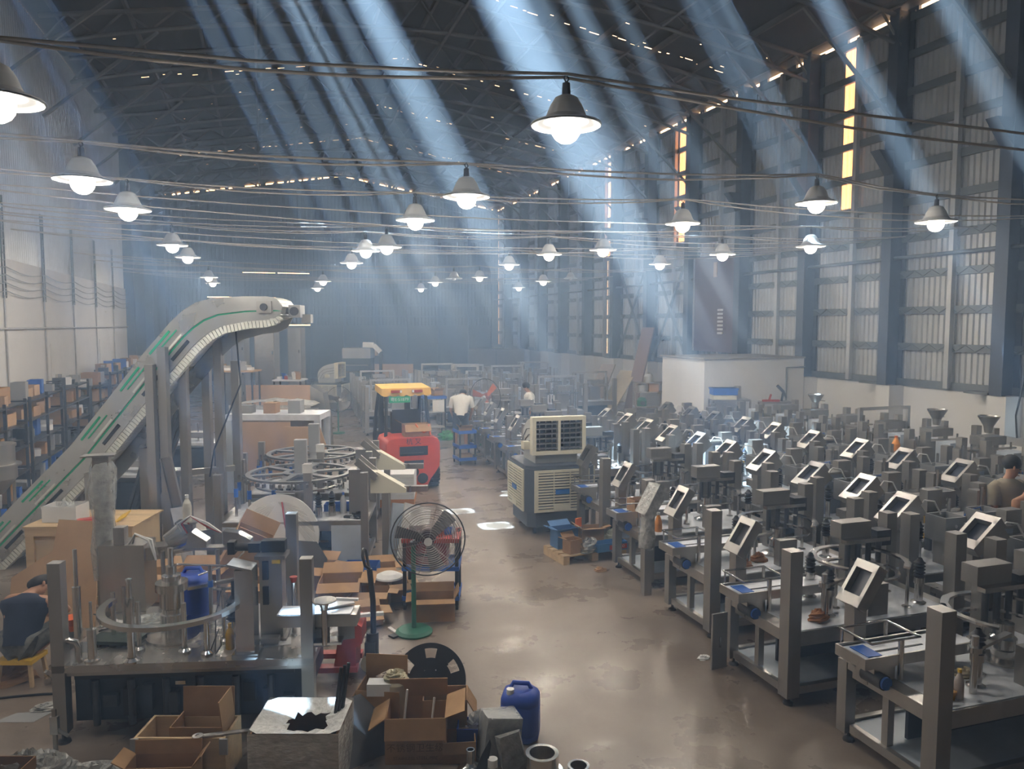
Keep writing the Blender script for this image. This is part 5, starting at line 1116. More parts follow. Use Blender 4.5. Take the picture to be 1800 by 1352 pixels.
tp.build('film_collar', mat('bright film', (.72, .71, .68), .2, 0, .2, 22, bump=.7, spec=.9), wr_)
for q in range(3): MB().tube([(W_ - .12 + .02 * q, D_ - .2 + .03 * q, .2), (W_ - .06 + .03 * q, D_ - .1, .75 + .02 * q)], .014, 6).build('black_pipe', BLACK, wr_)
# leaning steel plate
p = at(640, 1330, .1); o = thing('steel_plate', 'dark steel sheet leaning against the cartons at the bottom', 'plate', (p.x + .06, p.y + .1, 0)); o.rotation_euler = (radians(-38), radians(0), CVR + .75)
MB().prism([(-.3, 0), (.3, 0), (.34, .12), (.12, .5), (.02, .5), (-.3, .1)], -.004, .004, Matrix.Rotation(pi / 2, 4, 'X')).build('plate', mat('dull steel sheet', (.2, .2, .21), .42, .7, .15, 3), o)
# cartons in the middle foreground
p = at(742, 1264, .365); mc = open_carton('carton', 'stained open carton with printed side in the middle foreground', (p.x, p.y + .2, 0), CVR + .04, .47, .38, .365, CARD, flaps=(1, 1, 1, 1), ang=(165, -10, 125, 70), fl=.42)
text3d('不锈钢卫生级', .075, CARDD, mc, (0, -.193, .13), (pi / 2, 0, 0), 'print'); text3d('STAINLESS STEEL PIPE', .036, CARDD, mc, (0, -.193, .05), (pi / 2, 0, 0), 'print')
for q, (x, y) in enumerate(((-.12, .05), (.08, -.05))): tag(MB().tube([(0, 0, .0), (.06, .05, .46 - .05 * q)], .009, 6).build('white_rod', WHITE, None, tuple(Vector((p.x, p.y + .2, .01)) + Vector((x, y, 0)))), ('thin white rod standing in the left of the printed carton', 'thin white rod standing in the right of the printed carton')[q], 'rod')
q = at(680, 1225, .42); c2 = open_carton('carton', 'carton with wrapped papers behind the printed carton', (q.x, q.y + .25, 0), CVR - .1, .36, .3, .42, CARD, flaps=(0, 1, 1, 0), ang=(0, 2, 150, 0), fl=.6)
t = tag(MB().bc((0, 0, .05), (.2, .12, .1), CVR).build('paper_ream', PAPER, None, (q.x - .03, q.y + .16, .38)), 'white paper ream in the carton behind', 'paper')
t = crumple('wrapped_parcel', 'parcel in clear bubble film on the rear carton', (q.x + .05, q.y + .26, .40), .13, .09, .1, mat('bubble film', (.5, .42, .36), .25, 0, .35, 16, bump=.9), 12, 'parcel')
q = at(713, 1262, .37); t = thing('film_roll', 'thick roll wrapped in cream film behind the printed carton', 'roll', (q.x, q.y + .45, 0)); MB().lathe([(.001, 0), (.115, 0), (.115, .46), (.1, .48), (.05, .49), (.001, .49)], n=24).build('roll', mat('cream film', (.48, .42, .30), .35, 0, .12, 6), t); crumple('film_end', '', (0, 0, .485), .1, .1, .07, mat('wrinkled gold film', (.5, .45, .3), .18, .1, .3, 14, bump=.9), 21, parent=t)
q = at(800, 1262, .36); open_carton('carton', 'open carton right of the roll in the foreground', (q.x + .02, q.y + .42, 0), CVR + .05, .36, .26, .36, CARD, flaps=(1, 0, 0, 1), ang=(176, 0, 0, 150), fl=.62)
q = at(803, 1318, .16); open_carton('carton', 'low open carton with metal rods right of the printed carton', (q.x + .06, q.y + .18, 0), CVR + .1, .26, .22, .17, CARD, flaps=(1, 0, 1, 0), ang=(170, 0, 20, 0), fl=.4)
q = at(844, 1284, .2); t = open_carton('blue_tray', 'blue plastic tray behind the film-wrapped grey box', (q.x, q.y + .12, 0), CVR, .3, .2, .2, BLUE, flaps=(0, 0, 0, 0)); t['category'] = 'tray'
crumple('clear_film', 'crumpled clear film bulging out of the blue tray', (q.x + .02, q.y + .12, .13), .12, .09, .16, WRAP, 33)
q = at(870, 1272, .36); wb1 = thing('wrapped_box', 'grey box wrapped in clear film leaning in the foreground', 'box', (q.x + .04, q.y + .1, 0)); wb1.rotation_euler = (radians(-4), radians(8), CVR + .3)
MB().box(-.13, .13, -.09, .09, 0.02, .36).build('box', GREYB, wb1); MB().box(-.14, .14, -.1, .1, .01, .375).jitter(.012, 5).build('film_wrap', WRAP, wb1)
q = at(905, 1310, .22); wb2 = thing('wrapped_part', 'small film-wrapped plate in front of the blue jerrycan', 'part', (q.x + .02, q.y + .05, 0)); wb2.rotation_euler = (0, radians(-10), CVR + .2)
MB().box(-.09, .09, -.02, .02, .0, .28).jitter(.02, 3).build('film_wrap', WRAPD, wb2)
q = at(836, 1330, .2); t = tag(MB().prism([(-.05, 0), (.05, 0), (.1, .3), (.09, .34), (.02, .2)], -.006, .006, Matrix.Rotation(pi / 2, 4, 'X')).build('black_bracket', BLACK, None, (q.x + .02, q.y, 0), CVR - .2), 'black sheet bracket standing before the wrapped grey box', 'bracket')
p = at(924, 1308, 0); jerrycan('blue jerrycan standing on the floor in the foreground', (p.x, p.y + .13, 0), CVR - .15, 1.06)
q = at(882, 1272, .3); bottle('water_bottle', 'clear water bottle with blue cap beside the foreground jerrycan', (q.x, q.y + .08, 0), .3, .034, TRANSP, BLUEP)
# black disc with holes
q = at(768, 1300, 0); bd = thing('black_disc', 'round black plate with oval holes leaning behind the cartons', 'disc', (q.x, q.y + .33, 0)); bd.rotation_euler = (radians(-24), 0, CVR)
n = 48; R_ = .315
def dring(r0, r1, a0, a1, k, mb):
    P = [(cos(a0 + (a1 - a0) * i / k), sin(a0 + (a1 - a0) * i / k)) for i in range(k + 1)]
    for y, fl_ in ((-.008, 0), (.008, 1)):
        vs_ = [(r * c, y, R_ + r * s) for r in (r0, r1) for c, s in P]; mb.add(vs_, [((i, i + 1, k + 2 + i, k + 1 + i) if fl_ == 0 else (i, k + 1 + i, k + 2 + i, i + 1)) for i in range(k)])
    for r in (r0, r1): mb.add([(r * c, y, R_ + r * s) for y in (-.008, .008) for c, s in P], [(i, i + 1, k + 2 + i, k + 1 + i) for i in range(k)])
    for a in (a0, a1): mb.add([(r * cos(a), y, R_ + r * sin(a)) for r, y in ((r0, -.008), (r1, -.008), (r1, .008), (r0, .008))], [(0, 1, 2, 3)])
db = MB(); dring(.27, R_, 0, 2 * pi, n, db); dring(.0, .19, 0, 2 * pi, n, db)
for h_ in range(6): a = radians(60 * h_ + 0); dring(.19, .27, a + radians(13), a + radians(47), 8, db) if False else dring(.19, .27, a - radians(18), a + radians(18), 8, db)
db.build('plate', BLACK, bd)
for h_ in range(6): a = radians(60 * h_); MB().cyl((.1 * cos(a), -.012, R_ + .1 * sin(a)), (.1 * cos(a), -.006, R_ + .1 * sin(a)), .006, n=6).build('bolt_hole', STEELB, bd)
MB().bc((.05, -.04, R_ + .12), (.22, .03, .03), rot=Matrix.Rotation(-.2, 3, 'Y')).bc((.0, -.05, R_ - .04), (.3, .05, .12)).build('bracket', BLACK, bd)
# steel flanges at the bottom edge
def flange(lab, px, py, r, h, z):
    q = at(px, py, h); t = thing('steel_flange', lab, 'flange', (q.x, q.y, 0), group='turned steel flanges'); k = r
    MB().lathe([(k * .75, 0), (k * 1.42, 0), (k * 1.42, h * .22), (k * 1.3, h * .3), (k, h * .32), (k, h), (k * .76, h), (k * .75, h * .9), (k * .72, 0)], n=32).build('ring', STEELB, t)
flange('large polished steel flange at the bottom edge of the picture', 953, 1323, .125, .2, 0); flange('small polished steel ring right of the large flange', 1017, 1345, .08, .16, 0)
q = at(827, 1322, .2); t = thing('steel_nozzle', 'steel nozzle with narrow neck at the bottom edge', 'nozzle', (q.x, q.y, 0)); MB().lathe([(.001, 0), (.1, 0), (.1, .07), (.05, .1), (.032, .12), (.032, .22), (.024, .22), (.024, .14), (.001, .14)], n=20).build('body', STEELB, t)
q = at(866, 1345, .14); t = thing('white_cap_bottle', 'bottle with white cap at the bottom edge', 'bottle', (q.x, q.y, 0)); MB().cyl((0, 0, 0), (0, 0, .13), .04, n=14).build('body', GREYB, t); MB().cyl((0, 0, .13), (0, 0, .19), .037, n=14).build('cap', WHITE, t)
q = at(765, 1352, .12); tag(MB().bc((0, 0, .06), (.4, .12, .12), CVR).build('steel_block', STEEL, None, (q.x - .03, q.y - .06, 0)), 'flat steel block at the bottom edge below the printed carton', 'block')
# plastic film heaps and carton at the bottom left
for k, (px, py, sx, sy, sz, lab) in enumerate(((50, 1345, .26, .16, .22, 'heap of crumpled clear film at the bottom left corner'), (95, 1350, .2, .15, .2, 'second heap of crumpled film right of the corner heap'), (165, 1352, .26, .14, .14, 'low heap of crumpled film beside the thin steel stand'))):
    q = at(px, py, .1); crumple('plastic_film', lab, (q.x, q.y, 0), sx, sy, sz, WRAPD, 40 + k, n=12)
q = at(20, 1335, .18); open_carton('carton', 'dark brown carton cut by the bottom left corner', (q.x - .02, q.y - .12, 0), CVR, .36, .2, .22, CARDD, flaps=(0, 0, 0, 0))
q = at(98, 1340, 0); st = thing('clamp_stand', 'thin grey stand with a small handle before the left machine', 'stand', (q.x, q.y + .02, 0), CVR); MB().box(-.015, .015, -.01, .01, 0, .42).bc((0, 0, .006), (.12, .1, .012)).build('stand', STEEL, st); MB().box(-.03, .03, -.016, .016, .22, .36).bc((.06, 0, .23), (.1, .015, .02), rot=Matrix.Rotation(.6, 3, 'Y')).build('clamp', ALU, st)
q = at(40, 1262, 0); tag(MB().add([(-.2, -.08, .003), (.14, -.08, .003), (.2, .1, .003), (-.1, .08, .004), (-.2, -.08, .001), (.14, -.08, .001), (.2, .1, .001), (-.1, .08, .001)], [(0, 1, 2, 3), (7, 6, 5, 4), (0, 4, 5, 1), (1, 5, 6, 2), (2, 6, 7, 3), (3, 7, 4, 0)]).build('floor_paper', GREYB, None, q, CVR), 'flat grey paper lying on the floor at the left', 'paper')
crumple('plastic_bag', 'small crumpled clear bag on the floor at the left', (q.x + .16, q.y + .12, 0), .14, .08, .05, WRAPD, 51, 'bag')
q = at(150, 1160, 0); tag(MB().tube([at(-40, 1232, 0.01), at(30, 1224, .01), at(80, 1220, .01), at(120, 1219, .01)], .012, 5).build('floor_cable', BLACK), 'black cable lying on the floor at the left edge', 'cable')
# ------------------------------------------------------------------ crate, boards and boxes behind the left machine
p = at(45, 928, .95); cr = thing('pine_box', 'large closed pine packing case behind the seated man', 'crate', p - Vector((0, 0, .95)), CVR + .02); CW, CD, CH = 1.28, .8, .95
MB().box(0.02, CW - .02, .02, CD - .02, .02, CH - .01).build('panel', mat('pale plywood', (.55, .42, .26), .7, 0, .1, 2, spec=.2), cr)
for x in (0, CW / 2 - .05, CW - .1): MB().box(x, x + .1, -.02, .015, 0, CH).build('batten', WOOD, cr)
for z in (0, CH - .1): MB().box(0, CW, -.025, .0, z, z + .1).build('batten', WOOD, cr)
MB().box(-.02, CW + .02, -.03, CD + .02, CH, CH + .02).build('lid', WOOD, cr)
def oncrate(x, y, z=.972): return p - Vector((0, 0, .95)) + Matrix.Rotation(CVR + .02, 3, 'Z') @ Vector((x, y, z))
t = open_carton('clear_bin', 'clear plastic bin on the pine packing case', oncrate(.32, .3), CVR, .42, .3, .2, TRANSP, flaps=(0, 0, 0, 0)); t['category'] = 'bin'
crumple('plastic_bag', 'white plastic bag in the clear bin', oncrate(.32, .3, .985), .16, .11, .24, WRAP, 61, 'bag')
t = thing('yellow_scoop', 'yellow plastic scoop on the pine packing case', 'scoop', oncrate(1.0, .2)); t.rotation_euler = (0, radians(-30), .6); MB().prism([(-.02, -.02), (.1, -.05), (.2, 0), (.1, .05), (-.02, .02), (-.14, .015), (-.14, -.015)], 0, .012).build('blade', YELLOW, t)
tag(MB().bc((0, 0, .02), (.2, .1, .04), .3).build('red_tool', RED, None, oncrate(.62, .2)), 'red tool on the pine packing case', 'tool')
p = at(185, 1100, 0); o = thing('cardboard_sheet', 'large brown cardboard sheet leaning on the packing case', 'cardboard', (p.x - .5, p.y + .1, 0)); o.rotation_euler = (radians(-10), 0, CVR)
MB().prism([(-.55, .0), (.42, .0), (.42, 1.18), (-.05, 1.2), (-.1, .85), (-.55, .55)], -.006, .006, Matrix.Rotation(pi / 2, 4, 'X')).build('sheet', CARDL, o)
p = at(485, 985, 0); ds = thing('aluminium_disc', 'big polished aluminium disc wrapped in film standing on edge', 'disc', (p.x + .02, p.y - .72, 0)); ds.rotation_euler = (radians(-6), 0, CVR + .1)
MB().lathe([(.001, -.012), (.545, -.012), (.55, -.008), (.55, .008), (.545, .012), (.001, .012)], (0, 0, .55), 56, 'Y').build('disc', mat('spun aluminium', (.88, .87, .84), .35, .25, .06, 2), ds)
fr_ = MB(); r = random.Random(4)
for k in range(16): a = radians(-20 + 14 * k); fr_.add([(0, -.03, 1.0 - .0 * k), (.5 * cos(a), -.02 - r.uniform(0, .02), .5 + .5 * sin(a)), (.5 * cos(a + .2), -.035 - r.uniform(0, .02), .5 + .5 * sin(a + .2))], [(0, 1, 2)])
fr_.build('film', mat('clear film sheet', (.7, .7, .68), .1, 0, .1, 10, bump=.8, alpha=.3, spec=.9), ds)
MB().tube([(.06, -.05, 1.0), (.1, -.06, .7), (.16, -.05, .45)], .012, 5).build('red_cord', RED, ds)
p = at(430, 1005, 0); open_carton('carton', 'light open carton tilted on its edge before the aluminium disc', (p.x - .08, p.y - .85, .3), CVR + .2, .46, .36, .55, CARDL, flaps=(1, 1, 0, 0), ang=(15, 20, 0, 0), fl=.5, tilt=(radians(18), radians(28), CVR + .3))
crumple('blue_bag', 'light blue plastic bag in the tilted carton', (p.x + .1, p.y - .93, .62), .12, .1, .12, mat('light blue bag', (.2, .42, .62), .35, 0, .3, 9, bump=.6), 71, 'bag')
labs = ['open carton with flaps left of the pallet truck handle', 'carton with torn rim behind the outfeed conveyor', 'flat carton under the star wheel machine', 'carton between the pallet truck and the tool cart', 'small carton on the heap behind the pallet truck', 'carton on the floor left of the tilted carton', 'carton of scraps beside the conveyor posts', 'dark carton behind the side cabinet', 'long carton behind the feeder head', 'carton under the feeder head', 'low carton beside the tool cart foot']
specs = [(600, 1058, .5, .4, .3, .1), (555, 1030, .45, .35, .3, -.2), (668, 1014, .42, .28, .16, .2), (655, 1064, .42, .26, .2, 0), (700, 1052, .26, .26, .22, .3), (400, 1012, .36, .3, .22, .1), (310, 1032, .36, .3, .26, -.1), (262, 1052, .42, .34, .34, .2), (345, 1060, .45, .35, .42, 0), (440, 1072, .42, .3, .36, .1), (640, 1095, .4, .25, .14, .3)]
for l, (px, py, w_, d_, h_, a) in zip(labs, specs):
    q = at(px, py, 0); open_carton('carton', l, (q.x, q.y, 0), CVR + a, w_, d_, h_, (CARD, CARDL, CARDD)[px % 3 if px % 3 < 2 else 0], flaps=(1, 1, px % 2, 1), ang=(110, 60, 130, 95), fl=.45, group='cartons heaped on the left')
q = at(622, 1035, 0); t = open_carton('blue_tray', 'blue plastic tray of small parts on the carton heap', (q.x + .15, q.y + .4, .0), CVR, .45, .3, .2, BLUEP, flaps=(0, 0, 0, 0)); t['category'] = 'tray'
for k, (px, py, c_, lab) in enumerate(((690, 1020, CREAM, 'white round plastic lid on the carton heap'),)):
    q = at(px, py, .2); t = thing('round_lid', lab, 'pan', (q.x - .05, q.y - .05, .26)); MB().lathe([(.001, .06), (.1, .055), (.17, .02), (.18, 0), (.001, 0)], n=20).build('lid', WHITE, t)  # a round white plastic lid
rr = random.Random(77)
for k in range(5):
    px = rr.uniform(640, 745); py = rr.uniform(1090, 1125); q = at(px, py, 0); m_ = (BLUEP, PAPER, BLACK, CARDD, ALU)[k % 5]
    tag(MB().bc((0, 0, .012), (rr.uniform(.08, .22), rr.uniform(.03, .09), .02), rr.uniform(0, 3)).build('floor_scrap', m_, None, (q.x, q.y, 0)), '%s scrap on the floor between the pallet truck and the fan base' % ('blue', 'white', 'black', 'brown', 'metal')[k % 5], 'scrap', 'scraps around the fan base')
p = at(568, 1140, .0)
t = crumple('white_sack', 'white plastic sack on the floor left of the pallet truck', (p.x + .02, p.y + .25, .0), .26, .22, .3, mat('white sack', (.6, .6, .6), .3, 0, .2, 10, bump=.8), 81, 'sack')
q = at(540, 1015, 0); tag(MB().prism([(-.3, 0), (.4, 0), (.1, .55), (-.3, .6)], -.005, .005, Matrix.Rotation(pi / 2, 4, 'X')).build('grey_sheet', mat('grey steel offcut', (.2, .205, .21), .5, .5, .1, 3), None, (q.x + .02, q.y - .25, 0), CVR + .2), 'grey steel offcut standing right of the back post', 'sheet')
# pallet of cartons by the cooler
q = at(985, 990, 0); pal = thing('wooden_pallet', 'wooden pallet at the foot of the air cooler', 'pallet', (q.x, q.y - .12, 0), .12)
for k in range(4): MB().box(0 + .0, 1.05, .0 + .165 * k, .12 + .165 * k, .11, .13).build('deck_board', WOOD, pal)
for x in (0, .47, .95): MB().box(x, x + .1, 0, .62, 0, .11).build('bearer', WOOD, pal)
pb = Vector((q.x, q.y - .12, .132))
bc_ = open_carton('carton', 'blue printed carton with raised flaps on the pallet', pb + Vector((.2, .48, 0)), .12, .34, .24, .28, mat('blue print', (.06, .16, .35), .6), flaps=(1, 1, 1, 0), ang=(70, 60, 75, 0), fl=.5)
open_carton('carton', 'small brown carton at the pallet corner', pb + Vector((.2, .16, 0)), .3, .22, .18, .2, CARD, flaps=(0, 1, 1, 0), ang=(0, 40, 70, 0))
open_carton('carton', 'brown carton at the back of the pallet', pb + Vector((.62, .47, 0)), -.1, .34, .24, .26, CARD, flaps=(1, 0, 1, 1), ang=(80, 0, 60, 80))
bt_ = open_carton('flat_box', 'flat blue and red printed box on the pallet front', pb + Vector((.76, .12, 0)), .1, .5, .2, .12, mat('blue box print', (.05, .18, .4), .6), flaps=(0, 0, 0, 0)); MB().box(-.05, .24, -.103, -.1, .02, .09).build('red_band', RED, bt_)
text3d('● ○ ○', .05, PAPER, bt_, (.12, -.105, .055), (pi / 2, 0, 0), 'print')
crumple('foil_bag', 'shiny silver foil bag on the pallet', pb + Vector((.44, .12, 0)), .17, .13, .2, mat('silver foil', (.6, .6, .58), .18, .9, .3, 20, bump=1.0), 91, 'bag')
crumple('white_bag', 'pale plastic bag on the right of the pallet', pb + Vector((.92, .4, 0)), .13, .13, .22, mat('pale bag', (.52, .52, .42), .4, 0, .3, 12, bump=.8), 92, 'bag')
tag(MB().bc((0, 0, .0), (.12, .02, .16), .4).build('orange_board', ORANGE, None, pb + Vector((.46, .56, .3))), 'orange board sticking out of the pallet cartons', 'board')
q = at(1052, 1000, 0); crumple('paper_scrap', 'torn paper scrap in front of the pallet', (q.x - .02, q.y - .1, 0), .1, .06, .06, CARDL, 93, 'scrap')
q = at(1243, 1157, 0); crumple('white_scrap', 'white scrap on the floor at the foot of the aisle machines', (q.x - .04, q.y, 0), .07, .05, .04, PAPER, 94, 'scrap')
# grey board leaning on the aisle machine
q = at(1268, 1178, 0); o = thing('metal_offcut', 'narrow steel panel leaning on the second aisle machine', 'panel', (q.x + .0, q.y + .05, 0), .1); MB().box(-.09, .09, -.012, .012, 0, .56).build('panel', STEELD, o); MB().box(-.01, .01, -.02, -.012, .22, .32).build('handle', STEELB, o)
# bottles and small things on the aisle machines
for px, py, lab in ((1146, 965, 'orange juice bottle on the machine beside the pallet'), (1209, 935, 'orange juice bottle behind the film-wrapped screen')):
    q = Vector((4.88, 8.84, 0)) if px < 1200 else Vector((5.25, 9.1, 0)); bottle('juice_bottle', lab, (q.x, q.y, .688), .25, .05, AMBER, mat('clear cap', (.7, .7, .65), .4), None, shape=1, group='orange bottles on machines')
q = Vector((4.75, 4.13, 0)); sc_ = bottle('spray_can', 'spray can with yellow top and printed label on the nearest aisle machine', (q.x, q.y, .688), .22, .033, mat('can print', (.42, .36, .33), .4), YELLOW)
q = Vector((4.68, 4.12, 0)); crumple('yellow_carton', 'crumpled yellow carton beside the spray can', (q.x, q.y + .03, .688), .07, .06, .1, mat('yellow brown card', (.45, .24, .04), .6), 95, 'carton', n=5)
q = Vector((5.1, 4.4, 0)); crumple('work_gloves', 'cream work gloves on the nearest aisle machine', (q.x, q.y, .688), .1, .07, .06, mat('cream cloth', (.5, .42, .28), .8), 96, 'gloves')
for px, py, lab in ((1350, 965, 'brown bag of parts on the third aisle machine'), (1385, 1120, 'small brown box on the second aisle machine'), (1325, 985, 'orange part bag behind the third machine screen')):
    q = Vector({1350: (5.35, 7.35, 0), 1385: (4.8, 5.68, 0), 1325: (5.05, 7.2, 0)}[px]); crumple('part_bag', lab, (q.x, q.y, .688), .11, .08, .1, mat('brown bag', (.35, .15, .05), .6), int(px), 'bag')
q = at(1318, 1040, .69); tag(MB().bc((0, 0, .02), (.1, .05, .035)).build('yellow_tape', YELLOW, None, (q.x, q.y, .688)), 'yellow tape measure on the third aisle machine', 'tool')
q = at(1085, 915, .9); open_carton('carton', 'small brown carton on the conveyor stub by the pallet', (4.85, 9.3, .868), .1, .3, .2, .16, CARD, flaps=(0, 0, 0, 0))
hm = thing('wrapped_screen', 'screen box on a stand wrapped in crinkled film between aisle machines', 'screen', (4.52, 8.48, 0)); MB().box(-.05, .05, -.05, .05, 0, 1.05).build('stand', STEELD, hm)
MB().bc((.07, 0, 1.2), (.16, .26, .42), rot=Matrix.Rotation(.55, 3, 'Y')).jitter(.02, 2).build('wrapped_box', WRAPD, hm); MB().tube([(0, 0, z) for z in (.6, .75, .9, 1.05)], [.09, .11, .08, .1], 8).jitter(.015, 3).build('film_wrap', WRAPD, hm)
# ------------------------------------------------------------------ along the right wall
def tall_board(name, lab, a, b, w_, th, m, ridges=0):
    """a board from foot a to head b, leaning on the wall"""
    A = Vector(a); B = Vector(b); d = B - A; t = thing(name, lab, 'board', A); L_ = d.length
    t.rotation_euler = d.to_track_quat('Z', 'Y').to_euler()
    MB().box(-w_ / 2, w_ / 2, -th / 2, th / 2, 0, L_).build('board', m, t)
    for k in range(ridges): x = -w_ / 2 + w_ * (k + .5) / ridges; MB().box(x - .04, x + .04, -th / 2 - .05, -th / 2, 0, L_ * .8).build('ridge', m, t)
    return t
BRN = mat('brown laminate', (.21, .13, .11), .5, 0, .12, 1.5)
def onwall(px, py, x=13.9): return onx(px, py, x)
a = onz(1052, 722, .15); f0 = onz(1048, 726, 0)
f0 = Vector((11.6, 27.2, 0))
def lean(px0, px1, py1, y, x0, x1):
    A = ony(px0, 720, y); B = ony(px1, py1, y + .3); return (A.x, y, 0), (B.x, y + .3, B.z)
A, B = lean(1038, 1070, 640, 27.2, 0, 0); tall_board('leaning_board', 'grey brown board leaning left of the cream corrugated sheet', A, B, .75, .05, mat('grey brown board', (.24, .2, .18), .6))
A, B = lean(1062, 1105, 652, 26.8, 0, 0); tall_board('corrugated_sheet', 'cream corrugated sheet leaning against the right wall', A, B, .95, .03, mat('cream sheet', (.55, .48, .35), .5), 3)
A, B = lean(1106, 1140, 576, 26.3, 0, 0); tall_board('tall_board', 'very tall reddish brown board leaning against the right wall', A, B, .62, .06, BRN)
def table(lab, px, py, zc, w_, d_, h_, rz=CVR):
    p = atd(px, py, zc); t = thing('steel_table', lab, 'table', (p.x, p.y, 0), rz); h_ = h_ or p.z
    MB().box(-w_ / 2, w_ / 2, 0, d_, h_ - .04, h_).build('top', STEEL, t)
    for x in (-w_ / 2, w_ / 2 - .04):
        for y in (0, d_ - .04): MB().box(x, x + .04, y, y + .04, 0, h_ - .04).build('leg', STEELD, t)
    MB().box(-w_ / 2, w_ / 2, d_ - .05, d_ - .02, .3, .34).build('brace', STEELD, t); return p, h_
p, h_ = table('steel table with blue crates before the white block', 1287, 703, 20.0, 1.0, .5, None)
def blue_stack(lab, loc, rz):
    t = thing('crate_stack', lab, 'crate', loc, rz); MB().box(-.3, .3, -.18, .18, 0, .12).build('white_crate', CREAM, t); MB().box(-.32, .32, -.2, .2, .12, .3).box(-.34, .34, -.22, .22, .26, .3).build('blue_crate', BLUEP, t)
blue_stack('blue crate stacked on a cream one on the table by the white block', (p.x - .1, p.y + .25, h_), CVR); bottle('glue_bottle', 'white bottle beside the blue crate', (p.x + .12, p.y + .05, h_), .24, .05, WHITE, WHITE)
tag(MB().lathe([(.001, 0), (.09, 0), (.09, .34), (.001, .34)], n=14).build('steel_tin', STEEL, None, (p.x + .3, p.y + .2, h_)), 'steel tin right of the blue crate', 'tin')
p, h_ = table('steel table with red tool before the white block, right of the blue crates', 1368, 707, 20.4, .8, .45, None)
t = thing('red_clamp', 'red clamp on the right steel table', 'clamp', (p.x - .05, p.y + .2, h_), CVR); MB().box(-.25, .2, -.04, .04, 0, .05).bc((-.05, 0, .12), (.04, .05, .16), rot=Matrix.Rotation(.3, 3, 'Y')).build('clamp', RED, t)
t = thing('steel_arm', 'dark steel arm standing on the right steel table', 'wrench', (p.x + .25, p.y + .2, h_), CVR); MB().bar((0, 0, 0), (.05, 0, .25), .05).bar((.05, 0, .25), (-.12, 0, .42), .07).bar((.05, 0, .25), (.12, 0, .1), .05).build('arm', DARKM, t)  # a dark steel arm of three bars
# open shelf unit
p = atd(1142, 672, 23.5); sh = thing('shelf_unit', 'steel shelf unit with pump left of the white block', 'shelf', (p.x, p.y, 0), CVR)
for x in (-.45, .41):
    for y in (0, .4): MB().box(x, x + .04, y, y + .04, 0, p.z).build('upright', STEELD, sh)
for z in (.3, .85, 1.3, p.z - .04): MB().box(-.45, .45, 0, .44, z, z + .03).build('shelf', STEELD, sh)
for q, (x, z, m_, lab) in enumerate(((-.2, .88, GREEN, 'green pump on the shelf unit'), (.15, 1.33, CARD, 'brown carton on the shelf unit'), (-.2, 1.33, GREYB, 'grey canister on the shelf unit'), (.1, .33, DARKM, 'dark gearbox on the lowest shelf of the unit'), (0, p.z - .01, GREYB, 'round grey hood on top of the shelf unit'))):
    w0 = Vector((p.x, p.y, 0)) + Matrix.Rotation(CVR, 3, 'Z') @ Vector((x, .2, z)); t = thing(lab.split(' on ')[0].replace(' ', '_'), lab, lab.split(' on ')[0].split()[-1], w0, CVR)
    MB().lathe([(.001, 0), (.15, 0), (.15, .18), (.1, .26), (.001, .28)], n=14).build('body', m_, t) if q != 1 else MB().box(-.15, .15, -.12, .12, 0, .26).build('body', m_, t)
    if q in (0, 3): MB().cyl((.0, -.2, .1), (0, -.1, .1), .07, n=10).build('motor', DARKM, t)
o = tall_board('steel_bar', 'steel bar propped diagonally before the shelf unit', (p.x - .15, p.y - .55, 0), (p.x + .55, p.y - .1, 1.6), .06, .04, STEEL)
# wall-mounted switch box and cables at the right edge
sb = thing('switch_box', 'grey wall switch box with cables at the right edge', 'switch box', onx(1790, 800, XR - .46)); MB().box(-.12, 0, -.28, .28, -.35, .35).build('box', GREYB, sb); MB().box(-.14, -.12, -.2, .2, -.2, .2).build('panel', WHITE, sb)
MB().tube([(-.06, 0, .35), (-.06, .05, .8), (-.06, -.1, 1.6), (-.06, -.12, 3.0)], .02, 6).build('cable', BLACK, sb); MB().tube([(-.06, .1, -.35), (-.1, .2, -.7), (-.1, .25, -1.1)], .03, 6).build('cable', BLACK, sb)
# things standing on the wall-side machines
for k, (px, py, zc, lab) in enumerate(((1575, 780, 13.5, 'orange oil bottle on the machine by the white wall'), (1690, 930, 9.0, 'amber oil jar between the middle machines'))):
    q = atd(px, py, zc); bottle('oil_bottle', lab, (q.x, q.y, max(.76, q.z - .12)) if k == 0 else (q.x, q.y, .705), .26, .07, AMBER, ORANGE, None, shape=1)
# ------------------------------------------------------------------ far end
p = atd(628, 690, 34); ov = thing('oven_cabinet', 'dark industrial oven with steel hood at the far end', 'oven', (p.x, p.y, 0), CVR); MB().box(-.6, .6, 0, 1, 0, 1.9).build('body', NAVY, ov); MB().box(-.62, .62, -.1, 1, 1.9, 2.35).build('hood', STEEL, ov); MB().bar((-.5, -.03, 1.6), (.5, -.03, 1.6), .05).bar((-.5, -.03, 1.3), (.5, -.03, 1.3), .05).build('rail', STEELB, ov)
p = atd(690, 640, 36.5); t = thing('cardboard_sheet', 'big cardboard panel standing at the far end', 'cardboard', (p.x, p.y, 0), CVR); MB().box(-.98, .98, 0, .05, 0, p.z).build('panel', CARDL, t)
t2 = open_carton('carton', 'carton on top of the dark cabinet beside the far oven', (p.x - .78, p.y + .95, 1.9), CVR, .42, .4, .32, CARD, flaps=(0, 0, 0, 0)); MBs = thing('dark_cabinet', 'dark cabinet between the oven and the cardboard panel', 'cabinet', (p.x - .78, p.y + .9, 0), CVR); MB().box(-.4, .4, -.3, .5, 0, 1.89).build('body', NAVY, MBs); MB().box(.3, .33, -.33, -.3, .8, 1.1).build('handle', STEEL, MBs)
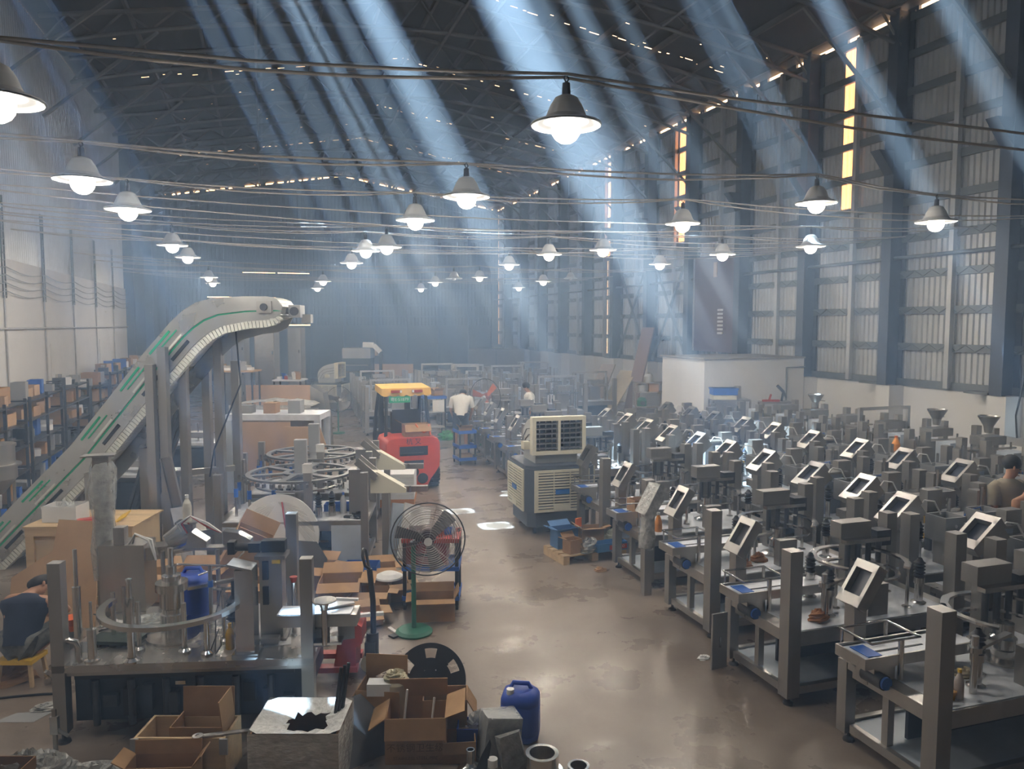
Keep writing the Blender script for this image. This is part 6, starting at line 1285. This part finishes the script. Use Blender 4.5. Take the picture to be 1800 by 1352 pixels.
p = atd(655, 612, 33); ra = thing('robot', 'white jointed robot sticking up beside the far oven', 'robot', (p.x + .35, p.y + .1, 0), CVR); MB().bar((0, 0, 0), (0, 0, 2.2), .12).build('column', NAVY, ra); MB().bar((0, 0, 2.2), (-.3, 0, 2.5), .2, .18).bar((-.3, 0, 2.5), (-.75, 0, 2.52), .2, .22).build('arm', WHITE, ra)
for k, (px, py, zc, w_, lab) in enumerate(((818, 640, 37, 1.3, 'large white portal frame in the far block'), (838, 652, 34, 1.0, 'smaller white portal frame in the far block'))):
    p = atd(px, py, zc); t = thing('portal_frame', lab, 'frame', (p.x, p.y, 0), CVR)
    MB().box(-w_ / 2, w_ / 2, 0, .12, p.z - .14, p.z).build('beam', WHITE, t)
    for x in (-w_ / 2, w_ / 2 - .12): MB().box(x, x + .12, 0, .12, 0, p.z - .14).build('leg', WHITE, t)
p = atd(868, 632, 44); t = thing('far_cabinet', 'broad dark cabinet against the far wall', 'cabinet', (p.x, p.y - .5, 0), CVR); MB().box(-1.6, 1.6, 0, .8, 0, 2.0).build('body', mat('brown grey panel', (.16, .13, .12), .7), t); MB().box(-.02, .02, -.02, 0, .1, 1.9).build('door_gap', NAVY, t)
# bench things near the forklift
p = onz(772, 800, 0); t = thing('work_trolley', 'steel work trolley with blue tray right of the forklift', 'trolley', (p.x + .55, p.y + 3.2, 0), 0)
for x in (-.3, .3):
    for y in (-.25, .25): MB().box(x - .02, x + .02, y - .02, y + .02, 0, 1.2).build('upright', DARKM, t)
for z in (.3, .75): MB().box(-.32, .32, -.27, .27, z, z + .02).build('shelf', GREYB, t)
MB().box(-.34, .34, -.29, .29, 1.18, 1.26).build('tray', BLUEP, t); MB().box(-.1, .25, -.32, -.28, .8, 1.15).build('panel', PAPER, t)
open_carton('carton', 'torn carton on the blue tray right of the forklift', (t.location.x + .1, t.location.y, 1.265), .3, .3, .22, .14, CARD, flaps=(1, 1, 1, 0)); crumple('green_sack', 'printed green and white sack at the trolley foot', (t.location.x + .25, t.location.y - .6, 0), .3, .24, .26, mat('green sack', (.12, .42, .2), .4, 0, .6, 6), 97, 'sack')
# ------------------------------------------------------------------ racks along the left wall
rr = random.Random(21)
kinds = [('carton', 'brown carton', CARD, 'box'), ('blue_bin', 'blue plastic bin', BLUEP, 'bin'), ('grey_bin', 'grey steel bin', GREYB, 'bin'), ('paper_bundle', 'white paper bundle', PAPER, 'bundle'), ('gearbox', 'dark gearbox', DARKM, 'gearbox'), ('black_coil', 'black hose coil', BLACK, 'coil'), ('tan_carton', 'tan carton', CARDL, 'box')]
def item(kind, loc, w_, d_, h_, label, group):
    nm, lb, m_, cat = kind
    if nm == 'gearbox':
        t = thing(nm, label, cat, loc, rr.uniform(-.3, .3), group); MB().box(-w_ / 2, w_ / 2, -d_ / 2, d_ / 2, 0, h_ * .7).build('body', m_, t); MB().cyl((0, 0, h_ * .6), (0, 0, h_), w_ * .25, n=10).build('shaft', STEELB, t)
    elif nm == 'black_coil':
        t = thing(nm, label, cat, loc, 0, group); MB().tube([((w_ / 2 + .01 * (i % 3)) * cos(i * .5), (d_ / 2) * sin(i * .5), .02 + h_ * .5 * i / 40) for i in range(40)], .016, 5).build('hose', m_, t)
    elif nm == 'paper_bundle':
        t = thing(nm, label, cat, loc, rr.uniform(-.3, .3), group); MB().box(-w_ / 2, w_ / 2, -d_ / 2, d_ / 2, 0, h_ * .6).jitter(.012, rr.randint(0, 99)).xf(Matrix.Translation((0, 0, .013))).build('sheets', m_, t)
    else: t = open_carton(nm, label, loc, rr.uniform(-.2, .2), w_, d_, h_, m_, flaps=(0, 0, 0, 0), ang=(60, 0, 80, 0), group=group); t['category'] = cat
    return t
RW = ['nearest', 'second', 'third', 'fourth', 'fifth', 'sixth', 'seventh']; SW = ['bottom', 'lower', 'middle', 'upper', 'top']
XRK = -4.95
for k in range(7):
    y0 = 14.2 + 2.75 * k; L_ = 2.45; D_ = .62; hs = (.15, .62, 1.08, 1.52, 1.9) if k != 3 else (.15, .7, 1.25, 1.7)
    t = thing('storage_rack', RW[k] + ' storage rack along the left wall, counted from the camera', 'rack', (XRK, y0, 0), group='storage racks along the left wall')
    for x in (0, D_):
        for y in (0, L_ / 2, L_): MB().box(x - .025, x + .025, y - .025, y + .025, 0, hs[-1] + .1).build('upright', DARKM, t)
    for z in hs: MB().box(-.02, D_ + .02, -.02, L_ + .02, z, z + .03).build('shelf_board', DARKM, t)
    for si, z in enumerate(hs):
        y = .1; hmax = .36 if si == len(hs) - 1 else hs[si + 1] - z - .07; n_ = 0
        while y < L_ - .25:
            w_ = rr.uniform(.22, .5); kd = rr.choice(kinds + [kinds[0], kinds[4], kinds[2], kinds[6]]); h_ = rr.uniform(.14, hmax); item(kd, (XRK + D_ / 2 + rr.uniform(-.04, .1), y0 + y + w_ / 2, z + .032), rr.uniform(.25, .42), w_ * .85, h_, '%s on the %s shelf of the %s left wall rack, %s along' % (kd[1], SW[si], RW[k], ORD[n_]), 'stored parts on the left racks'); y += w_ + rr.uniform(.02, .2); n_ += 1
# floor stock in front of racks
for k in range(26):
    px = rr.uniform(0, 330); y = rr.uniform(14.5, 27); x = -3.9 + rr.uniform(-.25, .5); kd = rr.choice(kinds)
    item(kd, (x, 14.6 + .52 * k, 0), rr.uniform(.25, .45), rr.uniform(.25, .42), rr.uniform(.2, .6), '%s on the floor before the left wall racks, %s from the camera' % (kd[1], ORD[k]), 'stock on the floor before the left racks')
# steel vat at the left edge
p = atd(6, 812, 12.0); t = thing('steel_vat', 'round steel vat with rim at the left edge', 'vat', (p.x - .12, p.y, 0)); MB().lathe([(.001, .75), (.1, .75), (.3, 1.0), (.3, 1.2), (.36, 1.2), (.36, 1.23), (.28, 1.23), (.28, 1.5), (.3, 1.5), (.3, 1.54), (.001, 1.54)], n=24).build('vat', STEEL, t)
for a in (0, 2, 4): MB().cyl((.25 * cos(a), .25 * sin(a), 0), (.25 * cos(a), .25 * sin(a), 1.0), .025, n=8).build('leg', STEELD, t)
bottle('blue_bottle', 'blue bottle hanging cup below the steel vat', (p.x + .1, p.y - .45, 0), .6, .1, BLUEP, BLUEP)
# machines beneath the conveyor neck and a bundle of profiles
p = onz(230, 985, 0)
for k in range(7):
    a = Vector((p.x + .05 * k - .25, p.y + .3 + .02 * k, 0)); b = a + Vector((.5 + .02 * k, 1.2, 2.0)); tag(MB().bar((0, 0, 0), b - a, .05).build('steel_profile', DARKM, None, a), ORD[k] + ' dark steel profile from the left in the bundle behind the conveyor posts', 'profile', 'leaning steel profiles')
STL = ['steel assembly table under the conveyor incline', 'steel assembly table behind the conveyor posts']
for k, (px, py, zc) in enumerate(((225, 800, 13.0), (335, 760, 16.5))):
    q = atd(px, py, zc); t = thing('assembly_table', STL[k], 'table', (q.x, q.y, 0), CVR)
    MB().box(-.6, .6, 0, .7, .8, .85).build('top', FILM, t)
    for x in (-.58, .52):
        for y in (0, .64): MB().box(x, x + .06, y, y + .06, 0, 1.4 if y == 0 else .8).build('post', STEELD, t)
    MB().box(-.5, .5, .1, .6, .2, .7).build('body', NAVY, t)
    for j in range(4): MB().cyl((-.4 + .22 * j, .3, .85), (-.4 + .22 * j, .3, 1.15 + .05 * j), .02, n=8).build('rod', STEELB, t)
    MB().box(-.3, .3, .2, .5, .95, 1.05).build('block', STEEL, t)
# ------------------------------------------------------------------ people
import bmesh
def skin(name, nodes, edges, m_, parent, root=0, sub=2):
    me = bpy.data.meshes.new(name); bm = bmesh.new(); sk = bm.verts.layers.skin.verify(); vs_ = [bm.verts.new(n[0]) for n in nodes]
    for a, b in edges: bm.edges.new((vs_[a], vs_[b]))
    for v, n in zip(vs_, nodes):
        r = n[1]; v[sk].radius = (r, r) if not isinstance(r, tuple) else r
        v[sk].use_root = False
    vs_[root][sk].use_root = True
    bm.to_mesh(me); bm.free(); me.materials.append(m_)
    o = bpy.data.objects.new(name, me); COL.objects.link(o); o.parent = parent
    s = o.modifiers.new('skin', 'SKIN'); s.use_smooth_shade = True; s.use_x_symmetry = False; u = o.modifiers.new('sub', 'SUBSURF'); u.levels = sub; u.render_levels = sub
    return o
def person(label, loc, rz, J, shirt, pants, sleeves=True, shoes=BLACK, skinm=SKIN, bare=False, long_pants=False):
    """J: joint positions in local metres (x right, y away, z up)"""
    t = thing('person', label, 'person', loc, rz); V = {k: Vector(v) for k, v in J.items()}
    N = []; E = []; idx = {}
    def nd(k, p, r): idx[k] = len(N); N.append((Vector(p), r)); return idx[k]
    def ed(a, b): E.append((idx[a], idx[b]))
    up = (V['neck'] - V['pelvis']).normalized()
    nd('pelvis', V['pelvis'], .13); nd('belly', V['pelvis'].lerp(V['neck'], .35), .125); nd('chest', V['pelvis'].lerp(V['neck'], .72), .14); nd('neckb', V['neck'], .075)
    hd = (V['head'] - V['neck']).normalized(); nd('neck', V['neck'] + hd * .06, .052); nd('jaw', V['head'] - hd * .03 + V['face'] * .02, .072); nd('skull', V['head'] + hd * .06, .085); nd('crown', V['head'] + hd * .12, .05)
    for a, b in (('pelvis', 'belly'), ('belly', 'chest'), ('chest', 'neckb'), ('neckb', 'neck'), ('neck', 'jaw'), ('jaw', 'skull'), ('skull', 'crown')): ed(a, b)
    for s in 'LR':
        nd('sh' + s, V['sh' + s], .06); nd('el' + s, V['el' + s], .042); nd('wr' + s, V['wr' + s], .027); nd('ha' + s, V['ha' + s], .036)
        ed('chest', 'sh' + s); ed('sh' + s, 'el' + s); ed('el' + s, 'wr' + s); ed('wr' + s, 'ha' + s)
        d = (V['ha' + s] - V['wr' + s]).normalized(); sd = d.orthogonal().normalized(); nn = d.cross(sd)
        for f in range(4):
            b_ = V['ha' + s] + d * .05 + sd * (.022 * (f - 1.5)); nd('f%d' % f + s, b_, .010); nd('g%d' % f + s, b_ + d * (.03 + .008 * (f in (1, 2))) + nn * .018, .008); ed('ha' + s, 'f%d' % f + s); ed('f%d' % f + s, 'g%d' % f + s)
        nd('th' + s, V['ha' + s] + sd * .045 + d * .01, .011); nd('tt' + s, V['ha' + s] + sd * .055 + d * .045, .009); ed('ha' + s, 'th' + s); ed('th' + s, 'tt' + s)
        nd('hip' + s, V['hip' + s], .095); nd('kn' + s, V['kn' + s], .06); nd('an' + s, V['an' + s], .042); nd('to' + s, V['to' + s], .036)
        ed('pelvis', 'hip' + s); ed('hip' + s, 'kn' + s); ed('kn' + s, 'an' + s); ed('an' + s, 'to' + s)
    skin('body', N, E, skinm, t)
    # hair cap, ears, eyes, nose
    c = V['head'] + hd * .075; f = V['face'].normalized(); side = hd.cross(f).normalized()
    hb = MB().ball((0, 0, 0), .104, 14, 10, (.95, 1.05, 1.0)); hb.v = [p for p in hb.v]
    Mh = Matrix((side, -f, hd)).transposed().to_4x4(); Mh.translation = c - f * .022 + hd * .022
    hb.xf(Mh).build('hair', HAIR, t)
    fc = MB().ball(V['head'] + hd * .03 + f * .098, .014, 8, 6).build('nose', skinm, t)
    for s in (-1, 1):
        MB().ball(V['head'] + hd * .05 + f * .082 + side * .032 * s, .010, 8, 6).build('eye', BLACK, t); MB().ball(V['head'] + hd * .035 + side * .088 * s, .022, 8, 6, (.5, .8, 1.2)).build('ear', skinm, t)
    MB().ball(V['head'] - hd * .025 + f * .088, .012, 8, 6, (1.6, 1, .5)).build('mouth', mat('lips', (.32, .12, .09), .5), t)
    if not bare:
        ax = (V['shR'] - V['shL']).normalized(); ax = (ax - up * ax.dot(up)).normalized(); fd = up.cross(ax).normalized(); hw = (V['shR'] - V['shL']).length / 2
        sec = [(-.12, .165, .135), (.2, .165, .135), (.55, hw * .95, .14), (.8, hw + .05, .155), (.92, hw + .045, .135), (1.0, hw * .75, .1), (1.07, .07, .072)]; n = 20; L_ = []
        for k_, w_, d_ in sec:
            c_ = V['pelvis'] + (V['neck'] - V['pelvis']) * k_
            L_ += [c_ + ax * (w_ * cos(2 * pi * i / n)) + fd * (d_ * sin(2 * pi * i / n)) for i in range(n)]
        sb_ = MB().add(L_, [(j * n + i, j * n + (i + 1) % n, (j + 1) * n + (i + 1) % n, (j + 1) * n + i) for j in range(len(sec) - 1) for i in range(n)], True)
        for s in 'LR':
            if sleeves: sb_.tube([V['sh' + s].lerp(V['neck'], .25), V['sh' + s], V['sh' + s].lerp(V['el' + s], .4), V['sh' + s].lerp(V['el' + s], .75)], [.085, .09, .08, .075], 12)
        sb_.build('shirt', shirt, t)
    N3 = [(V['pelvis'] + up * .06, .15)]; E3 = []
    for s in 'LR':
        k = len(N3); N3.append((V['hip' + s], .115)); N3.append((V['hip' + s].lerp(V['kn' + s], .5), .1)); N3.append((V['kn' + s], .088 if not long_pants else .078)); E3 += [(0, k), (k, k + 1), (k + 1, k + 2)]
        if long_pants: N3.append((V['kn' + s].lerp(V['an' + s], .5), .07)); N3.append((V['an' + s], .062)); E3 += [(k + 2, k + 3), (k + 3, k + 4)]
    skin('trousers', N3, E3, pants, t)
    for s in 'LR':
        d = (V['to' + s] - V['an' + s]); MB().ball((V['an' + s] + V['to' + s]) / 2 - Vector((0, 0, .02)), .07, 10, 6, (.75, 1.7, .75)).build('shoe', shoes, t)
    return t
NAVYC = mat('navy vest cloth', (.02, .028, .055), .9, 0, .15, 6, bump=.15); WHC = mat('white shirt cloth', (.66, .65, .62), .9, 0, .06, 6, bump=.15); DKC = mat('dark shorts cloth', (.025, .03, .045), .9, 0, .15, 6); KHK = mat('grey camouflage cloth', (.14, .14, .13), .9, 0, .4, 14)
# seated man, back to the camera, head bowed
p = onz(36, 1205, 0)
J = dict(pelvis=(0, 0, .40), neck=(-.02, .17, .77), head=(.0, .27, .81), face=(.6, .7, -.45), shL=(-.19, .13, .74), elL=(-.25, .25, .58), wrL=(-.02, .42, .50), haL=(.06, .46, .49), shR=(.2, .14, .74), elR=(.29, .28, .60), wrR=(.14, .47, .52), haR=(.08, .5, .5),
         hipL=(-.1, .03, .38), knL=(-.2, .42, .46), anL=(-.18, .42, .1), toL=(-.19, .56, .05), hipR=(.1, .03, .38), knR=(.22, .42, .46), anR=(.2, .44, .1), toR=(.22, .58, .05))
person('man in a navy sleeveless top sitting with bowed head at the left', (p.x, p.y + .08, 0), CVR, J, NAVYC, KHK, sleeves=False, long_pants=True)
st = thing('stool', 'low stool with yellow top under the seated man', 'stool', (p.x, p.y + .08, 0), CVR); MB().box(-.17, .17, -.13, .13, .22, .26).build('seat', YELLOW, st)
for x in (-.14, .14):
    for y in (-.1, .1): MB().bar((x, y, .22), (x * 1.15, y * 1.15, 0), .03).build('leg', WOOD, st)
q = onz(105, 1195, 0)
for k in range(6):
    r = random.Random(k); tag(MB().bar((0, 0, .02), (r.uniform(-.12, .12), r.uniform(-.12, .12), .08 + .02 * k), .03).bc((0, 0, .03), (.05, .05, .06), k).build('metal_fitting', STEELB, None, (q.x + r.uniform(-.1, .12), q.y + r.uniform(-.08, .1), 0)), 'shiny metal fitting in the heap beside the seated man', 'fitting', 'metal fittings beside the seated man')
q = onz(25, 1195, 0); crumple('brown_paper', 'crumpled brown paper on the floor beside the stool', (q.x - .1, q.y, 0), .3, .2, .16, CARDD, 55, 'paper')
# bending man in white shirt and dark shorts, seen from behind
J = dict(pelvis=(0, 0, .88), neck=(.02, .24, 1.33), head=(.03, .36, 1.36), face=(0, .5, -.8), shL=(-.2, .2, 1.26), elL=(-.27, .26, .98), wrL=(-.22, .4, .78), haL=(-.2, .45, .72), shR=(.22, .2, 1.26), elR=(.28, .26, .98), wrR=(.22, .4, .78), haR=(.2, .45, .72),
         hipL=(-.1, .02, .84), knL=(-.13, -.02, .46), anL=(-.13, -.02, .1), toL=(-.14, .12, .05), hipR=(.1, .02, .84), knR=(.13, -.02, .46), anR=(.13, -.02, .1), toR=(.14, .12, .05))
person('man in white shirt and dark shorts bending down by the far aisle machines', (5.04, 20.1, 0), CVR, J, WHC, DKC).scale = (1.08, 1.08, 1.08)
# walking man in profile facing left
J = dict(pelvis=(0, 0, .92), neck=(-.03, 0, 1.42), head=(-.09, 0, 1.54), face=(-1, 0, -.35), shL=(0, -.17, 1.36), elL=(.05, -.2, 1.08), wrL=(-.02, -.19, .86), haL=(-.05, -.18, .78), shR=(0, .17, 1.36), elR=(.05, .2, 1.08), wrR=(-.05, .2, .86), haR=(-.08, .2, .78),
         hipL=(0, -.1, .88), knL=(-.12, -.1, .48), anL=(-.08, -.1, .1), toL=(-.22, -.1, .05), hipR=(0, .1, .88), knR=(.05, .1, .48), anR=(.2, .1, .14), toR=(.08, .1, .07))
person('man in a pale shirt walking in profile among the far machines', (7.12, 20.35, 0), CVR, J, WHC, DKC).scale = (1.03, 1.03, 1.03)
# two men at the right edge
J = dict(pelvis=(0, 0, .90), neck=(0, .03, 1.38), head=(.04, .04, 1.5), face=(.8, -.3, -.3), shL=(-.17, 0, 1.30), elL=(-.2, -.05, 1.02), wrL=(0, -.2, .98), haL=(.08, -.22, .98), shR=(.17, .05, 1.30), elR=(.2, .05, 1.02), wrR=(.15, -.2, .95), haR=(.14, -.27, .95),
         hipL=(-.1, 0, .86), knL=(-.1, 0, .47), anL=(-.1, .02, .1), toL=(-.1, -.12, .05), hipR=(.1, 0, .86), knR=(.1, 0, .47), anR=(.1, .02, .1), toR=(.1, -.12, .05))
p = Vector((8.93, 7.18, 0)); person('dark haired man looking right at the right edge, half hidden by machines', (p.x, p.y, 0), CVR, J, mat('olive shirt', (.3, .26, .19), .9), DKC).scale = (1.03, 1.03, 1.03)
J2 = dict(J); J2['face'] = (.4, .9, -.2); p = Vector((8.58, 6.62, 0))
person('bare-backed man cut off by the right edge', (p.x, p.y, 0), CVR, J2, WHC, DKC, bare=True, skinm=mat('tanned skin', (.40, .19, .095), .55, 0, .1, 5))
